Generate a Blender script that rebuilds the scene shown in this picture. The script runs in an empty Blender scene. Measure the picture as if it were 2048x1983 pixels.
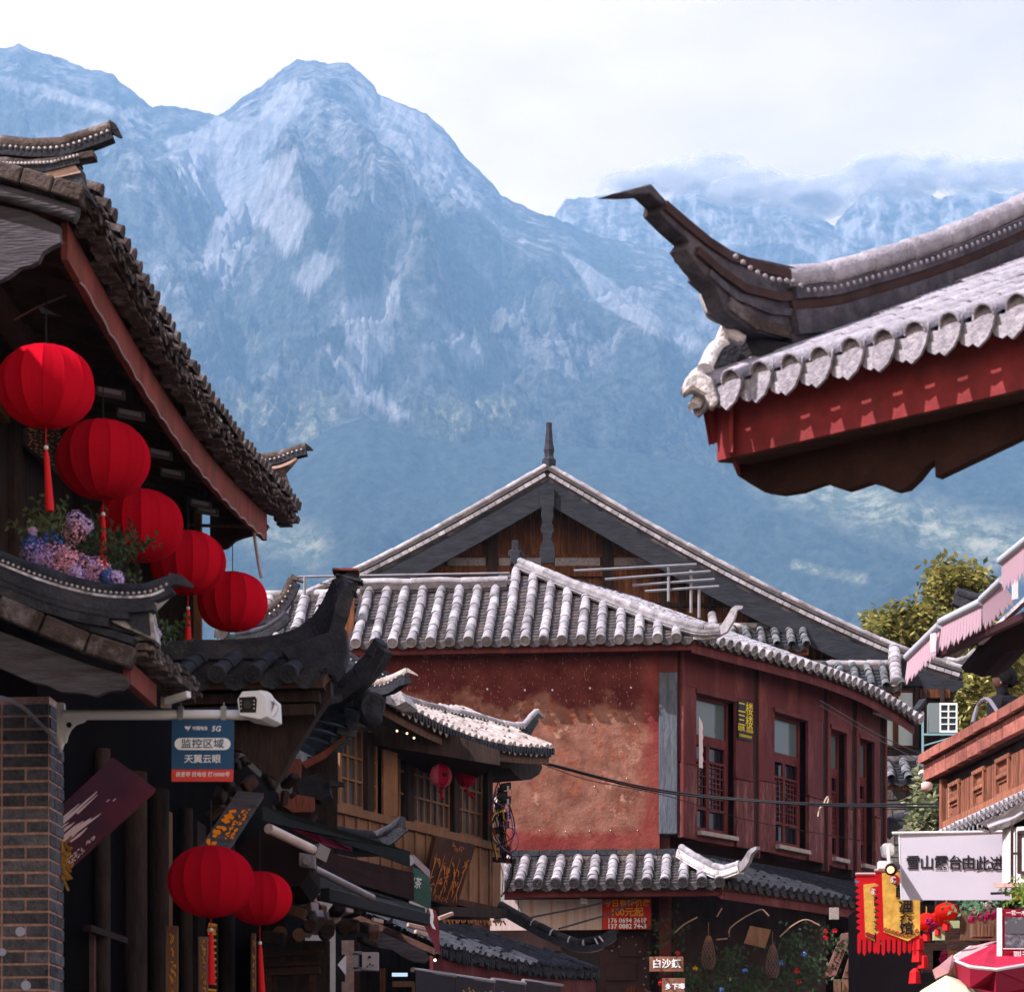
import bpy, bmesh, math, random
import numpy as np
from mathutils import Vector, Matrix, Quaternion
R = math.radians
rnd = random.Random(7)
S = bpy.context.scene
COL = S.collection
# ------------------------------------------------------------------ camera
# level camera with a raised lens (shift), so that uprights stay upright; telephoto
F = 5500.0; W0, H0 = 2048.0, 1983.0; CX = 1024.0; HZ = 2400.0; EYE = 1.6   # HZ: row of the horizon
cd = bpy.data.cameras.new('camera'); cam = bpy.data.objects.new('camera', cd); COL.objects.link(cam)
cam.location = (0, 0, EYE); cam.rotation_euler = (R(90), 0, 0)
cd.sensor_fit = 'HORIZONTAL'; cd.sensor_width = 36.0; cd.lens = 36.0*F/W0
cd.shift_y = (HZ-H0/2)/W0; cd.clip_start = 0.5; cd.clip_end = 60000
cd.dof.use_dof = True; cd.dof.focus_distance = 42.0; cd.dof.aperture_fstop = 10
S.camera = cam
# ------------------------------------------------------------------ sky, sun, exposure
SUN_EL, SUN_AZ = R(47), R(-118)      # azimuth from +Y, clockwise: behind and to the left of the camera
w = bpy.data.worlds.new('World'); S.world = w; w.use_nodes = True
nt = w.node_tree; N = nt.nodes; L = nt.links
for n in list(N): N.remove(n)
out = N.new('ShaderNodeOutputWorld'); bg = N.new('ShaderNodeBackground'); bg2 = N.new('ShaderNodeBackground'); mx = N.new('ShaderNodeMixShader')
sky = N.new('ShaderNodeTexSky'); sky.sky_type = 'NISHITA'; sky.sun_disc = False
sky.sun_elevation = SUN_EL; sky.sun_rotation = SUN_AZ; sky.altitude = 2400
bg.inputs['Strength'].default_value = 0.13
L.new(sky.outputs[0], bg.inputs[0])
tc = N.new('ShaderNodeTexCoord'); mp = N.new('ShaderNodeMapping'); mp.inputs['Scale'].default_value = (1, 1, 2.2)
L.new(tc.outputs['Generated'], mp.inputs[0])
no = N.new('ShaderNodeTexNoise'); no.inputs['Scale'].default_value = 4.6; no.inputs['Detail'].default_value = 6; no.inputs['Roughness'].default_value = .5
L.new(mp.outputs[0], no.inputs[0])
cr = N.new('ShaderNodeValToRGB'); cr.color_ramp.elements[0].position = .38; cr.color_ramp.elements[0].color = (1.02, .78, .60, 1)
cr.color_ramp.elements[1].position = .62; cr.color_ramp.elements[1].color = (1.66, 1.29, .98, 1)
L.new(no.outputs[0], cr.inputs[0]); L.new(cr.outputs[0], bg2.inputs[0]); bg2.inputs['Strength'].default_value = 1.0
# broken cloud: a closed bank low down, blue gaps higher up
no2 = N.new('ShaderNodeTexNoise'); no2.inputs['Scale'].default_value = 1.9; no2.inputs['Detail'].default_value = 5
L.new(mp.outputs[0], no2.inputs[0])
sp = N.new('ShaderNodeSeparateXYZ'); L.new(tc.outputs['Generated'], sp.inputs[0])
mr = N.new('ShaderNodeMapRange'); mr.inputs['From Min'].default_value = .42; mr.inputs['From Max'].default_value = .62
mr.inputs['To Min'].default_value = .55; mr.inputs['To Max'].default_value = -.04; L.new(sp.outputs['Z'], mr.inputs[0])
# the bank hugs the mountains; elsewhere the sky is cleared to lessen fill light
fw = N.new('ShaderNodeMapRange'); fw.inputs['From Min'].default_value = .80; fw.inputs['From Max'].default_value = -.6; fw.inputs['To Min'].default_value = 0; fw.inputs['To Max'].default_value = -.28; L.new(sp.outputs['Y'], fw.inputs[0])
ad0 = N.new('ShaderNodeMath'); ad0.operation = 'ADD'; L.new(no2.outputs[0], ad0.inputs[0]); L.new(fw.outputs[0], ad0.inputs[1])
ad = N.new('ShaderNodeMath'); ad.operation = 'ADD'; L.new(ad0.outputs[0], ad.inputs[0]); L.new(mr.outputs[0], ad.inputs[1])
mr2 = N.new('ShaderNodeMapRange'); mr2.inputs['From Min'].default_value = .52; mr2.inputs['From Max'].default_value = .66; L.new(ad.outputs[0], mr2.inputs[0])
L.new(mr2.outputs[0], mx.inputs[0]); L.new(bg.outputs[0], mx.inputs[1]); L.new(bg2.outputs[0], mx.inputs[2]); L.new(mx.outputs[0], out.inputs[0])
sl = bpy.data.lights.new('sun', 'SUN'); sun = bpy.data.objects.new('sun', sl); COL.objects.link(sun)
sl.energy = 5.0; sl.angle = R(.6); sl.color = (1, .91, .89)
SD = Vector((math.sin(SUN_AZ)*math.cos(SUN_EL), math.cos(SUN_AZ)*math.cos(SUN_EL), math.sin(SUN_EL)))
sun.rotation_euler = SD.to_track_quat('Z', 'Y').to_euler(); sun.location = SD*300
S.view_settings.view_transform = 'Standard'; S.view_settings.look = 'None'; S.view_settings.gamma = 1.0
S.view_settings.use_curve_mapping = False; S.view_settings.exposure = 0.80
S.cycles.max_bounces = 6; S.cycles.diffuse_bounces = 3; S.cycles.glossy_bounces = 2; S.cycles.transmission_bounces = 3
S.cycles.volume_bounces = 1; S.cycles.transparent_max_bounces = 48; S.cycles.use_denoising = True
S.cycles.caustics_reflective = False; S.cycles.caustics_refractive = False; S.cycles.sample_clamp_indirect = 4

# ------------------------------------------------------------------ helpers
def P(px, py, Y, dz=0):                       # a point of the place seen at (px, py), Y metres away
    return Vector(((px-CX)/F*Y, Y, EYE+(HZ-py)/F*Y+dz))
def proj(p): return (CX+F*p[0]/p[1], HZ-F*(p[2]-EYE)/p[1])
class Pl:                                     # an upright plane through a point of the ground plan
    def __init__(s, px, Y, d):
        s.o = Vector(((px-CX)/F*Y, Y, 0)); s.d = Vector((d[0], d[1], 0)).normalized(); s.n = Vector((s.d.y, -s.d.x, 0))
    def on(s, px, py, off=0):                 # off: metres in front of the plane (towards n)
        k = (px-CX)/F; o = s.o+s.n*off
        t = (k*o.y-o.x)/(s.d.x-k*s.d.y); Y = o.y+s.d.y*t
        return Vector((o.x+s.d.x*t, Y, EYE+(HZ-py)/F*Y))
    def at(s, t, z, off=0): return s.o+s.d*t+s.n*off+Vector((0, 0, z))
    def t(s, px, off=0): return (s.on(px, 0, off)-(s.o+s.n*off)).dot(s.d)
class Bent:                                   # an upright wall whose plan bends: segs = (length, heading vector) pieces, smoothed
    def __init__(s, p0, segs):
        s.P = [Vector(p0)]; s.D = []; s.h = .05; s.P[0].z = 0
        for ln, d in segs:
            for k in range(int(round(ln/s.h))): s.D.append(Vector((d[0], d[1], 0)).normalized())
        for _ in range(10): s.D = [(s.D[max(0, i-1)]+s.D[i]*2+s.D[min(len(s.D)-1, i+1)]).normalized() for i in range(len(s.D))]
        for d in s.D: s.P.append(s.P[-1]+d*s.h)
        s.o = s.P[0]; s.d = s.D[0]; s.n = Vector((s.d.y, -s.d.x, 0))
    def dir(s, t): i = min(len(s.D)-1, max(0, int(t/s.h))); return s.D[i]
    def at(s, t, z, off=0):
        d = s.dir(t); n = Vector((d.y, -d.x, 0)); i = min(len(s.D)-1, max(0, int(t/s.h))); return s.P[i]+d*(t-i*s.h)+n*off+Vector((0, 0, z))
    def t(s, px, off=0):
        t = 0
        while t < 8 and proj(s.at(t, 0, off))[0] < px: t += .01
        return t
    def on(s, px, py, off=0): p = s.at(s.t(px, off), 0, off); return Vector((p.x, p.y, EYE+(HZ-py)/F*p.y))
Z = Vector((0, 0, 1))
class MB:
    def __init__(s): s.v = []; s.f = []
    def add(s, vs, fs):
        b = len(s.v); s.v += [tuple(v) for v in vs]; s.f += [tuple(i+b for i in f) for f in fs]; return s
    def box8(s, c): return s.add(c, [(0,3,2,1),(4,5,6,7),(0,1,5,4),(1,2,6,5),(2,3,7,6),(3,0,4,7)])
    def obox(s, c, a, b, d):                  # centre and three half-axis vectors
        c = Vector(c); return s.box8([c-a-b-d, c+a-b-d, c+a+b-d, c-a+b-d, c-a-b+d, c+a-b+d, c+a+b+d, c-a+b+d])
    def box(s, x0, x1, y0, y1, z0, z1):
        return s.box8([(x0,y0,z0),(x1,y0,z0),(x1,y1,z0),(x0,y1,z0),(x0,y0,z1),(x1,y0,z1),(x1,y1,z1),(x0,y1,z1)])
    def beam(s, p, q, w, h, up=Z):            # box from p to q, w across, h along up
        p, q = Vector(p), Vector(q); d = (q-p); l = d.length
        if l < 1e-6: return s
        d.normalize(); x = d.cross(up)
        if x.length < 1e-4: x = d.cross(Vector((1, 0, 0)))
        x.normalize(); u = x.cross(d); return s.obox((p+q)/2, d*(l/2), x*(w/2), u*(h/2))
    def prism(s, pts, off):                   # polygon (3D points) pushed along the vector off
        n = len(pts); pts = [Vector(p) for p in pts]; off = Vector(off)
        return s.add(pts+[p+off for p in pts], [tuple(range(n))[::-1], tuple(range(n, 2*n))]+[(i, (i+1) % n, n+(i+1) % n, n+i) for i in range(n)])
    def tube(s, pts, r, n=8, cap=True, up=Z, arc=None, sq=1.0):   # r: number or list; arc=(a0,a1) for an open half
        pts = [Vector(p) for p in pts]; m = len(pts); rs = r if isinstance(r, (list, tuple)) else [r]*m
        k = n+1 if arc else n; a0, a1 = arc or (0, 2*math.pi); vs = []
        for i, p in enumerate(pts):
            t = (pts[min(i+1, m-1)]-pts[max(i-1, 0)]).normalized(); x = t.cross(up)
            if x.length < 1e-4: x = t.cross(Vector((1, 0, 0)))
            x.normalize(); u = x.cross(t).normalized()
            for j in range(k):
                a = a0+(a1-a0)*j/n; vs.append(p+(x*math.cos(a)+u*math.sin(a)*sq)*rs[i])
        fs = []
        for i in range(m-1):
            for j in range(n):
                fs.append((i*k+j, i*k+(j+1) % k, (i+1)*k+(j+1) % k, (i+1)*k+j))
        if cap: fs += [tuple(range(k))[::-1], tuple(range((m-1)*k, m*k))]
        return s.add(vs, fs)
    def sweep(s, pts, ws, hs, up=Z):          # rectangular section w x h along a path (hanging below it)
        pts = [Vector(p) for p in pts]; m = len(pts); vs = []
        for i, p in enumerate(pts):
            t = (pts[min(i+1, m-1)]-pts[max(i-1, 0)]).normalized(); x = t.cross(up).normalized(); u = x.cross(t).normalized()
            w_ = (ws[i] if isinstance(ws, (list, tuple)) else ws)/2; h_ = hs[i] if isinstance(hs, (list, tuple)) else hs
            vs += [p-x*w_-u*h_, p+x*w_-u*h_, p+x*w_, p-x*w_]
        fs = [(0,1,2,3), tuple(range(4*m-1, 4*m-5, -1))]
        for i in range(m-1):
            for j in range(4): fs.append((i*4+j, (i+1)*4+j, (i+1)*4+(j+1) % 4, i*4+(j+1) % 4))
        return s.add(vs, fs)
    def lathe(s, c, prof, n=16, axis=None):   # prof: (radius, height) pairs
        c = Vector(c); vs = []; fs = []; m = len(prof)
        for r_, h_ in prof:
            for j in range(n):
                a = 2*math.pi*j/n; vs.append(c+Vector((r_*math.cos(a), r_*math.sin(a), h_)))
        for i in range(m-1):
            for j in range(n): fs.append((i*n+j, i*n+(j+1) % n, (i+1)*n+(j+1) % n, (i+1)*n+j))
        fs += [tuple(range(n))[::-1], tuple(range((m-1)*n, m*n))]
        return s.add(vs, fs)
    def grid(s, rows):                        # rows of points
        m, n = len(rows), len(rows[0]); return s.add([p for r_ in rows for p in r_], [(i*n+j, i*n+j+1, (i+1)*n+j+1, (i+1)*n+j) for i in range(m-1) for j in range(n-1)])
    def mesh(s, name, mat=None, smooth=False, shift=None):
        me = bpy.data.meshes.new(name)
        v = s.v if shift is None else [(a-shift[0], b-shift[1], c-shift[2]) for a, b, c in s.v]
        me.from_pydata(v, [], s.f); me.validate(); 
        bm = bmesh.new(); bm.from_mesh(me); bmesh.ops.recalc_face_normals(bm, faces=bm.faces); bm.to_mesh(me); bm.free()
        if mat: me.materials.append(mat)
        if smooth:
            me.polygons.foreach_set('use_smooth', [True]*len(me.polygons))
            if smooth != 'all':
                try: me.set_sharp_from_angle(angle=R(38))
                except Exception: pass
        return me
WL = {}                                        # world place of every object made here
def tag(o, label=None, cat=None, group=None, kind=None):
    if label: o['label'] = label
    if cat: o['category'] = cat
    if group: o['group'] = group
    if kind: o['kind'] = kind
    return o
def thing(name, loc, label, cat, group=None, kind=None):
    o = bpy.data.objects.new(name, None); COL.objects.link(o); o.location = loc; o.empty_display_size = .1
    WL[o] = Vector(loc); return tag(o, label, cat, group, kind)
def put(name, mb, mat, parent=None, smooth=False, label=None, kind=None, bevel=0):
    if parent is None:
        n = len(mb.v); c = Vector((sum(v[0] for v in mb.v)/n, sum(v[1] for v in mb.v)/n, min(v[2] for v in mb.v))); base = Vector((0, 0, 0))
    else: base = WL[parent]; c = base
    me = mb.mesh(name, mat, smooth, c); o = bpy.data.objects.new(name, me); COL.objects.link(o)
    if parent is not None: o.parent = parent
    o.location = c-base; WL[o] = c
    if bevel:
        m = o.modifiers.new('bevel', 'BEVEL'); m.width = bevel; m.segments = 1; m.limit_method = 'ANGLE'
    tag(o, label, None, None, kind); return o
def inst(name, mesh, M, parent):               # one more object of a shared mesh; M: world matrix
    o = bpy.data.objects.new(name, mesh); COL.objects.link(o); o.parent = parent
    o.matrix_basis = Matrix.Translation(-WL[parent]) @ M; WL[o] = M.translation.copy(); return o
def frame(o, x, y, z):                         # matrix from origin and three axis vectors
    return Matrix(((x[0], y[0], z[0], o[0]), (x[1], y[1], z[1], o[1]), (x[2], y[2], z[2], o[2]), (0, 0, 0, 1)))
def lerp(a, b, t): return a+(b-a)*t
def spline(ctrl, n):                           # Catmull-Rom through control points
    c = [Vector(p) for p in ctrl]; c = [c[0]*2-c[1]]+c+[c[-1]*2-c[-2]]; o = []
    m = len(c)-3
    for k in range(n+1):
        u = k/n*m; i = min(int(u), m-1); t = u-i; a, b, d, e = c[i:i+4]
        o.append(.5*((2*b)+(d-a)*t+(2*a-5*b+4*d-e)*t*t+(-a+3*b-3*d+e)*t*t*t))
    return o
def interp(poly, x):
    for (a, b), (c, d) in zip(poly, poly[1:]):
        if x <= c: return b+(d-b)*(x-a)/(c-a) if x > a else b
    return poly[-1][1]
# ------------------------------------------------------------------ materials
def mat(name, base, rough=.8, var=.25, scale=6, var2=None, bump=0, bscale=40, stretch=None, metal=0, spec=.13, tint=None, tmix=.5, tscale=2.0, obj_var=0):
    m = bpy.data.materials.new(name); m.use_nodes = True; t = m.node_tree; n = t.nodes; l = t.links
    b = n['Principled BSDF']; b.inputs['Roughness'].default_value = rough; b.inputs['Metallic'].default_value = metal
    b.inputs['Specular IOR Level'].default_value = spec
    tc = n.new('ShaderNodeTexCoord'); mp = n.new('ShaderNodeMapping'); mp.inputs['Scale'].default_value = stretch or (1, 1, 1)
    geo = n.new('ShaderNodeNewGeometry'); l.new(geo.outputs['Position'], mp.inputs[0])
    no = n.new('ShaderNodeTexNoise'); no.inputs['Scale'].default_value = scale; no.inputs['Detail'].default_value = 5; no.inputs['Roughness'].default_value = .65; l.new(mp.outputs[0], no.inputs[0])
    cr = n.new('ShaderNodeValToRGB'); e = cr.color_ramp.elements; e[0].position = .3; e[1].position = .72
    c0 = [max(0, x*(1-var)) for x in base]; c1 = [min(1, x*(1+var)) for x in base] if var2 is None else var2
    e[0].color = (*c0, 1); e[1].color = (*c1, 1); l.new(no.outputs[0], cr.inputs[0]); col = cr.outputs[0]
    if tint:                                   # patches of a second colour (moss, rust, wear)
        n2 = n.new('ShaderNodeTexNoise'); n2.inputs['Scale'].default_value = tscale; n2.inputs['Detail'].default_value = 8; n2.inputs['Roughness'].default_value = .7; l.new(mp.outputs[0], n2.inputs[0])
        r2 = n.new('ShaderNodeMapRange'); r2.inputs['From Min'].default_value = .5; r2.inputs['From Max'].default_value = .66; r2.inputs['To Max'].default_value = tmix; l.new(n2.outputs[0], r2.inputs[0])
        mi = n.new('ShaderNodeMix'); mi.data_type = 'RGBA'; l.new(r2.outputs[0], mi.inputs['Factor']); l.new(col, mi.inputs['A']); mi.inputs['B'].default_value = (*tint, 1); col = mi.outputs['Result']
    if obj_var:                                # each piece a little lighter or darker
        oi = n.new('ShaderNodeObjectInfo'); r3 = n.new('ShaderNodeMapRange'); r3.inputs['To Min'].default_value = 1-obj_var; r3.inputs['To Max'].default_value = 1+obj_var*.8; l.new(oi.outputs['Random'], r3.inputs[0])
        mu = n.new('ShaderNodeMix'); mu.data_type = 'RGBA'; mu.blend_type = 'MULTIPLY'; mu.inputs['Factor'].default_value = 1
        l.new(col, mu.inputs['A']); l.new(r3.outputs[0], mu.inputs['B']); col = mu.outputs['Result']
    l.new(col, b.inputs['Base Color'])
    if bump:
        nb = n.new('ShaderNodeTexNoise'); nb.inputs['Scale'].default_value = bscale; nb.inputs['Detail'].default_value = 4; l.new(mp.outputs[0], nb.inputs[0])
        bu = n.new('ShaderNodeBump'); bu.inputs['Strength'].default_value = bump; bu.inputs['Distance'].default_value = .02; l.new(nb.outputs[0], bu.inputs['Height']); l.new(bu.outputs[0], b.inputs['Normal'])
    return m
def emis(name, col, st):
    m = bpy.data.materials.new(name); m.use_nodes = True; b = m.node_tree.nodes['Principled BSDF']
    b.inputs['Base Color'].default_value = (*col, 1); b.inputs['Emission Color'].default_value = (*col, 1); b.inputs['Emission Strength'].default_value = st; return m
def flat(name, col, rough=.6, trans=0):
    m = bpy.data.materials.new(name); m.use_nodes = True; b = m.node_tree.nodes['Principled BSDF']
    b.inputs['Base Color'].default_value = (*col, 1); b.inputs['Roughness'].default_value = rough; b.inputs['Specular IOR Level'].default_value = .5 if rough < .3 else .15
    return m
# ------------------------------------------------------------------ materials of the town
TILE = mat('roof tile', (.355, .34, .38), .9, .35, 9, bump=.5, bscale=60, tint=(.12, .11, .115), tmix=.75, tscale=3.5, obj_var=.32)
TILEP = mat('pan tile', (.080, .074, .082), .9, .35, 12, bump=.5, bscale=60, tint=(.20, .14, .12), tmix=.5, tscale=5)  # darkened in its colour for the shadow between the cover tiles
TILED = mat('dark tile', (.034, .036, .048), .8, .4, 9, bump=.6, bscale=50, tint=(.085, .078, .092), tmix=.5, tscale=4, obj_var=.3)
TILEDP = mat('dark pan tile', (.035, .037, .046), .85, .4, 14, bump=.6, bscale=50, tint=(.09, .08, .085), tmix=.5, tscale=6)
TILEW = mat('weathered brown tile', (.075, .056, .052), .9, .4, 14, bump=.8, bscale=45, tint=(.30, .26, .27), tmix=.7, tscale=6, obj_var=.3)
LIME = mat('lime mortar', (.55, .52, .54), .9, .3, 20, bump=.6, bscale=60, tint=(.10, .09, .09), tmix=.8, tscale=9)
LIMEP = mat('pink lime mortar', (.50, .34, .29), .9, .25, 20, bump=.5, bscale=60)
REDW = mat('red painted wood', (.095, .018, .021), .62, .3, 5, bump=.35, bscale=30, stretch=(1, 1, .25), tint=(.20, .065, .06), tmix=.6, tscale=3)
REDG = mat('red grained panel', (.105, .025, .027), .6, .5, 14, bump=.9, bscale=16, stretch=(1.6, 1.6, .35), tint=(.25, .11, .10), tmix=.75, tscale=5)
REDF = mat('old red fascia', (.20, .050, .045), .8, .4, 6, bump=.6, bscale=30, stretch=(1, 1, .3), tint=(.10, .07, .03), tmix=.8, tscale=7)
REDC = mat('carved red fascia', (.30, .030, .032), .7, .2, 6, bump=.2, bscale=20, tint=(.14, .03, .03), tmix=.5, tscale=4)
GREYW = mat('blue grey timber', (.026, .029, .039), .85, .35, 7, bump=.5, bscale=30, stretch=(.6, .6, 3), tint=(.05, .05, .06), tmix=.5, tscale=5)
GREYB = mat('grey barge board', (.080, .075, .088), .85, .45, 9, bump=.7, bscale=26, stretch=(.5, .5, 4), tint=(.05, .035, .04), tmix=.7, tscale=6)
BROWN = mat('brown planks', (.115, .045, .022), .8, .5, 6, bump=.5, bscale=30, stretch=(5, 5, .5), tint=(.26, .10, .035), tmix=.7, tscale=3, obj_var=.3)
TIMBER = mat('tan timber', (.20, .105, .065), .75, .35, 8, bump=.4, bscale=30, stretch=(3, 3, .6), tint=(.12, .06, .04), tmix=.6, tscale=4, obj_var=.2)
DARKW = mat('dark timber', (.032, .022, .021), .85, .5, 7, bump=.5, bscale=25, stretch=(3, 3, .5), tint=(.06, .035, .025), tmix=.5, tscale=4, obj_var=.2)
SOFF = mat('soffit boards', (.062, .032, .025), .9, .5, 6, bump=.5, bscale=20, stretch=(.5, 4, 2), obj_var=.25)
BRICK = mat('grey brick', (.10, .10, .125), .9, .5, 16, bump=.8, bscale=50, tint=(.16, .15, .17), tmix=.7, tscale=9, obj_var=.35)
MORT = mat('pink mortar', (.50, .31, .27), .95, .3, 30, bump=.7, bscale=70)
WHITEW = mat('white wash', (.66, .66, .72), .9, .1, 4, tint=(.45, .45, .50), tmix=.5, tscale=3)
WPAINT = flat('white paint', (.75, .75, .78), .4)
STONE = mat('sill stone', (.34, .29, .28), .9, .3, 20, bump=.8, bscale=60)
GLASS = flat('window glass', (.09, .12, .14), .08)
GLASSD = flat('dark window glass', (.012, .013, .02), .12)
BLACK = flat('black', (.008, .008, .010), .5)
CABLE = flat('black cable', (.012, .012, .014), .5)
POSTB = mat('bluish weathered post', (.085, .10, .13), .85, .4, 6, bump=.7, bscale=30, stretch=(4, 4, .5), tint=(.16, .17, .21), tmix=.5, tscale=4)
METAL = mat('galvanised pipe', (.22, .22, .25), .45, .2, 8, metal=.3)
# ------------------------------------------------------------------ shared unit meshes
def unit_half(n=8, name='cover tile', th=.14):
    m = MB(); vs = []
    for y, r0 in ((0, 1.06), (1, .92)):
        for rr in (r0, r0-th):
            for j in range(n+1):
                a = math.pi*j/n; vs.append((rr*math.cos(a), y, rr*math.sin(a)))
    k = n+1; fs = []
    for j in range(n):
        fs += [(j, j+1, 2*k+j+1, 2*k+j), (k+j+1, k+j, 3*k+j, 3*k+j+1), (j+1, j, k+j, k+j+1), (2*k+j, 2*k+j+1, 3*k+j+1, 3*k+j)]
    m.add(vs, fs); return m
def unit_tube(n=10):
    m = MB(); m.tube([(0, 0, 0), (0, .05, 0), (0, .95, 0), (0, 1, 0)], [1.0, 1.07, .96, .93], n); return m
def unit_roundel(n=16):                        # ornamented round end of a tile column, facing -y
    m = MB()
    m.tube([(0, -.5, 0), (0, .5, 0)], 1.08, n)
    vs = []; fs = []
    for i, (r_, y) in enumerate(((1.08, -.5), (1.08, -.75), (.84, -.75), (.84, -.55))):
        for j in range(n): a = 2*math.pi*j/n; vs.append((r_*math.cos(a), y, r_*math.sin(a)))
    for i in range(3):
        for j in range(n): fs.append((i*n+j, i*n+(j+1) % n, (i+1)*n+(j+1) % n, (i+1)*n+j))
    m.add(vs, fs)
    for j in range(7):
        a = 2*math.pi*j/7; c = Vector((.52*math.cos(a), -.62, .52*math.sin(a))); t = Vector((-math.sin(a), 0, math.cos(a))); q = Vector((math.cos(a), 0, math.sin(a)))
        m.obox(c, t*.10, Vector((0, .14, 0)), (q+t*.8).normalized()*.20)
    m.tube([(0, -.78, 0), (0, -.5, 0)], .2, 7); return m
UM = {}
def um(kind, mt):
    k = (kind, mt.name)
    if k not in UM:
        if kind == 'half': UM[k] = unit_half().mesh('cover_tile', mt, True)
        elif kind == 'tube': UM[k] = unit_tube().mesh('ridge_tile', mt, True)
        elif kind == 'disc': UM[k] = unit_roundel().mesh('tile_end', mt, False)
        elif kind == 'slab': UM[k] = MB().box(-.5, .5, 0, 1, 0, 1).mesh('slab', mt)
        elif kind == 'brick':
            b = MB(); b.box8([(-.5,0,0.04),(.5,0,0.0),(.5,1,0),(-.5,1,.0),(-.49,0,.97),(.5,0,1),(.5,1,1),(-.5,1,1)]); UM[k] = b.mesh('brick', mt)
    return UM[k]
def bead(m, c, r, n=6):
    c = Vector(c); vs = [c+Z*r]; fs = []
    for h_, q in ((.5, .87), (-.5, .87)):
        for j in range(n): a = 2*math.pi*j/n; vs.append(c+Vector((r*q*math.cos(a), r*q*math.sin(a), r*h_)))
    vs.append(c-Z*r)
    for j in range(n): k = (j+1) % n; fs += [(0, 1+j, 1+k), (1+j, 1+n+j, 1+n+k, 1+k), (1+n+j, 2*n+1, 1+n+k)]
    m.add(vs, fs)
def roof(par, O, u, v, width, sp, r, zf, dmax, L=.2, mt=TILE, mp=TILEP, objs=True, disc=True, lift=None, thick=.06, under=SOFF, jitter=1, row=.075, name='roof', start=.5, discs_mat=None, path=None):
    """one slope of tiles. O: left end of the eave, u: along it, v: inwards (level), zf(d): height above the eave"""
    O = Vector(O); u = Vector(u).normalized(); v = Vector(v).normalized(); lift = lift or (lambda t, d: 0)
    def S_(t, d):
        if path: return path(t, -d)+Z*(zf(d)+lift(t, d))
        return O+u*t+v*d+Z*(zf(d)+lift(t, d))
    deck = MB(); cols = max(2, int(width/sp)); ts = [width*i/cols for i in range(cols+1)]; nd = 8
    top = [[S_(t, dmax(t)*j/nd)-Z*.015 for j in range(nd+1)] for t in ts]; bot = [[p-Z*thick for p in rr] for rr in top]
    deck.grid(top); deck.grid([rr[::-1] for rr in bot])
    for rr, bb in ((top[0], bot[0]), (top[-1], bot[-1]), ([a[0] for a in top], [a[0] for a in bot]), ([a[-1] for a in top], [a[-1] for a in bot])): deck.grid([rr, bb])
    rf = put(name, deck, under, par)
    n = int((width-start*sp*.6)/sp)+1; xs = [start*sp+i*sp for i in range(n) if start*sp+i*sp <= width]
    pans = MB(); cover = MB(); K = 5
    edges = [max(0, xs[0]-sp)]+xs+[min(width, xs[-1]+sp)]
    for a, b in zip(edges, edges[1:]):
        if b-a < sp*.3: continue
        t = (a+b)/2; D = dmax(t)
        rows = int(D/row)+1
        for j in range(rows):
            d0 = j*row-.02; d1 = min(D, (j+1)*row+.01)
            if d0 >= D: continue
            jz = rnd.uniform(0, .006)*jitter; jd = rnd.uniform(-.006, .006)*jitter; lo = []; hi = []; lp = []
            for k in range(K):
                q = k/(K-1); x = lerp(a+.01, b-.01, q); dip = -.022*(1-(2*q-1)**2)*(sp/.22)
                p = S_(x, max(0, d0)+(-.03 if j == 0 else jd)); p.z += .034+jz+dip; lo.append(p); lp.append(p-Z*(.030 if j else .045)+v*.004)
                p2 = S_(x, d1); p2.z += .006+dip; hi.append(p2)
            pans.grid([lp, lo, hi])
            if j == 0: pans.grid([[p-Z*.05*(1-(2*k/(K-1)-1)**2)-v*.012 for k, p in enumerate(lp)], [p-v*.012 for p in lp]])
    put('pan_tiles', pans, mp, rf, kind='stuff')
    me = um('half', mt); md = um('disc', discs_mat or mt)
    for t in xs:
        D = dmax(t)
        if path: u = (S_(t+.02, 0)-S_(t-.02, 0)).normalized(); u.z = 0; v = Vector((-u.y, u.x, 0))
        if D < .08: continue
        d = -.05; first = True; c0 = S_(t, 0)
        while d < D-.03:
            l = min(L*rnd.uniform(.94, 1.06), D-d+.01); p = S_(t, max(d, -.05)); q = S_(t, d+l*1.04)
            if d < 0: p = S_(t, 0)-v*.05-Z*(zf(.05)-zf(0))
            y = q-p; ln = y.length; yy = y/ln; x = (u+Vector((0, 0, rnd.uniform(-.02, .02)*jitter))).normalized(); zz = x.cross(yy).normalized(); p = p+zz*.03+u*rnd.uniform(-.006, .006)*jitter+Z*rnd.uniform(0, .006)*jitter
            if zz.z < 0: zz = -zz
            rr = r*rnd.uniform(.96, 1.05)
            if first and disc:
                fc = -(v*math.cos(.25)+Z*.25).normalized() if False else yy
                inst('tile_end', md, frame(p+zz*.0, x*rr, yy*.045, zz*rr), rf)
            if objs: inst('roof_tile', me, frame(p, x*rr, yy*ln, zz*rr), rf)
            else:
                k = 6; vs = []
                for e_, s_ in ((p, 1.05), (p+yy*ln, .93)):
                    for j in range(k+1): a_ = math.pi*j/k; vs.append(e_+x*(rr*s_*math.cos(a_))+zz*(rr*s_*math.sin(a_)))
                cover.add(vs, [(j, j+1, k+2+j, k+1+j) for j in range(k)]+[tuple(range(k+1))])
            first = False; d += l
    if cover.v: put('cover_tiles', cover, mt, rf, smooth=True, kind='stuff')
    return rf, S_
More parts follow.
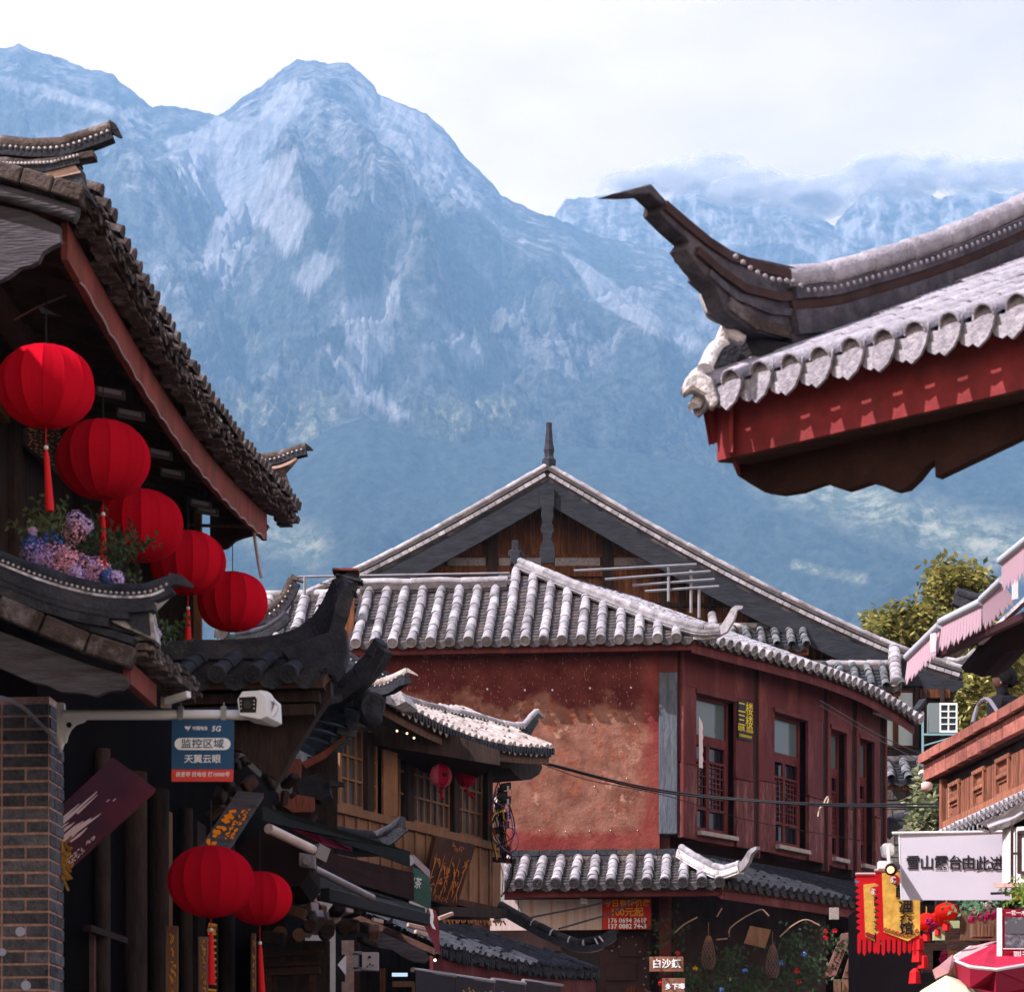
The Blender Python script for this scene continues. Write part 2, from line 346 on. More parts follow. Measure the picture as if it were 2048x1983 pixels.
def ridge(par, pts, r, seg=.2, base=(.10, .10), mt=TILE, mb_=LIME, beads=True, bm=LIME, tip=None, objs=True, bead_sp=.055, name='ridge', layers=1, brad=None):
    """a ridge: cover tiles along a path on a mortar base, beads below them, an upturned horn at the end"""
    pts = [Vector(p) for p in pts]; b = MB()
    bp = [p-Z*r*.5 for p in pts]; b.sweep(bp, base[0], base[1])
    if layers > 1:
        for k in range(1, layers): b.sweep([p-Z*(k*base[1]/layers) for p in bp], base[0]+.025*k, base[1]/layers*.45)
    rp = put(name, b, mb_, par)
    ls = [0]
    for a, c in zip(pts, pts[1:]): ls.append(ls[-1]+(c-a).length)
    def at(s):
        s = max(0, min(ls[-1]-1e-6, s))
        for i in range(len(ls)-1):
            if s <= ls[i+1]: return lerp(pts[i], pts[i+1], (s-ls[i])/(ls[i+1]-ls[i]))
        return pts[-1]
    s = 0; me = um('tube', mt)
    while s < ls[-1]-.03:
        l = min(seg*rnd.uniform(.92, 1.08), ls[-1]-s); a = at(s); c = at(s+l); y = c-a; x = y.cross(Z)
        if x.length < 1e-5: break
        x.normalize(); zz = x.cross(y).normalized(); rr = r*rnd.uniform(.96, 1.04)
        inst('ridge_tile', me, frame(a+Z*rnd.uniform(-.004, .004), x*rr, y*1.02, zz*rr), rp); s += l
    if beads:
        m = MB(); s = bead_sp/2; br = brad or r*.24
        while s < ls[-1]:
            a = at(s); y = (at(s+.02)-at(s-.02)); x = y.cross(Z).normalized()
            for sg in (-1, 1): bead(m, a+x*sg*(base[0]/2+br*.3)-Z*r*.72, br)
            s += bead_sp
        put('beads', m, bm, rp, smooth='all', kind='stuff')
    return rp
def horn(par, pts, w, hs, mt=TILED, name='horn'):
    m = MB(); m.sweep(pts, w, hs); return put(name, m, mt, par)
def text(s, size, mt, loc, x, up, parent=None, name='lettering', depth=.002, align='CENTER', sx=1, bold=0, shear=0):
    """flat lettering: x = reading direction, up = top of the letters"""
    c = bpy.data.curves.new(name, 'FONT'); c.body = s; c.size = size; c.align_x = align; c.align_y = 'CENTER'; c.extrude = depth; c.offset = bold; c.resolution_u = 2; c.shear = shear
    o = bpy.data.objects.new(name, c); me = bpy.data.meshes.new_from_object(o, depsgraph=bpy.context.evaluated_depsgraph_get()) if False else None
    COL.objects.link(o); bpy.context.view_layer.update(); dg = bpy.context.evaluated_depsgraph_get(); me = bpy.data.meshes.new_from_object(o.evaluated_get(dg)); bpy.data.objects.remove(o); 
    me.materials.clear(); me.materials.append(mt)
    x = Vector(x).normalized(); up = Vector(up).normalized(); n = x.cross(up).normalized()
    o = bpy.data.objects.new(name, me); COL.objects.link(o); M = frame(Vector(loc), x*sx, up, n)
    if parent is not None: o.parent = parent; M = Matrix.Translation(-WL[parent]) @ M
    o.matrix_basis = M; WL[o] = Vector(loc); return o
# ------------------------------------------------------------------ mountains, ground, haze
def _h(ix, iy, s):
    n = (ix.astype(np.int64)*374761393+iy.astype(np.int64)*668265263+s*1274126177) & 0x7fffffff
    n = ((n ^ (n >> 13))*1274126177) & 0x7fffffff; return ((n ^ (n >> 16)) & 0xffff)/65535.0
def pn(x, y, s=0):                              # gradient noise, -1..1
    ix = np.floor(x); iy = np.floor(y); fx = x-ix; fy = y-iy; u = fx*fx*fx*(fx*(fx*6-15)+10); v = fy*fy*fy*(fy*(fy*6-15)+10)
    def g(a, b):
        t = _h(ix+a, iy+b, s)*6.28318; return np.cos(t)*(fx-a)+np.sin(t)*(fy-b)
    return 1.5*((g(0,0)*(1-u)+g(1,0)*u)*(1-v)+(g(0,1)*(1-u)+g(1,1)*u)*v)
def fbm(x, y, o=5, s=0, g=.5):
    a = 1; r = 0; t = 0
    for i in range(o): r = r+a*pn(x, y, s+i*17); t += a; a *= g; x = x*2.03+11.3; y = y*2.03+4.7
    return r/t
def ridged(x, y, o=6, s=0, g=.52):
    a = 1; r = 0; t = 0; wgt = 1
    for i in range(o):
        n = (1-np.abs(pn(x, y, s+i*31)))**2; r = r+a*n*wgt; wgt = np.clip(n*1.6, 0, 1); t += a; a *= g; x = x*2.07+3.1; y = y*2.07+7.7
    return r/t
def pdist(px, py, line):                        # distance to a polyline in picture units
    d = np.full(px.shape, 1e9)
    for (a, b), (c, e) in zip(line, line[1:]):
        vx, vy = c-a, e-b; t = np.clip(((px-a)*vx+(py-b)*vy)/(vx*vx+vy*vy), 0, 1); d = np.minimum(d, np.hypot(px-a-vx*t, py-b-vy*t))
    return d
def inside(px, py, poly):
    r = np.zeros(px.shape, bool); n = len(poly)
    for i in range(n):
        (a, b), (c, e) = poly[i], poly[(i+1) % n]
        if b == e: continue
        r ^= ((b > py) != (e > py)) & (px < (c-a)*(py-b)/(e-b)+a)
    return r
def sheet(name, x0, x1, nx, ny, crest, Yc, Yf, pyf, amp, scl, seed, p=1.15, spurs=(), paint=None, mat_=None, label=None, wob=3, topamp=.04, capk=None, yk=.6):
    px = np.linspace(x0, x1, nx); cy = np.interp(px, [c[0] for c in crest], [c[1] for c in crest])
    cy = cy+wob*fbm(px/23, px*0+seed, 5, seed, .6)
    v = np.concatenate([np.linspace(0, 1, ny)**.85, [1.03, 1.10]]); VV, PX = np.meshgrid(v, px, indexing='ij'); CY = np.broadcast_to(cy, VV.shape)
    Y = Yf+(Yc-Yf)*VV; X = (PX-CX)/F*Y; zc = (HZ-CY)/F*Yc; zf = (HZ-pyf)/F*Yf
    q = np.clip(VV, 0, 1); Zb = zf+(zc-zf)*q**p
    PY = HZ-F*Zb/Y
    wx = X+scl*.5*fbm(X/scl, Y/scl, 4, seed+5); wy = Y+scl*.5*fbm(X/scl, Y/scl, 4, seed+9)
    n = ridged(wx/scl, wy/scl*yk, 8, seed, .60)-.45
    tap = np.clip((1-VV)/.45, 0, 1)**.8*(1-topamp)+topamp; Zb = Zb+amp*n*tap*np.clip(VV/.1, 0, 1)
    for line, A, wd in spurs:
        d = pdist(PX+12*fbm(PX/50, PY/50, 3, 3), PY, line); Zb = Zb+A*np.clip(1-d/wd, 0, 1)**1.3*tap*np.clip((PY-CY)/170, 0, 1)
    ry = HZ-F*Zb/Y-(CY+4+np.clip(1-VV, 0, 1)*(capk or 230)); sf_ = 40*np.clip((1-VV)*5, .02, 1); ry = np.where(ry > sf_, ry, sf_*np.exp(np.clip((ry-sf_)/sf_, -8, 0))); cap = (HZ-(ry+CY+4+np.clip(1-VV, 0, 1)*(capk or 230)))/F*Y; Zb = np.where(VV <= 1, cap, Zb)
    back = VV > 1; Zb = np.where(back, (zc*(1-(VV-1)*2.5)), Zb)
    PYr = HZ-F*Zb/Y
    col = paint(PX, PYr, X, Y, Zb) if paint else np.zeros(VV.shape+(4,))
    me = bpy.data.meshes.new(name); m_, n_ = VV.shape
    co = np.stack([X, Y, Zb+EYE], -1).reshape(-1, 3).astype(np.float32)
    me.vertices.add(m_*n_); me.vertices.foreach_set('co', co.ravel())
    i = np.arange((m_-1)*(n_-1)); a = (i//(n_-1))*n_+i % (n_-1); q4 = np.stack([a, a+1, a+n_+1, a+n_], -1).astype(np.int32)
    me.loops.add(len(q4)*4); me.loops.foreach_set('vertex_index', q4.ravel()); me.polygons.add(len(q4)); me.polygons.foreach_set('loop_start', np.arange(0, len(q4)*4, 4, dtype=np.int32))
    try: me.polygons.foreach_set('loop_total', np.full(len(q4), 4, dtype=np.int32))
    except Exception: pass
    me.update(); me.validate(); me.polygons.foreach_set('use_smooth', np.ones(len(q4), bool))
    at = me.attributes.new('cover', 'FLOAT_COLOR', 'POINT'); at.data.foreach_set('color', col.reshape(-1, 4).astype(np.float32).ravel())
    me.materials.append(mat_); o = bpy.data.objects.new(name, me); COL.objects.link(o); tag(o, label, None, None, 'structure'); return o
def mountain_mat(dist=45, ys=.55, vg=((.008, .016, .018), (.17, .19, .15))):
    m = bpy.data.materials.new('mountain slope'); m.use_nodes = True; t = m.node_tree; n = t.nodes; l = t.links; b = n['Principled BSDF']; b.inputs['Roughness'].default_value = .95; b.inputs['Specular IOR Level'].default_value = .1
    at = n.new('ShaderNodeAttribute'); at.attribute_name = 'cover'; se = n.new('ShaderNodeSeparateColor'); l.new(at.outputs['Color'], se.inputs[0])
    geo0 = n.new('ShaderNodeNewGeometry'); geo = n.new('ShaderNodeMapping'); geo.inputs['Scale'].default_value = (1, ys, 1); l.new(geo0.outputs['Position'], geo.inputs[0])
    def noise(sc, d=6, r=.65):
        x = n.new('ShaderNodeTexNoise'); x.inputs['Scale'].default_value = sc; x.inputs['Detail'].default_value = d; x.inputs['Roughness'].default_value = r; l.new(geo.outputs[0], x.inputs[0]); return x.outputs[0]
    def ramp(f, c0, c1, a=.35, b_=.65):
        x = n.new('ShaderNodeValToRGB'); x.color_ramp.elements[0].position = a; x.color_ramp.elements[1].position = b_; x.color_ramp.elements[0].color = (*c0, 1); x.color_ramp.elements[1].color = (*c1, 1); l.new(f, x.inputs[0]); return x.outputs[0]
    def mix(f, A, B):
        x = n.new('ShaderNodeMix'); x.data_type = 'RGBA'; l.new(f, x.inputs['Factor']); l.new(A, x.inputs['A']); l.new(B, x.inputs['B']); return x.outputs['Result']
    veg = ramp(noise(.05, 9, .8), vg[0], vg[1], .40, .62)
    cliff = ramp(noise(.02, 9, .75), (.035, .035, .04), (.62, .60, .60), .42, .60)
    scree = ramp(noise(.008, 8, .7), (.56, .55, .58), (.88, .86, .88))
    gold = ramp(noise(.03, 8, .8), (.10, .13, .05), (.62, .58, .38), .45, .6)
    c = mix(se.outputs[1], veg, cliff); sf = n.new('ShaderNodeMath'); sf.operation = 'MULTIPLY'; l.new(se.outputs[0], sf.inputs[0]); l.new(ramp(noise(.03, 9, .8), (.8, .8, .8), (1, 1, 1), .38, .56), sf.inputs[1]); c = mix(sf.outputs[0], c, scree); c = mix(se.outputs[2], c, gold); l.new(c, b.inputs['Base Color'])
    bu = n.new('ShaderNodeBump'); bu.inputs['Strength'].default_value = 1.0; bu.inputs['Distance'].default_value = dist; l.new(noise(.022, 9, .7), bu.inputs['Height']); l.new(bu.outputs[0], b.inputs['Normal'])
    return m
MM = mountain_mat(); MM2 = mountain_mat(12, .22, ((.012, .024, .022), (.065, .085, .07)))  # second one: lower hills darkened in colour to stand for cloud shade
CREST = [(-200,60),(0,93),(22,90),(39,84),(70,98),(123,112),(168,132),(224,143),(252,168),(306,212),(323,206),(359,210),(435,227),(449,222),(477,196),(522,168),(561,137),(595,115),(617,116),(654,122),(696,121),(729,149),(749,168),(754,183),(786,196),(819,210),(853,224),(892,258),(920,297),(943,323),(976,353),(1004,387),(1066,418),(1107,430),(1187,466),(1321,494),(1400,530),(1500,590),(1700,650),(2300,760)]
def paint_main(px, py, X, Y, Zz):
    w = 16*fbm(px/30, py/30, 5, 91, .65); w2 = 9*fbm(px/9, py/16, 4, 45, .6); x = px+w+w2; y = py+w*.8+w2
    def soft(poly, s=4.5):
        i = inside(x, y, poly); d = pdist(x, y, poly+[poly[0]]); return np.clip(.5+np.where(i, d, -d)/s, 0, 1)
    streak = .5+.5*np.clip(.5+1.6*fbm((px+.45*py)/9, (py-.2*px)/90, 4, 12, .6), 0, 1)
    sc = soft([(330,285),(440,235),(500,250),(560,170),(620,160),(610,210),(540,290),(520,330),(600,300),(570,380),(620,420),(600,500),(560,520),(530,460),(500,455),(470,520),(450,560),(420,562),(400,540),(430,470),(435,410),(380,390),(350,340)])*streak
    for pl in ([(400,550),(430,440),(470,450),(455,560)], [(680,610),(740,590),(800,560),(790,690),(745,750),(700,720),(690,660)],
               [(1125,505),(1165,520),(1245,580),(1400,680),(1440,720),(1330,680),(1200,610)], [(700,170),(760,190),(850,232),(900,300),(960,420),(900,390),(800,300),(740,230)],
               [(0,150),(90,170),(240,215),(300,215),(250,240),(150,210),(60,190),(0,175)], [(640,680),(690,720),(830,840),(790,840),(700,780)],
               [(870,630),(950,680),(980,740),(920,720)], [(580,560),(640,500),(680,520),(610,600)]):
        sc = np.maximum(sc, soft(pl)*.85*streak)
    sc = np.where(soft([(395,340),(412,330),(416,360),(404,372)], 6) > .5, 0, sc); sc = np.where(soft([(500,455),(540,460),(590,560),(640,620),(470,640),(470,540)], 8) > .5, sc*.05, sc)
    slope_rock = np.clip(.5+1.7*ridged(X/420, Y/520, 5, 77)-1.15, 0, 1)
    cliff = np.clip((slope_rock+.4*fbm(px/24, py/30, 5, 23))*np.clip((930-py)/250, .1, 1)*1.15, 0, 1)
    cliff = np.maximum(cliff, soft([(440,240),(560,130),(700,115),(900,250),(1000,400),(900,430),(820,420),(700,330),(600,330),(470,300)], 30)*.75)
    gold = np.maximum.reduce([soft([(430,770),(520,790),(640,780),(700,820),(640,870),(600,890),(540,860),(450,820)], 26), soft([(830,830),(870,790),(950,790),(1040,800),(1020,860),(900,870)], 22), soft([(480,650),(560,680),(600,720),(540,730),(470,690)], 16)*.5])
    gold = gold*np.clip(.5+2.5*fbm(px/14, py/12, 4, 8), 0, 1)
    return np.stack([np.clip(sc, 0, 1), cliff, gold, np.ones_like(sc)], -1)
def paint_far(px, py, X, Y, Zz):
    s = np.clip(fbm(px/30, py/60, 5, 3, .65)*2.4+.12, 0, 1); c = np.clip(.6+fbm(px/20, py/20, 4, 6), 0, 1)
    return np.stack([s, c, s*0, s*0+1], -1)
def paint_low(px, py, X, Y, Zz):
    g = np.clip(1-pdist(px+14*fbm(px/40, py/40, 3, 2), py, [(1560,950),(1700,1000),(1850,1050),(2048,1100)])/75, 0, 1)*.75  # sunlit right slope painted in as paler cover
    g = np.maximum(g, np.clip(1-pdist(px, py, [(500,1060),(620,1090)])/60, 0, 1)*.6); g = np.maximum(g, np.clip(1-pdist(px, py, [(1590,1130),(1730,1160)])/12, 0, 1)*.8)
    return np.stack([g*0, g*.2, g, g*0+1], -1)
sheet('mountain', -150, 2250, 760, 520, CREST, 8000, 4300, 1150, 470, 820, 11, p=1.05, paint=paint_main, mat_=MM,
      label='tall rocky mountain with pale scree slopes and two summits', wob=7,
      spurs=[([(610,125),(660,250),(720,400),(770,560),(850,760)], 260, 110), ([(520,175),(430,300),(360,420)], 130, 80), ([(800,300),(900,420),(1050,640),(1150,800)], 210, 95), ([(640,330),(560,520),(620,700)], 150, 80), ([(20,95),(180,300),(300,560)], 200, 120), ([(1060,430),(1180,640),(1300,820)], 170, 90), ([(800,560),(760,640),(690,760)], 170, 60)])
sheet('hill', 1380, 2300, 260, 120, [(1380,520),(1409,470),(1454,444),(1508,428),(1545,424),(1588,433),(1642,455),(1695,470),(1760,490),(1900,500),(2300,500)], 8750, 7900, 640, 200, 420, 5, paint=paint_far, mat_=MM, label='rocky hill standing before the far cloudy peaks', wob=6, capk=90)
sheet('mountain', 1040, 2300, 420, 220, [(1040,500),(1107,430),(1128,396),(1176,390),(1240,384),(1331,396),(1363,369),(1375,362),(1396,348),(1415,358),(1438,368),(1508,396),(1590,408),(1668,446),(1711,396),(1754,356),(1790,366),(1830,375),(1880,392),(1950,372),(2010,384),(2300,340)], 9250, 8300, 560, 300, 420, 21, paint=paint_far, mat_=MM, label='far grey peaks with their tops in the clouds', wob=9, capk=160)
sheet('forested_hill', -150, 2250, 420, 200, [(-150,760),(350,800),(449,838),(585,892),(669,850),(731,830),(857,868),(1000,874),(1254,898),(1463,935),(1700,915),(1900,880),(2250,840)], 4700, 2300, 2330, 120, 420, 33, p=1.0, paint=paint_low, mat_=MM2, label='wooded lower hills behind the town with cloud shade in their colour', wob=4, yk=.3)
g = MB(); g.box(-9000, 9000, -200, 9800, -3, -.02)
gm = mat('dry ground', (.16, .14, .11), .95, .3, .4); put('ground', g, gm, kind='structure')
hz = MB(); hz.box(-9500, 9500, -260, 9900, -4.2, 3560)
hm = bpy.data.materials.new('haze'); hm.use_nodes = True; n = hm.node_tree.nodes
for x in list(n): n.remove(x)
ho = n.new('ShaderNodeOutputMaterial'); pv = n.new('ShaderNodeVolumePrincipled'); pv.inputs['Color'].default_value = (.31, .58, .95, 1); pv.inputs['Density'].default_value = 1.32e-4; pv.inputs['Anisotropy'].default_value = 0
hm.node_tree.links.new(pv.outputs[0], ho.inputs['Volume']); put('haze', hz, hm, kind='stuff')


# cloud resting on the far peaks: nested thin shells of mist, denser towards the middle of each puff
cm_ = bpy.data.materials.new('cloud mist'); cm_.use_nodes = True; t = cm_.node_tree; n = t.nodes; l = t.links
for x in list(n): n.remove(x)
o = n.new('ShaderNodeOutputMaterial'); d = n.new('ShaderNodeBsdfDiffuse'); k = n.new('ShaderNodeBsdfTranslucent'); tr_ = n.new('ShaderNodeBsdfTransparent'); m1 = n.new('ShaderNodeMixShader'); m2 = n.new('ShaderNodeMixShader'); g_ = n.new('ShaderNodeNewGeometry')
d.inputs[0].default_value = (1, .97, .95, 1); k.inputs[0].default_value = (1, .97, .95, 1); m1.inputs[0].default_value = .5
no = n.new('ShaderNodeTexNoise'); no.inputs['Scale'].default_value = .011; no.inputs['Detail'].default_value = 7; no.inputs['Roughness'].default_value = .6; l.new(g_.outputs['Position'], no.inputs[0])
r_ = n.new('ShaderNodeMapRange'); r_.inputs['From Min'].default_value = .36; r_.inputs['From Max'].default_value = .62; r_.inputs['To Min'].default_value = .0; r_.inputs['To Max'].default_value = .34; l.new(no.outputs[0], r_.inputs[0])
l.new(d.outputs[0], m1.inputs[1]); l.new(k.outputs[0], m1.inputs[2]); l.new(r_.outputs[0], m2.inputs[0]); l.new(tr_.outputs[0], m2.inputs[1]); l.new(m1.outputs[0], m2.inputs[2]); l.new(m2.outputs[0], o.inputs[0])
cr0 = random.Random(5); m = MB()
for (x, y, sx, sy) in ((1250, 372, 60, 12), (1330, 362, 80, 22), (1410, 345, 90, 30), (1500, 374, 90, 28), (1590, 386, 80, 24), (1680, 378, 80, 24), (1770, 342, 90, 26), (1860, 346, 90, 28), (1950, 356, 90, 28), (2050, 350, 90, 30), (1640, 408, 60, 16), (1470, 385, 60, 12), (1820, 372, 60, 12), (1640, 385, 50, 12)):
    Y = cr0.uniform(8150, 8260); c = P(x, y, Y); K = 9
    for q in range(7):
        f_ = 1-.13*q; a, b_, h_ = sx*Y/F*f_, 130*f_, sy*Y/F*f_; rows = []
        for i in range(K+1):
            t_ = math.pi*i/K; row = []
            for j in range(2*K+1):
                p_ = 2*math.pi*(j % (2*K))/(2*K); n_ = 1+.12*math.sin(j % (2*K)*1.9+x+q*.7)+.10*math.sin(i*2.3+y+q); row.append(c+Vector((a*math.sin(t_)*math.cos(p_)*n_, b_*math.sin(t_)*math.sin(p_), h_*math.cos(t_)*n_)))
            rows.append(row)
        m.grid(rows)
put('cloud_bank', m, cm_, smooth='all', kind='stuff')
# ------------------------------------------------------------------ the red corner house in the middle
V = Vector((.081, 1, 0)).normalized(); U = Vector((1, -.081, 0)).normalized()
WF = Pl(1318, 34.0, (1, -.081)); WS = Bent(P(1358, 0, 33.97), [(2.4, (.64, .77)), (6, (.545, .84))])
EO = .38
LW = WS.t(1768)
house = thing('corner_house', (1.9, 35, 0), 'two storey red corner house with clay plaster wall and grey tiled hip roof', 'house')
def wf(px, py, off=0): return WF.on(px, py, off)
# clay wall with real relief
rows = []; z0 = wf(1000, 1700).z; z1 = wf(1000, 1288).z
tL = WF.t(690); tR = WF.t(1319)
NXW, NZW = 150, 90
pxs = np.linspace(0, 1, NXW+1); zz_ = np.linspace(0, 1, NZW+1); A, B = np.meshgrid(pxs, zz_); tt = tL+(tR-tL)*A; zz = z0+(z1-z0)*B
rel = .016*fbm(tt*2.1, zz*2.1, 5, 4)+.010*ridged(tt*3, zz*3, 4, 9)
bound = 7.72+.22*fbm(tt*1.6, tt*0+3, 4, 2, .6)+.14*fbm(tt*5, zz*3, 4, 7)
rel = rel+np.clip((zz-bound)*12, 0, 1)*.014
m = MB(); m.grid([[WF.at(tt[j, i], zz[j, i], rel[j, i]) for i in range(NXW+1)] for j in range(NZW+1)])
PL = bpy.data.materials.new('clay plaster'); PL.use_nodes = True
def plaster(m):
    t = m.node_tree; n = t.nodes; l = t.links; b = n['Principled BSDF']; b.inputs['Roughness'].default_value = .95; b.inputs['Specular IOR Level'].default_value = .15
    geo = n.new('ShaderNodeNewGeometry'); se = n.new('ShaderNodeSeparateXYZ'); l.new(geo.outputs['Position'], se.inputs[0])
    def noise(sc, d=6, r=.65, st=None):
        x = n.new('ShaderNodeTexNoise'); x.inputs['Scale'].default_value = sc; x.inputs['Detail'].default_value = d; x.inputs['Roughness'].default_value = r
        if st: mp = n.new('ShaderNodeMapping'); mp.inputs['Scale'].default_value = st; l.new(geo.outputs['Position'], mp.inputs[0]); l.new(mp.outputs[0], x.inputs[0])
        else: l.new(geo.outputs['Position'], x.inputs[0])
        return x.outputs[0]
    def ramp(f, c0, c1, a=.35, b_=.65):
        x = n.new('ShaderNodeValToRGB'); x.color_ramp.elements[0].position = a; x.color_ramp.elements[1].position = b_; x.color_ramp.elements[0].color = (*c0, 1); x.color_ramp.elements[1].color = (*c1, 1); l.new(f, x.inputs[0]); return x.outputs[0]
    def mix(f, A, B):
        x = n.new('ShaderNodeMix'); x.data_type = 'RGBA'; l.new(f, x.inputs['Factor']); l.new(A, x.inputs['A']); l.new(B, x.inputs['B']); return x.outputs['Result']
    def math_(op, a, b_, c_=None):
        x = n.new('ShaderNodeMath'); x.operation = op
        for i, q in enumerate((a, b_, c_)):
            if q is None: continue
            if isinstance(q, (int, float)): x.inputs[i].default_value = q
            else: l.new(q, x.inputs[i])
        return x.outputs[0]
    clay = ramp(noise(2.6, 9, .7), (.125, .048, .035), (.265, .125, .095), .36, .62)
    clay = mix(ramp(noise(1.9, 9, .75), (0, 0, 0), (1, 1, 1), .58, .64), clay, ramp(noise(12, 4), (.30, .155, .12), (.40, .23, .18)))
    clay = mix(ramp(noise(5.5, 8, .75), (0, 0, 0), (1, 1, 1), .52, .6), clay, ramp(noise(9, 5), (.14, .04, .026), (.27, .10, .06)))
    old = ramp(noise(4, 7), (.075, .014, .014), (.125, .032, .028))
    straw = ramp(noise(60, 2, .5, (1, 1, .35)), (0, 0, 0), (1, 1, 1), .66, .70); old = mix(straw, old, ramp(noise(3), (.30, .16, .12), (.36, .22, .17)))
    red = ramp(noise(3, 6), (.14, .022, .022), (.21, .055, .045))
    zz = math_('MULTIPLY_ADD', noise(1.7, 8, .62), 1.5, se.outputs['Z']); f = math_('MULTIPLY_ADD', zz, 9, -9*8.44)
    fc = n.new('ShaderNodeClamp'); l.new(f, fc.inputs[0]); c = mix(fc.outputs[0], clay, old)
    xx = math_('MULTIPLY_ADD', noise(2.5, 8, .7), .5, se.outputs['X']); fr = n.new('ShaderNodeClamp'); l.new(math_('MULTIPLY_ADD', xx, 7, -7*1.80), fr.inputs[0]); c = mix(fr.outputs[0], c, red)
    zb = math_('MULTIPLY_ADD', noise(2.5, 7), -.5, se.outputs['Z']); fb = n.new('ShaderNodeClamp'); l.new(math_('MULTIPLY_ADD', zb, -9, 9*5.98), fb.inputs[0]); c = mix(fb.outputs[0], c, red)
    l.new(c, b.inputs['Base Color'])
    bu = n.new('ShaderNodeBump'); bu.inputs['Strength'].default_value = .8; bu.inputs['Distance'].default_value = .02; l.new(noise(22, 8, .7), bu.inputs['Height']); l.new(bu.outputs[0], b.inputs['Normal'])
plaster(PL)
put('clay_wall', m, PL, house, smooth='all')
# solid body behind the faces
m = MB(); e0 = WF.at(tL, 0, -.06); e1 = WF.at(WF.t(1340), 0, -.06); e2 = WS.at(0, 0, -.45)+U*0; e3 = WS.at(LW, 0, -.45); e4 = e3-V*0+Vector((-3.2, 2.2, 0)); e5 = e0+V*4.5
m.prism([p+Z*5.6 for p in (e0, e1, e2, e3, e4, e5)], Z*3.0); put('inner_walls', m, mat('dark inner wall', (.05, .016, .016), .9), house)
# corner post
c0 = WF.t(1318); c1 = WF.t(1355)
m = MB(); ztop = wf(1335, 1345).z; zb = wf(1335, 1668).z
m.prism([WF.at(c0, zb, .05), WF.at(c1, zb, .05), WF.at(c1, zb, -.2), WF.at(c0, zb, -.2)], Z*(ztop-zb)); put('corner_post', m, POSTB, house, bevel=.008)
m = MB(); m.prism([WF.at(c0, ztop, .047), WF.at(c1, ztop, .047), WF.at(c1, ztop, -.2), WF.at(c0, ztop, -.2)], Z*(z1-ztop+.1)); put('post_head', m, REDW, house)
# iron bolts
for (bx, by) in ((975,1378),(1050,1380),(1105,1380),(1180,1376),(1262,1375),(1185,1449),(1253,1556),(1189,1572),(1079,1660),(1131,1662),(1179,1661),(1221,1660),(1275,1660),(1270,1448)):
    m = MB(); p = wf(bx, by, .01); m.tube([p, p+WF.n*.03], .012 if by < 1400 else .006, 6); put('wall_plug', m, WPAINT, house)
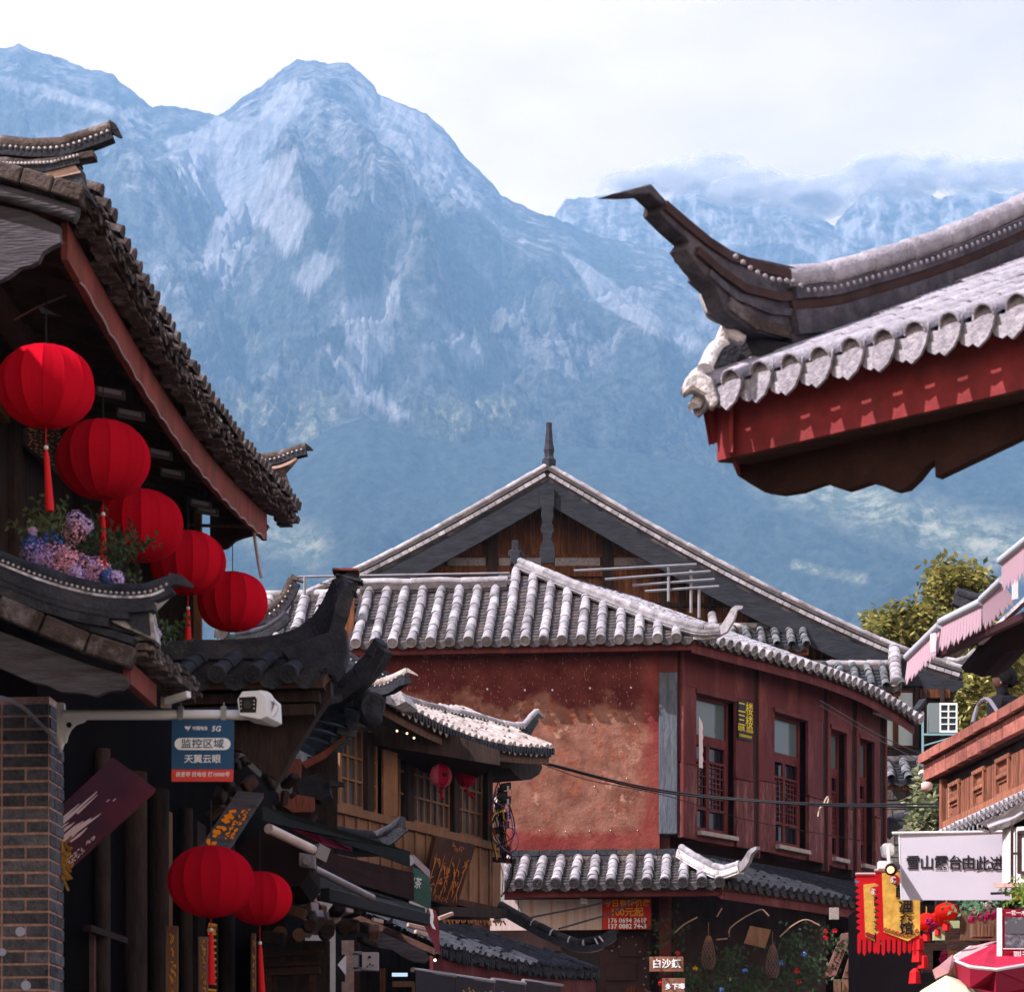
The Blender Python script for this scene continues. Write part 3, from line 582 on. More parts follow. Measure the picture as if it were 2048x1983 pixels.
# ---- side front: panels, windows, doors
def wz(py): return EYE+(HZ-py)/F*33.97
ZT, ZH, ZTR, ZTR2, ZS, ZB = wz(1292), wz(1378), wz(1455), wz(1464), wz(1655), wz(1674)
def wt(px): return WS.t(px)
def sp_(name, px0, px1, z0, z1, o0, o1, mt, lab=None, par=house, bevel=.004):
    a, b = (wt(px0), wt(px1)) if not isinstance(px0, tuple) else (px0[0], px1[0])
    m = MB(); m.prism([WS.at(a, z0, o0), WS.at(b, z0, o0), WS.at(b, z0, o1), WS.at(a, z0, o1)], Z*(z1-z0)); return put(name, m, mt, par, bevel=bevel, label=lab)
bays = [(1358, 1503, 1390, 1469), (1514, 1643, 1546, 1613), (1652, 1701, 1659, 1691), (1710, 1757, 1717, 1746)]
for i, (a, b, wa, wb) in enumerate(bays):
    sp_('wall_panel', a, b, ZH+.06, ZT, -.02, .03, REDW)
    sp_('lintel_board', wa-2, wb, ZH, ZH+.06, -.30, .045, REDW)
    zm = ZTR-.42-.02*i
    sp_('wall_panel', a, wa, zm, ZH+.06, -.02, .022, REDW); sp_('wall_panel', a, wa, ZB, zm-.015, -.02, .036, REDG)
    sp_('wall_panel', wb, b, zm-.06, ZH+.06, -.02, .022, REDW); sp_('wall_panel', wb, b, ZB, zm-.075, -.02, .036, REDG)
    sp_('batten', a, wa, zm-.012, zm+.012, .022, .05, REDW); sp_('batten', wb, b, zm-.072, zm-.048, .022, .05, REDW)
    wm = wa+(wb-wa)*(.72 if i < 2 else .55)
    win = thing('window', WS.at(wt(wa), ZS, -.2), None, None) if False else None
    fr = MB(); ta, tb = wt(wa), wt(wb)
    def bar(m, t0, t1, z0, z1, o0=-.14, o1=-.10): m.prism([WS.at(t0, z0, o0), WS.at(t1, z0, o0), WS.at(t1, z0, o1), WS.at(t0, z0, o1)], Z*(z1-z0))
    for q0, q1, y0, y1 in ((ta, ta+.035, ZS, ZH), (tb-.05, tb, ZS, ZH), (ta+.035, tb-.05, ZTR2-.03, ZTR), (ta+.035, tb-.05, ZH-.035, ZH), (ta+.035, tb-.05, ZS, ZS+.04)): bar(fr, q0, q1, y0, y1)
    wo = put('window', fr, REDW, house)
    gl = MB(); bar(gl, ta+.03, tb-.04, ZTR-.01, ZH-.02, -.135, -.128); put('pane', gl, GLASS, wo)
    # lattice leaves
    lt = MB(); mid = (ta+tb)/2-.02
    for (q0, q1) in ((ta+.035, mid), (mid+.006, tb-.05)):
        w_ = q1-q0
        for x0, x1, y0, y1 in ((q0, q0+.03, ZS+.04, ZTR2-.03), (q1-.03, q1, ZS+.04, ZTR2-.03), (q0, q1, ZTR2-.07, ZTR2-.03), (q0, q1, ZTR2-.28, ZTR2-.25), (q0, q1, ZS+.04, ZS+.08), (q0, q1, ZS+.30, ZS+.335)): bar(lt, x0, x1, y0, y1, -.13, -.10)
        for k in range(1, 4): bar(lt, q0+.03+(w_-.06)*k/4-.006, q0+.03+(w_-.06)*k/4+.006, ZS+.335, ZTR2-.25, -.122, -.108)
        for k in range(1, 9):
            zq = lerp(ZS+.335, ZTR2-.25, k/9); s_ = .25 if k % 2 else 0; bar(lt, q0+.03+(w_-.06)*s_, q0+.03+(w_-.06)*(1-s_), zq-.006, zq+.006, -.120, -.110)
    put('lattice', lt, REDW, wo)
    bk = MB(); bar(bk, ta+.03, tb-.04, ZS+.03, ZTR2-.03, -.17, -.15); put('backing_pane', bk, GLASSD, wo)
    sp_('window_sill', wa, wb-4, ZS-.055, ZS, -.2, .10, STONE)
    sp_('wall_panel', wa, wb, ZB, ZS-.055, -.2, .0, REDW)
for (a, b) in ((1503, 1514), (1643, 1652), (1701, 1710), (1757, 1768)): sp_('pillar', a, b, ZB-.1, ZT+.02, -.2, .015, DARKW); sp_('pillar_edge', b-3, b, ZB-.1, ZT, .015, .05, REDW)
sp_('pillar_edge', 1354, 1361, ZB, ZT, .03, .07, REDW)
m = MB(); o = wf(1465, 1400)
# poster with yellow lettering beside the first window, and a torn paper strip
pt = thing('notice_board', WS.at(wt(1484), wz(1480), .05), 'small black notice with yellow characters beside the first upper window', 'sign')
pz0, pz1 = WS.on(1484, 1480).z, WS.on(1484, 1403).z
sp_('board', 1470, 1497, pz0, pz1, .04, .055, flat('sign black', (.012, .016, .014), .3), par=pt, bevel=0)
YEL = flat('yellow print', (.75, .55, .03), .5)
xm = (wt(1470)+wt(1497))/2
for k, s_ in enumerate(('二楼', '三楼')): text(s_, .17, YEL, WS.at(xm, pz1-.10-.16*k, .058), WS.d, Z, pt)
text('烧烤. 甜品', .075, YEL, WS.at(xm, pz0+.13, .058), WS.d, Z, pt); text('17606943610', .05, YEL, WS.at(xm, pz0+.045, .058), WS.d, Z, pt)
m = MB(); a = wt(1391); b = wt(1399); pts = [WS.at(a, wz(1425), .05), WS.at(a, wz(1528), .05)]+[WS.at(b-.0+rnd.uniform(-.02, .01), wz(1528-k*9), .05) for k in range(11)]
m.prism(pts, WS.n*.004); tag(put('paper_strip', m, flat('pale paper', (.6, .5, .52)), None), 'torn white paper strip hanging at the first red window jamb', 'paper')
# ---- upper roof
eF = wf(694, 1285, EO); zE = wf(1385, 1274, EO).z
oF = WF.at(WF.t(694, EO), zE, EO); cor = None
# eave corner: where the two eave lines meet
def meet(p, d, q, e):
    den = d.x*e.y-d.y*e.x; t = ((q.x-p.x)*e.y-(q.y-p.y)*e.x)/den; return p+d*t
pF = WF.o+WF.n*EO; pS = WS.o+WS.n*EO; cor = meet(pF, WF.d, pS, WS.d); cor.z = zE
wF = (cor-Vector((oF.x, oF.y, zE))).dot(WF.d)
k_ = .76; zf = lambda d: k_*d-.05*math.sin(min(1, d/1.9)*math.pi)
apx = P(1035, 1118, 35.4); tA = (apx-oF).dot(WF.d); dA = (apx-oF).dot(-WF.n)
def dm(t): return 1.22 if t < tA-.16 else (dA*.97 if t < tA else max(.02, dA*(wF-t)/(wF-tA)))
roof_f, SF = roof(house, oF, WF.d, -WF.n, wF, .232, .061, zf, dm, L=.17, row=.075)
lenS = LW+.42; tc0 = (cor-WS.o).dot(WS.d); dS = (apx-cor).dot(-WS.n); tSA = max(.05, (apx-cor).dot(WS.d)); kS = (SF(tA, dA).z-zE)/dS
pathS = lambda t, o: WS.at(t+tc0, zE, EO+o)
roof_s, SS = roof(house, cor, WS.d, -WS.n, lenS, .175, .06, lambda d: kS*d, lambda t: dS*min(1, t/tSA), L=.2, objs=False, disc=True, path=pathS, row=.1, lift=lambda t, d: -.16*max(0, (t-3.2)/2.2)**2)
# ridges
top_l = [SF(t, 1.25)+Z*.115 for t in np.linspace(0, tA-.1, 8)]
for i, p in enumerate(top_l): p.z += .012*math.sin(i*2.1)
ridge(house, top_l, .050, .33, (.15, .12), TILE, TILEP, beads=False, layers=2)
hipc = [SF(tA, dA)+Z*.14, SF(tA+(wF-tA)*.35, dA*.65)+Z*.15, SF(tA+(wF-tA)*.7, dA*.30)+Z*.13, SF(wF, 0)+Z*.13, SF(wF, 0)+(WF.d*.30-V*.08)+Z*.10, SF(wF, 0)+(WF.d*.46-V*.12)+Z*.33]
hp = spline(hipc[:5], 16); ridge(house, hp, .048, .17, (.10, .09), TILE, TILE, beads=False, layers=3)
horn(house, spline([hipc[3]-Z*.02, hipc[4], hipc[5], hipc[5]+WF.d*.12+Z*.01], 8), .07, [.14, .14, .12, .11, .10, .08, .06, .05, .03], TILE)
sr = [SF(tA, dA)+Z*.10]+[SS(t, dS)+Z*.06 for t in np.linspace(.6, lenS, 8)]
ridge(house, sr, .045, .25, (.10, .10), TILED, TILEDP, beads=False)
# far horn of the side roof
fe = SS(lenS-.1, .1); horn(house, spline([fe-WS.d*.8+Z*.10, fe-WS.d*.3+Z*.05, fe+WS.d*.15+Z*.10, fe+WS.d*.42+Z*.30], 8), .10, [.10]*5+[.09, .07, .05, .03], TILED)
horn(house, spline([fe-WS.d*.8-Z*.02, fe-WS.d*.25-Z*.06, fe+WS.d*.2-Z*.02, fe+WS.d*.36+Z*.12], 8), .09, [.05]*9, LIME)
# fascia boards
def board_along(p, q, h, th, n_, mt, name='fascia', drop=0):
    m = MB(); m.prism([p-Z*drop, q-Z*drop, q-Z*drop-n_*th, p-Z*drop-n_*th], -Z*h); return put(name, m, mt, house, bevel=.004)
board_along(SF(0, .03), SF(wF, .03), .12, .03, WF.n, REDW, drop=.05); 
def board_path(S_, n, h, th, drop, mt, L_, d=.03, name='fascia'):
    m = MB(); a = []; 
    for t in np.linspace(0, L_, n): p = S_(t, d)-Z*drop; q = S_(t, d+th)-Z*drop; a.append([p, p-Z*h, q-Z*h, q, p])
    m.grid(a); m.add(a[0][:4], [(0,1,2,3)]); m.add(a[-1][:4], [(3,2,1,0)]); return put(name, m, mt, house)
board_path(SS, 20, .15, .03, .05, REDW, lenS)
# finial at the hip top
fp = SF(tA, dA)+Z*.08-WF.d*.03; m = MB(); m.obox(fp+Z*.09, Vector((.065, 0, 0)), Vector((0, .06, 0)), Z*.09); m.obox(fp+Z*.24, Vector((.045, 0, 0)), Vector((0, .045, 0)), Z*.07); m.obox(fp+Z*.15+Vector((-.06, 0, 0)), Vector((.03, 0, .02)), Vector((0, .04, 0)), Z*.04)
m.sweep(spline([fp+Vector((.04, 0, .26)), fp+Vector((.10, 0, .16)), fp+Vector((.17, 0, .02))], 5), .06, .06); put('finial', m, TILED, house, bevel=.01)
# ---- lower roof
EL = 1.1; zL = EYE+(HZ-1766)/F*32.9; oL = WF.at(WF.t(985, EL), zL, EL)
pF = WF.o+WF.n*EL; pS = WS.o+WS.n*EL; corL = meet(pF, WF.d, pS, WS.d); corL.z = zL; wL = (corL-oL).dot(WF.d)
zl = lambda d: .40*d
DISC = mat('dark roundel', (.10, .095, .11), .8, .4, 30, bump=.5, tint=(.05, .05, .06), tmix=.6, tscale=20)
rl, SL = roof(house, oL, WF.d, -WF.n, wL, .218, .060, zl, lambda t: min(1.0, max(.02, (wL-t)*2.3)), L=.17, row=.12, discs_mat=DISC)
lenL = LW+.1; tl0 = (corL-WS.o).dot(WS.d)
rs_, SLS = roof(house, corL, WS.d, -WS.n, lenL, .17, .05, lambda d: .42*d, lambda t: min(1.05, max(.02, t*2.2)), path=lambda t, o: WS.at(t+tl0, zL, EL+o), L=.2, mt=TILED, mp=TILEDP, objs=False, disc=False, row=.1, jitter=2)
for k, (zz, o) in enumerate(((0, .13), (.085, .10))):
    t = 0; 
    while t < wL-.75:
        l = rnd.uniform(.22, .26); p = oL+WF.d*(t+l/2)+WF.n*(-1.1+o)+Z*(.44+zz-.055)
        inst('flashing_brick', um('brick', rnd.choice((TILED, TILEDP, TILEW))), frame(p, WF.d*(l-.006), -WF.n*.12, Z*.075+WF.n*.0), rl); t += l
for k, (zz, o) in enumerate(((0, .13), (.07, .09))):
    t = .0
    while t < lenL-.7:
        l = rnd.uniform(.22, .27); tq = t+l/2+.45+tl0; p = WS.at(tq, zL+.42+zz-.04, o); dd = WS.dir(tq); inst('flashing_brick', um('brick', TILED), frame(p, dd*(l-.006), Vector((-dd.y, dd.x, 0))*.12, Z*.065), rs_); t += l
hw = wf(1338, 1690, .1)
hc = [P(1362, 1694, 33.6), P(1400, 1717, 33.2), P(1442, 1737, 32.9), P(1480, 1727, 32.7), P(1500, 1705, 32.6)]
ridge(house, spline(hc[:4], 10), .042, .2, (.11, .10), TILE, LIME, beads=False, layers=2)
horn(house, spline([hc[2]-Z*.02, hc[3]-Z*.0, hc[4]+Z*.03, P(1516, 1692, 32.5)], 8), .06, [.12, .12, .11, .10, .09, .07, .06, .05, .035], TILE)
m = MB(); m.prism([SL(0, .05)-Z*.06, SL(wL, .05)-Z*.06, SL(wL, .05)-Z*.06+V*.10, SL(0, .05)-Z*.06+V*.10], -Z*.105); put('eave_beam', m, REDW, house, bevel=.005)
m = MB(); m.prism([SL(0, .3)-Z*.17, SL(wL-.1, .3)-Z*.17, SL(wL-.1, .3)-Z*.17+V*.10, SL(0, .3)-Z*.17+V*.10], -Z*.04); put('lower_beam', m, DARKW, house)
board_path(SLS, 16, .15, .08, .06, REDW, lenL, .05, 'eave_beam'); board_path(SLS, 16, .13, .1, .16, DARKW, lenL, .35, 'lower_beam')
# ground floor: dark shop front
m = MB(); m.prism([WF.at(tL, 0, -.3), WF.at(WF.t(1345), 0, -.3), WS.at(LW, 0, -.9), WS.at(LW, 0, -1.2), WF.at(tL, 0, -1.2)], Z*5.6); put('shop_back_wall', m, mat('dark shop wall', (.035, .018, .018), .9, .5, 3), house)
for px_ in (1330, 1337): pass
m = MB(); a = WF.t(1318, .25); b = WF.t(1342, .25); m.prism([WF.at(a, 0, .3), WF.at(b, 0, .3), WF.at(b, 0, .1), WF.at(a, 0, .1)], Z*5.45); put('shop_post', m, REDW, house, bevel=.006)
# ------------------------------------------------------------------ the large gabled house behind
GY = 42.0; GP = Pl(1095, GY, (1, -.03)); gn = GP.n
gh = thing('gabled_house', P(1150, 1400, GY+3)*1, 'large house behind with a wide plank gable and long grey tiled verges', 'house'); gh.location.z = 0; WL[gh] = Vector((gh.location.x, gh.location.y, 0))
ap = GP.on(1095, 938); lf = GP.on(440, 1268); rt = GP.on(1925, 1358)
def gp(px, py, off=0): return GP.on(px, py, off)
def sag(a, b, n, s): return [lerp(a, b, i/n)-Z*s*math.sin(math.pi*i/n) for i in range(n+1)]
for side, end in ((-1, lf), (1, rt)):
    path = sag(ap, end, 40, .12) if side < 0 else [p+Z*(.30*max(0, i/40-.8)**1.5*4) for i, p in enumerate(sag(ap, end, 40, .16))]
    # roof body running back from the verge
    m = MB(); m.grid([[p+Z*.02 for p in path], [p+Z*.02+V*9-gn*0 for p in path]]); m.grid([[p-Z*.10 for p in path], [p-Z*.10+V*9 for p in path]]); m.grid([[p+Z*.02 for p in path], [p-Z*.10 for p in path]])
    rf = put('roof', m, TILEP, gh)
    # barge board
    lo = [p-Z*(.14+.0*i) for i, p in enumerate(path)]
    hgt = [.40]*33+([.40, .38, .34, .28, .33, .30, .22, .10] if side > 0 else [.40]*8)
    m = MB(); fr = [p+gn*.06 for p in lo]; f2 = [p-Z*hgt[i] for i, p in enumerate(fr)]
    m.grid([fr, f2]); m.grid([[p-gn*.05 for p in f2], [p-gn*.05 for p in fr]]); m.grid([f2, [p-gn*.05 for p in f2]]); m.grid([[p-gn*.05 for p in fr], fr]); put('barge_board', m, GREYW, gh)
    # verge: stepped rows of tiles and a round capping
    ls = [0]; 
    for a, b in zip(path, path[1:]): ls.append(ls[-1]+(b-a).length)
    def at(s_):
        s_ = max(0, min(ls[-1]-1e-5, s_))
        for i in range(len(ls)-1):
            if s_ <= ls[i+1]: return lerp(path[i], path[i+1], (s_-ls[i])/(ls[i+1]-ls[i]))
    s_ = .08
    while s_ < ls[-1]-.1:
        l = .125*rnd.uniform(.95, 1.05); a = at(s_); y = at(s_+l)-a; n_ = y.cross(gn).normalized(); n_ = n_ if n_.z > 0 else -n_
        c = a+gn*.02-n_*.10
        inst('verge_tile', um('slab', TILE), frame(c-gn*.06, gn*.26, y*.93, n_*.055), rf)
        inst('verge_tile', um('slab', TILEP), frame(c-gn*.06-n_*.06, gn*.20, y*.95, n_*.05), rf); s_ += l
    cp = [p+Z*.055+gn*.02 for p in path]; ridge(gh, cp, .045, .27, (.12, .05), TILE, TILEP, beads=False, objs=True, name='verge_ridge')
    cp = [p+Z*.10-V*.0-gn*.28 for p in path]; ridge(gh, cp, .055, .3, (.13, .10), TILED, TILEDP, beads=False, name='verge_ridge')
# gable wall of planks
WO = -.55
def bx(px0, px1, py0, py1, o0, o1, nm, mt, par=gh):
    a = gp(px0, py1, o0); b = gp(px1, py1, o0); c = gp(px0, py0, o0); m = MB(); m.prism([a, b, b-gn*(o0-o1), a-gn*(o0-o1)], Z*(c.z-a.z)); return put(nm, m, mt, par)
def roofline(px): return (953+abs(px-1095)*.508)+18
x = 700.0
while x < 1800:
    w_ = rnd.uniform(15, 22); top = roofline(x+w_/2)
    if top < 1400: bx(x, x+w_-1.2, top, 1560, WO, WO-.04-rnd.uniform(0, .02), 'wall_plank', BROWN)
    x += w_
bx(810, 1380, 1108, 1114, WO+.05, WO-.03, 'beam', BROWN); bx(850, 1420, 1132, 1152, WO+.08, WO-.03, 'beam', BROWN)
LP = mat('pale lattice panel', (.24, .23, .26), .9, .35, 30, tint=(.12, .11, .13), tmix=.6, tscale=20)
for a, b in ((895, 972), (998, 1082), (1110, 1200), (1228, 1320), (1342, 1420)): bx(a, b, 1114, 1131, WO+.03, WO-.02, 'infill_panel', LP)
for c in (985, 1214, 1331): bx(c-10, c+10, roofline(c)+10, 1300, WO+.09, WO-.03, 'post', DARKW)
for c in (1362, 1420, 1500): bx(c-4, c+4, 1150, 1250, WO+.06, WO-.03, 'batten', DARKW)
bx(1000, 1540, 1205, 1212, WO+.07, WO-.03, 'beam', DARKW)
for a, b in ((1345, 1360), (1366, 1415), (1425, 1480)): pass
# hanging carved board at the apex
prof = [(-14,975),(14,975),(14,1010),(11,1018),(13,1030),(9,1045),(12,1052),(14,1060),(9,1068),(8,1080),(14,1090),(16,1108),(12,1126),(-12,1126),(-16,1108),(-14,1090),(-8,1080),(-9,1068),(-14,1060),(-12,1052),(-9,1045),(-13,1030),(-11,1018),(-14,1010)]
m = MB(); m.prism([gp(1095+a, b, .12) for a, b in prof], -gn*.05); put('hanging_board', m, GREYW, gh, bevel=.006)
# finial
fp = gp(1098, 930, -.02); m = MB(); sc = GY/F
m.lathe(fp, [(13*sc, -6*sc), (14*sc, 10*sc), (9*sc, 16*sc), (9*sc, 22*sc), (11*sc, 30*sc), (8*sc, 44*sc), (7*sc, 60*sc), (5.5*sc, 74*sc), (6*sc, 76*sc), (6*sc, 84*sc), (4*sc, 85*sc)], 8); put('finial', m, TILED, gh)
# lean-to roofs under the right verge
def small_roof(par, px0, px1, py_e, off, depth, k, sp, r, n_obj=True, mt=TILED, L=.16, capd=None):
    a = GP.on(px0, py_e, off); b = GP.on(px1, py_e, off); b.z = a.z
    rr, S_ = roof(par, a, GP.d, -gn, (b-a).length, sp, r, lambda d: k*d, lambda t: depth, L=L, mt=mt, mp=TILEDP, objs=n_obj, disc=False, row=.12, jitter=2)
    ridge(par, [S_(t, depth)+Z*.05 for t in np.linspace(0, (b-a).length, 4)], .06, .3, (.12, .10), TILE, TILEP, beads=False)
    m = MB(); m.prism([S_(0, .05)-Z*.07, S_((b-a).length, .05)-Z*.07, S_((b-a).length, .12)-Z*.07, S_(0, .12)-Z*.07], -Z*.09); put('fascia', m, BROWN, par); return rr
TG = mat('greenish grey tile', (.09, .10, .115), .8, .5, 8, bump=.6, bscale=50, tint=(.34, .31, .33), tmix=.8, tscale=7, obj_var=.2)
small_roof(gh, 1425, 1618, 1292, .50, .62, .60, .215, .06, mt=TG); small_roof(gh, 1585, 1802, 1374, .75, .72, .60, .215, .06, mt=TG)
p = GP.on(1793, 1365, .75); q = GP.on(1788, 1302, .15); ridge(gh, [p, lerp(p, q, .5)-Z*.03, q+Z*.05], .09, .12, (.15, .1), TILE, LIMEP, beads=False)
q = GP.on(1425, 1232, 0); ridge(gh, [GP.on(1432, 1290, .45), GP.on(1424, 1228, -.05)], .07, .16, (.12, .1), TILE, TILEP, beads=False)
# upper storey wall at the right with windows
m = MB(); a = GP.on(1560, 1600, .0); b = GP.on(1905, 1600, .0); m.prism([a, b, b-gn*.3, a-gn*.3], Z*(GP.on(1600, 1372, 0).z-a.z)); put('upper_wall', m, DARKW, gh)
wl = thing('x', (0, 0, 0), None, None) if False else None
for (x0, x1, y0, y1) in ((1762, 1786, 1385, 1490), (1797, 1825, 1385, 1490)):
    f_ = bx(x0-5, x1+5, y0-5, y1+5, .06, .02, 'window', BROWN); bx(x0, x1, y0, y1, .075, .062, 'pane', flat('pale sky glass', (.35, .45, .52), .15), f_)
for c in (1791, 1834, 1850, 1885): bx(c-4, c+4, 1375, 1495, .14, .0, 'post', DARKW if c > 1830 else BROWN)
bx(1840, 1900, 1378, 1395, .1, 0, 'beam', BROWN); bx(1762, 1845, 1497, 1513, .16, .0, 'window_sill', DARKW)
small_roof(gh, 1766, 1892, 1560, 1.0, .75, .50, .25, .07, mt=TG)
# stone lower wall
st = put('stone_wall_back', MB().prism([GP.on(1765, 1760, .35), GP.on(1895, 1760, .35), GP.on(1895, 1760, .1), GP.on(1765, 1760, .1)], Z*(GP.on(1800, 1575, .35).z-GP.on(1800, 1760, .35).z)), mat('pale joint', (.12, .11, .11), .95), gh)
SB = mat('rough wall stone', (.15, .135, .13), .95, .35, 8, bump=.9, bscale=20, obj_var=.35)
y = 1580
while y < 1750:
    h = rnd.uniform(18, 27); x = 1766+rnd.uniform(-15, 0)
    while x < 1892:
        w_ = rnd.uniform(24, 44); a = GP.on(max(1766, x), y+h, .36); b = GP.on(min(1894, x+w_-1.5), y+h, .36); c = GP.on(x, y+1.5, .36)
        if (b-a).length > .05: inst('stone', um('brick', SB), frame((a+b)/2+gn*rnd.uniform(.01, .03), GP.d*(b-a).length, -gn*.1, Z*(c.z-a.z)), st)
        x += w_
    y += h
# low curled ridge in front of the stone wall
ridge(gh, spline([GP.on(1900, 1690, 1.5), GP.on(1850, 1640, 1.5), GP.on(1800, 1632, 1.5), GP.on(1768, 1660, 1.5)], 8), .09, .25, (.14, .12), TILED, TILEDP, beads=False)
# verge horn at the far right
hp_ = [GP.on(1860, 1298, -.2), GP.on(1890, 1318, -.2), GP.on(1915, 1322, -.2), GP.on(1940, 1312, -.2), GP.on(1950, 1300, -.2)]
ridge(gh, spline(hp_, 10), .045, .16, (.1, .1), TILE, TILEP, beads=False, layers=2)
# white lattice lamp box on a bracket
lb = thing('lattice_box', GP.on(1895, 1468, .8), 'white lattice lamp box on a blue bracket at the gabled house corner', 'lamp box')
m = MB(); a = GP.on(1879, 1464, .85); b = GP.on(1915, 1464, .85); zt = GP.on(1879, 1405, .85).z-a.z
for q0, q1, y0, y1 in [(0, 1, 0, .07), (0, 1, .93, 1), (0, .09, .07, .93), (.91, 1, .07, .93), (.46, .54, .07, .93)]+[(.09, .91, .07+.215*k-.02, .07+.215*k+.02) for k in (1, 2, 3)]:
    p0 = lerp(a, b, q0); p1 = lerp(a, b, q1); m.prism([p0+Z*zt*y0, p1+Z*zt*y0, p1+Z*zt*y0-gn*.03, p0+Z*zt*y0-gn*.03], Z*zt*(y1-y0))
put('lattice', m, WPAINT, lb); m = MB(); m.prism([a-gn*.031, b-gn*.031, b-gn*.2, a-gn*.2], Z*zt); put('box', m, flat('teal dark', (.03, .06, .07)), lb)
m = MB(); m.prism([a-GP.d*.16+gn*.0, a-gn*.002, a-gn*.22, a-GP.d*.16-gn*.22], Z*zt); put('side_panel', m, flat('grey box side', (.16, .2, .22)), lb)
m = MB(); m.beam(a-GP.d*.25-Z*.03, b-Z*.03, .03, .03); m.beam(a-GP.d*.25-Z*.2, b-Z*.05, .02, .02); m.beam(a-GP.d*.25-Z*.35, a-GP.d*.25+Z*.3, .03, .03); put('bracket', m, flat('pale blue paint', (.2, .35, .4)), lb)
# ------------------------------------------------------------------ left neighbour roof and roof-top railings
nb = thing('neighbour_house', P(600, 1300, 36)*1, 'low grey tiled roof left of the red corner house, partly hidden', 'house'); nb.location.z = 0; WL[nb] = Vector((nb.location.x, nb.location.y, 0))
a = P(520, 1262, 35.5); b = P(645, 1262, 35.2)
m = MB(); m.prism([Vector((a.x-.5, a.y+.3, 0)), Vector((b.x+.2, b.y+.3, 0)), Vector((b.x+.2, b.y+1.4, 0)), Vector((a.x-.5, a.y+1.4, 0))], Z*(a.z-.05)); put('wall', m, TILEP, nb)
nr, NS = roof(nb, a-U*.6, U, V, (b-a).length+.5, .24, .07, lambda d: .75*d, lambda t: .72, L=.17)
ridge(nb, [NS(t, .74)+Z*.08 for t in np.linspace(0, (b-a).length+1.0, 6)], .055, .3, (.14, .12), TILE, TILEP, beads=False, layers=2)
m = MB(); m.tube([NS(.2, -.02)-Z*.03, NS((b-a).length+.6, -.02)-Z*.05], .05, 8); put('gutter', m, flat('teal gutter', (.06, .12, .15), .4), nb)
hh = spline([P(490, 1235, 33), P(540, 1222, 33), P(570, 1190, 33), P(585, 1158, 33)], 10)
ridge(nb, hh, .06, .2, (.10, .10), TILEW, TILED, beads=True, bead_sp=.07); horn(nb, [hh[-1]+Z*.06, P(607, 1162, 33)], .08, [.06, .02], TILEW)
ridge(nb, spline([P(470, 1270, 32), P(520, 1262, 32), P(560, 1238, 32), P(572, 1225, 32)], 8), .04, .2, (.08, .08), TILED, TILED, beads=False)
m = MB(); a = P(690, 1180, 34.6); b = P(665, 1318, 34.2); m.beam(P(697, 1180, 34.3), P(697, 1335, 34.3), .12, .14); put('post', m, BROWN, nb)
rl_ = thing('roof_railing', P(1000, 1180, 36.2), 'thin grey pipe railing along the roof terrace before the gable', 'railing'); r_ = .017
def pipe(a, b, r=r_, nm='rail'): m = MB(); m.tube([a, b], r, 6); return put(nm, m, METAL, rl_)
pipe(P(597, 1153, 36.4), P(1019, 1146, 36.0)); pipe(P(640, 1166, 36.4), P(985, 1172, 36.0), .012)
pipe(P(1148, 1141, 36.2), P(1393, 1128, 36.0)); pipe(P(1210, 1158, 36.2), P(1421, 1142, 36.0)); pipe(P(1265, 1170, 36.2), P(1429, 1158, 36.0)); pipe(P(1290, 1182, 36.2), P(1438, 1172, 36.0))
for x_, y0, y1 in ((609, 1153, 1182), (1337, 1131, 1192), (1382, 1140, 1215), (1398, 1176, 1225)): pipe(P(x_, y0, 36.1), P(x_, y1+10, 36.1), .022, 'rail_post')
# ------------------------------------------------------------------ left house: upper storey with the lanterns
FP = Pl(135, 14.2, V); FN = FP.n                     # plane of the eave board along the street
GA = Pl(100, 13.95, U); GN = GA.n
lh = thing('lantern_house', (-4.0, 15, 0), 'dark timber house at the left edge with a red eave board and ridge horns', 'house')
zA = FP.on(142, 432).z; LA = FP.t(534)
sagA = lambda t: -.17*math.sin(math.pi*min(1, max(0, t/LA)))
lift = lambda t, d: sagA(t)
oA = FP.o+FP.n*.13+V*-.12+Z*(zA+.03)
roof(lh, oA, V, -FN, LA+.45, .15, .055, lambda d: .32*d+.06*d*d, lambda t: 1.9, L=.22, mt=TILEW, mp=TILEW, objs=False, disc=False, lift=lift, thick=.05, row=.07, jitter=4)
# jagged stack of tile edges under the cover tiles
m = MB(); t = 0
while t < LA+.4:
    for k in range(3):
        l = rnd.uniform(.05, .09); o = rnd.uniform(.10, .17)-.03*k; p = FP.at(t, zA+sagA(t)+.005-.028*k+rnd.uniform(-.006, .006), o)
        m.obox(p, V*l*.5, FN*.05, Z*.010)
    t += .075
put('tile_edges', m, TILEW, lh, kind='stuff')
m = MB(); t = .03
while t < LA+.4:
    if rnd.random() < .5: bead(m, FP.at(t, zA+sagA(t)+rnd.uniform(-.02, .05), .16), .010*rnd.uniform(.7, 1.8))
    t += .07
put('mortar_crumbs', m, LIME, lh, kind='stuff')
m = MB(); a = []
for i in range(31):
    t = LA*i/30; p = FP.at(t, zA+sagA(t)-.06, 0); a.append([p, p-Z*.19, p-Z*.19-FN*.035, p-FN*.035, p])
m.grid(a); m.add(a[0][:4], [(0,1,2,3)]); m.add(a[-1][:4], [(3,2,1,0)]); put('fascia_board', m, REDF, lh)
# string of lights under the board
m = MB(); pts = []
for i in range(60):
    t = LA*(.04+.93*i/59); pts.append(FP.at(t, zA+sagA(t)-.27+.022*abs(math.sin(i*.9)), .01))
m.tube(pts, .006, 5); put('light_hose', m, flat('clear hose', (.35, .30, .32), .3), lh)
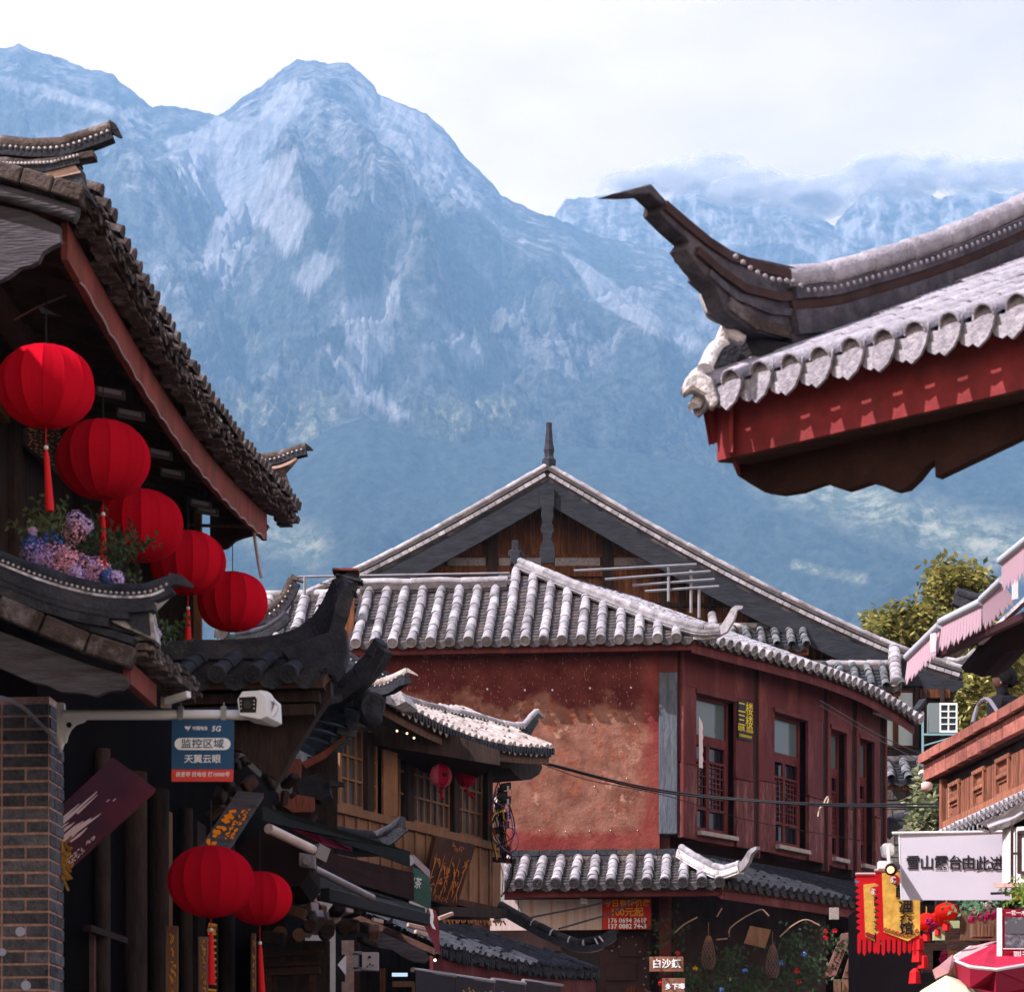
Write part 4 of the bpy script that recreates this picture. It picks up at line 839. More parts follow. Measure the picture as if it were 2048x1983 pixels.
# rafters and soffit boards
for i in range(16):
    t = .15+LA*i/15.5; m = MB(); p = FP.at(t, zA+sagA(t)-.07, -.06); m.beam(p, p-FN*1.7+Z*.62, .07, .06); put('rafter', m, SOFF, lh)
for i in range(9):
    m = MB(); d = .12+.2*i; ps = [FP.at(LA*k/10, zA+sagA(LA*k/10)-.035+.33*d, -d) for k in range(11)]; m.sweep(ps, .18, .012); put('soffit_board', m, SOFF, lh)
# walls of dark timber
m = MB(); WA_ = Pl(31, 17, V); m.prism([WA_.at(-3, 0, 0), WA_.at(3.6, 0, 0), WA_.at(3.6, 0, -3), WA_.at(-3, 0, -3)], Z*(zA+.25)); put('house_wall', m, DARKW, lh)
m = MB(); m.prism([P(250, 1500, 20.6), P(398, 1500, 20.6), P(398, 1500, 21.2), P(250, 1500, 21.2)], Z*2.4); put('end_wall', m, DARKW, lh)
m = MB(); m.beam(P(396, 1400, 20.5), P(396, 1010, 20.5), .06, .06); put('corner_post', m, TIMBER, lh)
for px_ in (22, 150, 205, 262): p = WA_.on(px_, 1200); m = MB(); m.tube([Vector((p.x, p.y, 3)), Vector((p.x, p.y, zA+.2))], .07, 12); put('post', m, DARKW, lh)
for px_, a_, b_ in ((90, 990, 1150), (240, 1010, 1160)):
    pass
m = MB(); p = WA_.on(20, 640); m.beam(P(-40, 560, 15), P(60, 700, 16.5), .10, .13); put('brace', m, mat('brown brace', (.12, .06, .05), .8, .3), lh)
m = MB(); m.beam(P(-30, 780, 16.2), P(12, 830, 16.6), .05, .1); put('brace', m, BROWN, lh)
# gable verge towards the camera
vp = spline([GA.on(-90, 330), GA.on(0, 352), GA.on(85, 375), GA.on(172, 402)], 12)
for (a, b) in ((0, 3.6), (3.7, 6.3), (6.4, 9.2), (9.3, 12)):
    f = lambda s: lerp(vp[int(min(11.99, s))], vp[min(12, int(min(11.99, s))+1)], min(11.99, s)-int(min(11.99, s)))
    p, q = f(a), f(b); m = MB(); m.beam(p+Z*.01, q+Z*.01, .16, .085); put('verge_tile', m, TILEW, lh, bevel=.008)
m = MB(); m.tube([p-Z*.085 for p in vp[:-2]]+[vp[-2]-Z*.09+(vp[-2]-vp[-3])*.2], .042, 12); put('verge_log', m, GREYB, lh, smooth=True)
# stepped lime layers and the horned ridge with beads
rp = spline([GA.on(-120, 292), GA.on(0, 287), GA.on(70, 292), GA.on(129, 288), GA.on(180, 272), GA.on(222, 256)], 18)
ridge(lh, rp, .036, .16, (.07, .05), TILEW, TILED, beads=True, bead_sp=.03, brad=.0085, name='horned_ridge')
m = MB(); m.sweep([rp[-1]+Z*.03, rp[-1]+U*.03+Z*.01, rp[-1]+U*.06-Z*.05], [.06, .05, .01], [.07, .05, .012]); put('ridge_tip', m, TILED, lh)
for dy, x1, h in ((30, 190, .03), (42, 160, .035)):
    m = MB(); m.sweep(spline([GA.on(-100, 295+dy), GA.on(0, 290+dy), GA.on(80, 295+dy), GA.on(x1, 291+dy-14)], 10), .09, h); put('ridge_course', m, TILEW if dy < 40 else TILED, lh)
m = MB(); 
for i in range(26): bead(m, GA.on(-30+7.4*i, 324+2.5*math.sin(i/6)-(max(0, i-18)*1.6), .05), .0085)
put('beads', m, LIME, lh, smooth='all', kind='stuff')
m = MB(); m.prism([GA.on(x, y, .02) for x, y in ((60, 345), (160, 332), (163, 355), (188, 405), (165, 385), (120, 372))], -GN*.12); put('gusset', m, TILED, lh)
m = MB(); m.prism([GA.on(x, y, .03) for x, y in ((70, 343), (150, 330), (162, 345), (110, 356))], -GN*.14); put('mortar_patch', m, LIMEP, lh)
bb = [(-90, 395), (0, 411), (60, 424), (119, 452), (121, 484), (104, 492), (85, 504), (76, 522), (60, 530), (40, 534), (22, 548), (0, 560), (-90, 585)]
m = MB(); m.prism([GA.on(x, y, -.03) for x, y in bb], -GN*.05); put('barge_board', m, GREYB, lh)
# far end of that roof: horns against the hills
FE = Pl(560, 14.2*1330/925, U); fn = FE.n
fp_ = spline([FE.on(500, 920), FE.on(525, 916), FE.on(555, 912), FE.on(585, 900), FE.on(612, 893)], 10)
ridge(lh, fp_, .033, .13, (.07, .05), TILEW, TILED, beads=True, bead_sp=.035, brad=.009, name='horned_ridge')
m = MB(); m.sweep([fp_[-1]+Z*.02, fp_[-1]+U*.03-Z*.0, fp_[-1]+U*.055-Z*.025], [.05, .04, .01], [.05, .035, .01]); put('ridge_tip', m, TILED, lh)
m = MB(); m.prism([FE.on(x, y) for x, y in ((500, 930), (588, 918), (568, 940), (583, 985), (560, 972), (520, 955))], -fn*.1); put('gusset', m, TILEW, lh)
m = MB(); m.sweep(spline([FE.on(510, 935), FE.on(545, 935), FE.on(575, 926), FE.on(592, 915)], 8), .06, .02); put('ridge_course', m, LIMEP, lh)
bb = [(420, 985), (520, 1030), (537, 1050), (530, 1062), (515, 1068), (500, 1070), (485, 1074), (470, 1080), (455, 1094), (440, 1098), (420, 1100)]
FE2 = Pl(480, 20.3, U); m = MB(); m.prism([FE2.on(x, y) for x, y in bb], -fn*.05); put('barge_board', m, SOFF, lh)
m = MB(); m.beam(FE2.on(375, 1050, .05), FE2.on(516, 1053, .05), .02, .02); m.beam(FE2.on(398, 1000, .05), FE2.on(398, 1070, .05), .03, .03); put('wire_strut', m, TIMBER, lh)
m = MB(); m.tube(spline([P(505, 1035, 19.8), P(510, 1080, 19.9), P(516, 1120, 20), P(523, 1155, 20)], 8), .012, 6); o = put('dangling_hose', m, flat('grey hose', (.4, .35, .38), .5)); tag(o, 'grey hose end dangling below the left house eave', 'hose')
# flood lamps under the eave
for i, (x, y, Y, w_) in enumerate(((112, 620, 15.6, .17), (222, 786, 16.2, .16), (262, 829, 16.6, .16), (322, 908, 17.6, .14), (345, 947, 18.2, .15), (402, 1008, 19.2, .14), (415, 1022, 19.4, .15))):
    lp = thing('tube_lamp', P(x, y, Y), 'small tube lamp clamped under the dark left eave, %s' % ['beside the nearest lantern top', 'just right of the first lantern', 'above the second lantern', 'right above the third lantern', 'third lantern side, lower one', 'between third and fourth lanterns', 'directly above the fourth lantern'][i], 'lamp', 'tube lamps under the left eave')
    m = MB(); m.obox(P(x, y, Y), Vector((w_/2, .02, -.008)), Vector((0, .03, 0)), Z*.022); put('housing', m, flat('lamp grey', (.25, .25, .28) if i == 0 else (.16, .14, .15), .4), lp)
    m = MB(); m.obox(P(x, y, Y)-Vector((0, .035, 0)), Vector((w_/2*.8, .02, -.008)), Vector((0, .008, 0)), Z*.012); put('lens', m, flat('lamp lens', (.5, .5, .55), .2), lp)
    m = MB(); m.beam(P(x, y, Y), P(x+4, y, Y)+Z*.16, .015, .03); put('bracket', m, DARKW, lp)
m = MB(); m.tube(spline([P(28, 640, 15.3), P(80, 612, 15.3), P(140, 588, 15.4), P(165, 581, 15.4)], 8), .006, 5); tag(put('wire', m, flat('tan wire', (.25, .15, .12), .6)), 'thin tan wire running along the upper left soffit', 'wire')
# gold lettered board under the eave
gb = thing('lettered_board', P(85, 900, 17.2), 'grey hanging board with gold characters behind the first lantern', 'sign')
GOLD = flat('gold leaf', (.75, .33, .04), .4)
m = MB(); q = [P(50, 855, 16.9), P(122, 850, 17.6), P(122, 955, 17.6), P(50, 885, 16.9)]; m.prism(q, Vector((-.03, .02, 0))); put('board', m, GREYB, gb)
m = MB()
for i in range(6):
    x = 56+i*11
    for k in range(9):
        y = 856+k*(5+i*1.0); Y = 16.9+.7*(x-50)/72-.012; a = P(x+rnd.uniform(0, 5), y, Y); m.beam(a, a+Vector((rnd.uniform(.008, .022), 0, rnd.uniform(-.012, .012))), .006, .006)
put('lettering', m, GOLD, gb)
# ------------------------------------------------------------------ lanterns
RED = bpy.data.materials.new('red lantern cloth'); RED.use_nodes = True
def cloth(m, c, tr=.45, tc=None):
    t = m.node_tree; n = t.nodes; l = t.links
    for x in list(n): n.remove(x)
    o = n.new('ShaderNodeOutputMaterial'); d = n.new('ShaderNodeBsdfDiffuse'); k = n.new('ShaderNodeBsdfTranslucent'); mx_ = n.new('ShaderNodeMixShader'); mx_.inputs[0].default_value = tr
    no = n.new('ShaderNodeTexNoise'); no.inputs['Scale'].default_value = 260; no.inputs['Detail'].default_value = 2; g_ = n.new('ShaderNodeNewGeometry'); l.new(g_.outputs['Position'], no.inputs[0])
    cr = n.new('ShaderNodeValToRGB'); cr.color_ramp.elements[0].color = (*[x*.75 for x in c], 1); cr.color_ramp.elements[1].color = (*[min(1, x*1.2) for x in c], 1); l.new(no.outputs[0], cr.inputs[0])
    oi = n.new('ShaderNodeObjectInfo'); r3 = n.new('ShaderNodeMapRange'); r3.inputs['To Min'].default_value = .72; r3.inputs['To Max'].default_value = 1.1; l.new(oi.outputs['Random'], r3.inputs[0])
    mu = n.new('ShaderNodeMix'); mu.data_type = 'RGBA'; mu.blend_type = 'MULTIPLY'; mu.inputs['Factor'].default_value = 1; l.new(cr.outputs[0], mu.inputs['A']); l.new(r3.outputs[0], mu.inputs['B']); l.new(mu.outputs['Result'], d.inputs[0]); k.inputs[0].default_value = (*(tc or c), 1)
    l.new(d.outputs[0], mx_.inputs[1]); l.new(k.outputs[0], mx_.inputs[2]); l.new(mx_.outputs[0], o.inputs[0])
cloth(RED, (.64, .007, .026), .32, (.8, .012, .025))
TASS = flat('red silk', (.62, .012, .016), .6); SILV = flat('silver bead', (.6, .6, .65), .25)
NG = 14; prof = [(.0, .0)]
def lpt(a, phi):                                # outline of a flattened globe
    return (math.cos(a)**.85 if math.cos(a) > 0 else 0)*.5, math.sin(a)*.42
gm_ = MB(); K = 24; rows = []
for i in range(K+1):
    a = lerp(-1.36, 1.36, i/K); r_, z_ = lpt(a, 0); h_ = math.pi/NG; rows.append([Vector((r_*(math.cos(h_)+.020*abs(j)), r_*j*math.sin(h_)*1.02, z_)) for j in (-1, -.8, 0, .8, 1)])
    for k in (0, 4): rows[-1][k].x += r_*.012
gm_.grid(rows); GORE = gm_.mesh('cloth_panel', RED, False)
cm = MB(); cm.lathe((0, 0, .405), [(.115, 0), (.12, .004), (.12, .012), (.02, .016)], 16); CAP = cm.mesh('top_ring', flat('dark red rim', (.12, .01, .015)))
cm = MB(); cm.lathe((0, 0, -.42), [(.10, 0), (.115, .004), (.115, .012), (.10, .012)], 16); CAPB = cm.mesh('bottom_ring', RED)
def lantern(px, py, Y, D, top, tas, label, rot, group='large red globe lanterns'):
    c = P(px, py, Y); t = thing('lantern', c, label, 'lantern', group); s_ = D/.985
    for k in range(NG):
        a = rot+2*math.pi*k/NG; inst('cloth_panel', GORE, Matrix.Translation(c) @ Matrix.Rotation(a, 4, 'Z') @ Matrix.Scale(s_, 4), t)
    for me, nm in ((CAP, 'top_ring'), (CAPB, 'bottom_ring')): inst(nm, me, Matrix.Translation(c) @ Matrix.Scale(s_, 4), t)
    m = MB(); m.tube([c+Z*.42*s_, P(px, top, Y)], .0035, 5); put('cord', m, CABLE, t)
    if tas:
        b = c-Z*.42*s_; e = P(px+tas[2], tas[1], Y); j = P(px, tas[0], Y)
        m = MB(); m.tube([b, j], .003, 5); put('tassel_cord', m, TASS, t)
        tb = put('tassel', MB().tube([j-Z*.01, lerp(j, e, .12), lerp(j, e, .9), e], [.007, .014, .024, .022], 9), TASS, t, smooth=True)
        m = MB(); bead(m, j, .015, 8); put('bead', m, SILV, tb, smooth='all')
LN = [(92, 773, 14.6, 188, 560, (895, 1022, 8), 'nearest and largest red globe lantern at the left picture edge under the eave', .1),
      (206, 919, 15.9, 181, 690, (1028, 1145, 1), 'second red globe lantern in the descending row of five under the left eave', .3),
      (281, 1051, 17.2, 166, 930, None, 'third red globe lantern of the row, middle one above the flowers', .15),
      (376, 1125, 18.5, 146, 980, (1216, 1283, 0), 'fourth red globe lantern of the row, above a curled roof ridge', .25),
      (465, 1203, 19.9, 137, 1085, None, 'fifth and smallest red globe lantern of the row, against the sky and tiles', .05),
      (422, 1762, 16.2, 166, 1600, (1858, 1968, 1), 'red globe lantern below the blue sign, the larger of the lower pair', .33),
      (520, 1795, 18.2, 124, 1660, (1885, 1990, 4), 'red globe lantern behind and right of the larger lower one', .2)]
for px_, py_, Y_, w_, tp, ts, lab, ro in LN: lantern(px_, py_, Y_, w_/F*Y_, tp, ts, lab, ro)

# left house wall extended out of view, added to cut sky light
m = MB(); m.prism([WA_.at(-3.02, 0, 0), WA_.at(-7.5, 0, 0), WA_.at(-7.5, 0, -4), WA_.at(-3.02, 0, -4)], Z*(zA+.3)); put('house_wall', m, DARKW, lh)
# ------------------------------------------------------------------ brick pier at the left edge
pr = thing('brick_pier', (-2.75, 15, 0), 'grey brick pier with pinkish joints at the lower left picture edge', 'pillar')
PX = (100-CX)/F*14.8; PF = Pl(100, 14.8, U); SF_ = Pl(100, 14.8, V); pn_, sn_ = PF.n, SF_.n
ztop = EYE+(HZ-1392)/F*14.8
m = MB(); m.prism([PF.at(-.50, 0, -.006), PF.at(-.006, 0, -.006), SF_.at(.30, 0, -.006), SF_.at(.30, 0, -.5)], Z*ztop); core = put('mortar_core', m, MORT, pr)
zc_ = 2.60; k = 0
while zc_ < ztop-.05:
    x = 0.0; seq = [.262] if k % 2 else [.130, .130]; i = 0; s_ = 0
    while s_ < .5:
        l = (seq*9)[i]; i += 1
        a = -s_-l
        inst('brick', um('brick', BRICK), frame(PF.at(-s_-l/2-.004, zc_, -.02+rnd.uniform(.018, .024)), U*(l-.012), V*.05, Z*.058+U*rnd.uniform(-.0005, .0005)), core); s_ += l
    s_ = 0; seq = [.155, .15] if k % 2 else [.10, .13, .075]; 
    for l in seq: inst('brick', um('brick', BRICK), frame(SF_.at(s_+l/2+.002, zc_, -.02+rnd.uniform(.018, .024)), V*(l-.012), -sn_*.05, Z*.058), core); s_ += l
    zc_ += .0702; k += 1
for (x, y, r_) in ((41, 1862, 10), (52, 1970, 10), (5, 1903, 8)):
    m = MB(); c = PF.on(x, y, .004); m.tube([c, c+pn_*.006], r_*14.8/F, 12); tag(put('sticker', m, flat('pale blue sticker', (.42, .46, .62)), None), 'round pale sticker on the brick pier, %s' % {41: 'upper one with three drops', 52: 'lowest one near the frame bottom', 5: 'one cut by the picture edge'}[x], 'sticker')
m = MB(); random.seed(3)
for i in range(40):
    a = SF_.at(.24+rnd.uniform(0, .10), 3.45+rnd.uniform(-.10, .12), .0); m.beam(a, a+Vector((rnd.uniform(-.01, .05), -.02, rnd.uniform(-.09, .04))), .008, .012)
tag(put('dried_herb', m, mat('dry yellow herb', (.32, .17, .04), .9, .4, 30), None), 'bunch of dried yellow herb tied to the brick pier edge', 'dried plant')
# ------------------------------------------------------------------ lower roof over the pier
GB = Pl(100, 13.4, U); bn = GB.n
lr = thing('pent_roof', P(150, 1300, 14)*1, 'weathered roof end with beaded horned ridge and grey barge board above the brick pier', 'roof')
pB = spline([GB.on(-90, 1078), GB.on(0, 1112), GB.on(89, 1147), GB.on(179, 1172), GB.on(250, 1180), GB.on(304, 1176), GB.on(340, 1160)], 20)
ridge(lr, pB, .030, .19, (.07, .055), TILED, TILED, beads=True, bead_sp=.028, brad=.008, name='horned_ridge')
m = MB(); m.sweep([pB[-1]+Z*.03, pB[-1]+U*.06+Z*.02, pB[-1]+U*.12-Z*.03], [.06, .05, .01], [.07, .05, .012]); put('ridge_tip', m, TILED, lr)
m = MB(); m.sweep([p-Z*.035 for p in pB[:-1]], .078, .012); put('lime_line', m, mat('patchy lime', (.62, .60, .66), .9, .5, 25, tint=(.05, .05, .06), tmix=1, tscale=14), lr)
for dy, n_, h, mt_ in ((28, 18, .05, TILED), (47, 15, .035, TILED), (58, 13, .05, TILEDP)):
    m = MB(); m.sweep([p-Z*dy*13.4/F+bn*.01 for p in pB[:n_]], .10, h); put('ridge_course', m, mt_, lr)
m = MB(); m.prism([GB.on(x, y, .0) for x, y in ((165, 1215), (225, 1212), (330, 1185), (300, 1215), (312, 1280), (240, 1250))], -bn*.12); put('mortar_patch', m, LIME, lr)
m = MB(); m.prism([GB.on(x, y, .02) for x, y in ((235, 1225), (296, 1210), (300, 1270), (262, 1252))], -bn*.08); put('gusset', m, TILED, lr)
vb = [GB.on(-100, 1190), GB.on(0, 1214), GB.on(90, 1252), GB.on(180, 1290), GB.on(268, 1318)]
for a, b in zip(vb, vb[1:]): m = MB(); m.beam(lerp(a, b, .02), lerp(a, b, .97), .14, .10); put('verge_tile', m, TILEW, lr, bevel=.008)
for a, b in zip(vb, vb[1:]): m = MB(); m.beam(a+Z*.085-bn*.05, b+Z*.085-bn*.05, .16, .04); put('verge_course', m, TILED, lr, bevel=.006)
bb = [(-90, 1240), (0, 1262), (90, 1296), (180, 1330), (253, 1350), (256, 1366), (244, 1378), (215, 1382), (190, 1391), (165, 1385), (120, 1382), (90, 1368), (60, 1362), (0, 1335), (-90, 1325)]
m = MB(); m.prism([GB.on(x, y, -.03) for x, y in bb], -bn*.05); put('barge_board', m, GREYB, lr)
# its eave along the street: straw-like board and tile edges
EB = Pl(262, 13.45, V); en = EB.n; zE_ = EB.on(262, 1322).z
m = MB(); a = EB.at(0, zE_, 0); b = EB.at(.60, zE_-.005, 0); m.prism([a, b, b-en*.04, a-en*.04], -Z*.11); put('fascia_board', m, REDF, lr)
t = 0; m = MB()
while t < 1.2:
    for k in range(4): m.obox(EB.at(t, zE_+.03+.024*k+rnd.uniform(-.005, .005), .03+.02*k*0+rnd.uniform(0, .04)), V*.03, en*.05, Z*.010)
    t += .07
put('tile_edges', m, TILEW, lr, kind='stuff')
m = MB(); m.grid([[EB.at(0, zE_+.12, .05), EB.at(1.2, zE_+.12, .05)], [EB.at(0, zE_+.38, -.9), EB.at(1.2, zE_+.38, -.9)]]); m.grid([[EB.at(0, zE_-.02, .0), EB.at(1.2, zE_-.02, .0)], [EB.at(0, zE_+.2, -.9), EB.at(1.2, zE_+.2, -.9)]]); put('roof', m, TILED, lr)
# ------------------------------------------------------------------ dark roof with the tall horn (facing the camera)
cr_ = thing('horned_roof', P(500, 1330, 18)*1, 'dark shaded tiled roof with a tall black horn rising before the neighbour roof', 'roof')
CY = 17.6
roof(cr_, P(330, 1356, CY), U, V, 1.02, .232, .056, lambda d: .34*d, lambda t: .60, L=.24, mt=TILED, mp=TILEDP, row=.12, disc=True)  # dark tile colour stands in for the shade on this roof
rp = spline([P(290, 1296, 18.2), P(370, 1291, 18.2), P(480, 1289, 18.2), P(570, 1276, 18.2), P(622, 1248, 18.2), P(657, 1208, 18.1), P(678, 1165, 18.0), P(684, 1143, 18)], 24)
hs = [.10]*8+[.11, .12, .13, .14, .15, .17, .19, .20, .20, .18, .17, .15, .13, .12, .11, .10, .10]
horn(cr_, rp, .12, hs, TILED, 'horn'); horn(cr_, [p+Z*.03 for p in rp[:15]], .09, .04, TILED, 'ridge_course')
for k in (16, 18, 20, 22): m = MB(); d = (rp[min(24, k+1)]-rp[k-1]).normalized(); m.obox(rp[k]-Vector((0, 0, .0))+d.cross(Vector((0, 1, 0)))*-.06, d*.008, Vector((0, .07, 0)), d.cross(Vector((0, 1, 0))).normalized()*.09); put('horn_band', m, TILEDP, cr_)
m = MB(); e = P(692, 1143, 18); m.obox(e, Vector((.085, 0, .0)), Vector((0, .08, 0)), Z*.007); put('horn_cap', m, REDF, cr_)
m = MB(); m.prism([P(x, y, 17.75) for x, y in ((560, 1298), (640, 1268), (692, 1256), (695, 1300), (688, 1330), (668, 1352), (640, 1345), (600, 1352))], Vector((0, .25, 0))); put('corner_tile', m, TILED, cr_, bevel=.01)
for (x, y, x2, y2, w_) in ((345, 1378, 650, 1366, .10), (350, 1400, 640, 1392, .08), (360, 1430, 630, 1420, .07)):
    m = MB(); m.beam(P(x, y, 17.75), P(x2, y2, 17.75), .12, w_); put('eave_beam', m, DARKW, cr_)
m = MB(); m.prism([P(x, y, 17.9) for x, y in ((360, 1372), (660, 1352), (662, 1390), (640, 1420), (590, 1500), (555, 1560), (520, 1540), (480, 1500), (360, 1480))], V*.12); put('dark_bracket', m, DARKW, cr_)
# brackets and beam ends in the dark
for i in range(26):
    x, y = rnd.uniform(400, 600), rnd.uniform(1440, 1640); Y = rnd.uniform(18.5, 20); m = MB(); a = P(x, y, Y); m.beam(a, a+Vector((rnd.uniform(-.12, .14), rnd.uniform(-.1, .1), rnd.uniform(-.05, .10))), rnd.uniform(.04, .09), rnd.uniform(.04, .1)); put('bracket_block', m, rnd.choice((DARKW, SOFF, DARKW)), cr_, bevel=.01)
# ------------------------------------------------------------------ roof corner with tile rows pointing to the street
dr = thing('street_roof', P(680, 1450, 21)*1, 'dark roof corner with stacked round tiles pointing into the street below the tall horn', 'roof')
ends = [(744, 1409, 714, 1392), (721, 1420, 655, 1404), (703, 1440, 640, 1414), (690, 1458, 632, 1432), (672, 1474, 622, 1448), (657, 1488, 614, 1462), (644, 1500, 606, 1476), (630, 1510, 600, 1488), (618, 1520, 594, 1500), (608, 1528, 588, 1510)]
for i, (x1, y1, x0, y0) in enumerate(ends):
    Y = 20+.32*i; a = P(x1, y1, Y); b = P(x0, y0, Y+.25); r_ = (.062 if i else .085); y_ = b-a; ln = y_.length; y_.normalize(); x_ = y_.cross(Z).normalized(); z_ = x_.cross(y_)
    for q in range(2): inst('roof_tile', um('tube', TILED), frame(a+y_*ln*.5*q, x_*r_, y_*ln*.52, z_*r_), dr)
    inst('tile_end', um('disc', TILED), frame(a-y_*.01, x_*r_*1.05, y_*.03, z_*r_*1.05), dr)
    m = MB(); m.beam(a-Z*.10+y_*.05, b-Z*.12, .20, .05); put('pan_tile', m, TILEDP, dr)
m = MB(); bead(m, P(741, 1430, 20.05), .10, 12); put('end_knob', m, TILED, dr, smooth='all')
hp_ = spline([P(650, 1385, 20.2), P(690, 1366, 20.1), P(722, 1340, 20), P(745, 1312, 19.95), P(762, 1282, 19.9)], 10)
ridge(dr, hp_, .058, .17, (.09, .10), TILED, TILEDP, beads=False)
horn(dr, spline([P(640, 1400, 20.1), P(690, 1388, 20.1), P(735, 1352, 20), P(752, 1325, 20)], 8), .09, .05, TILED, 'ridge_course')
FR = mat('frayed red board end', (.30, .10, .075), .95, .5, 40, bump=1, bscale=30, stretch=(8, 8, .4), tint=(.10, .04, .03), tmix=.6, tscale=12)
def fringe(par, pts, Y, th, mt_, nm='carved_board'):
    m = MB(); xs = sorted(p[0] for p in pts[:2]); m.prism([P(x, y, Y) for x, y in pts], Vector((0, th, 0))); return put(nm, m, mt_, par)
fringe(dr, ((556, 1512), (602, 1517), (600, 1552), (585, 1548), (570, 1560), (556, 1550)), 20.9, .10, FR)
fringe(dr, ((602, 1525), (650, 1500), (690, 1470), (692, 1474), (650, 1515), (612, 1535)), 20.6, .03, REDF)
fringe(dr, ((556, 1582), (628, 1594), (628, 1615), (622, 1622), (585, 1624), (560, 1606)), 20.9, .10, FR)
fringe(dr, ((590, 1555), (640, 1545), (658, 1570), (662, 1588), (640, 1600), (600, 1590)), 21.0, .25, TILED, 'bracket_block')
fringe(dr, ((660, 1558), (690, 1564), (688, 1570), (660, 1572)), 20.9, .08, TILED, 'bracket_block')
fringe(dr, ((540, 1600), (632, 1625), (625, 1640), (560, 1630)), 21.2, .2, DARKW, 'bracket_block')
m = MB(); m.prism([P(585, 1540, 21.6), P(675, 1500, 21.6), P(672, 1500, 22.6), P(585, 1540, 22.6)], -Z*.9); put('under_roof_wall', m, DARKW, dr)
wp = tag(put('white_wall', MB().prism([P(610, 1505, 23.2), P(671, 1505, 23.2), P(671, 1505, 23.8), P(610, 1505, 23.8)], -Z*4.9), WHITEW, None), 'white washed wall strip between the dark roof corner and the timber house', 'wall')
# ------------------------------------------------------------------ dark shop front of the left row
ls_ = thing('left_shops', (-2.3, 19, 0), 'dark timber shop fronts of the left row behind the brick pier', 'house')
LW_ = Pl(150, 16.6, V); ln_ = LW_.n
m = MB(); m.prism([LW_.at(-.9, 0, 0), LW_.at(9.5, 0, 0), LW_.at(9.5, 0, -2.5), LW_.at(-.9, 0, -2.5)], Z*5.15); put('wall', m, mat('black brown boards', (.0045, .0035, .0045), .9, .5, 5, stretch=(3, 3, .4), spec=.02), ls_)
for x_, w_ in ((205, .10), (270, .16), (318, .14), (372, .10), (455, .12)):
    p = LW_.on(x_, 1800, .06); m = MB(); m.tube([Vector((p.x, p.y, 0)), Vector((p.x, p.y, 4.4))], w_/2, 10); put('post', m, DARKW, ls_, smooth=True)
for (x0, x1, y0, mt_) in ((188, 212, 1852, mat('worn pinkish door', (.14, .075, .075), .8, .3, 6)), (337, 345, 1620, TIMBER), (395, 412, 1640, DARKW)):
    a, b = LW_.on(x0, 1900, .03), LW_.on(x1, 1900, .03); m = MB(); zt_ = LW_.on(x0, y0, .03).z; m.prism([Vector((a.x, a.y, 0)), Vector((b.x, b.y, 0)), Vector((b.x, b.y, 0))-ln_*.05, Vector((a.x, a.y, 0))-ln_*.05], Z*zt_); put('door', m, mt_, ls_)
m = MB(); a = LW_.on(160, 1850, .08); b = LW_.on(246, 1878, .08); m.beam(LW_.on(175, 1855, .08), LW_.on(248, 1880, .08), .05, .04); put('shelf', m, DARKW, ls_)
for i, (x, y) in enumerate(((560, 1865), (598, 1868), (655, 1862), (620, 1848), (690, 1850))):
    m = MB(); a = P(x, y, 20.5); m.tube([a, a+Vector((-.05, .5, .03))], .055-.006*(i % 2), 12); put('log_end', m, TIMBER if i < 2 else SOFF, ls_)
m = MB(); m.beam(P(515, 1912, 21), P(645, 1902, 21), .08, .03); m.beam(P(515, 1930, 21), P(640, 1925, 21), .08, .03); m.beam(P(512, 1945, 21), P(640, 1940, 21), .10, .05); m.beam(P(625, 1945, 21), P(625, 1990, 21), .05, .04); m.beam(P(537, 1945, 21), P(537, 1990, 21), .05, .04); m.beam(P(549, 1945, 21.1), P(549, 1990, 21.1), .05, .03); put('lintel', m, SOFF, ls_)
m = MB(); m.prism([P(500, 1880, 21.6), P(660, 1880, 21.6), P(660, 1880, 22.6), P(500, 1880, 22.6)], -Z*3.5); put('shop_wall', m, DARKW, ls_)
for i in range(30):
    x, y = rnd.uniform(520, 760), rnd.uniform(1790, 1880); Y = rnd.uniform(20.5, 22); m = MB(); a = P(x, y, Y); m.beam(a, a+Vector((rnd.uniform(-.2, .2), rnd.uniform(-.1, .3), rnd.uniform(-.08, .08))), rnd.uniform(.04, .1), rnd.uniform(.04, .1)); put('beam_end', m, rnd.choice((DARKW, SOFF, DARKW, TIMBER)), ls_, bevel=.01)
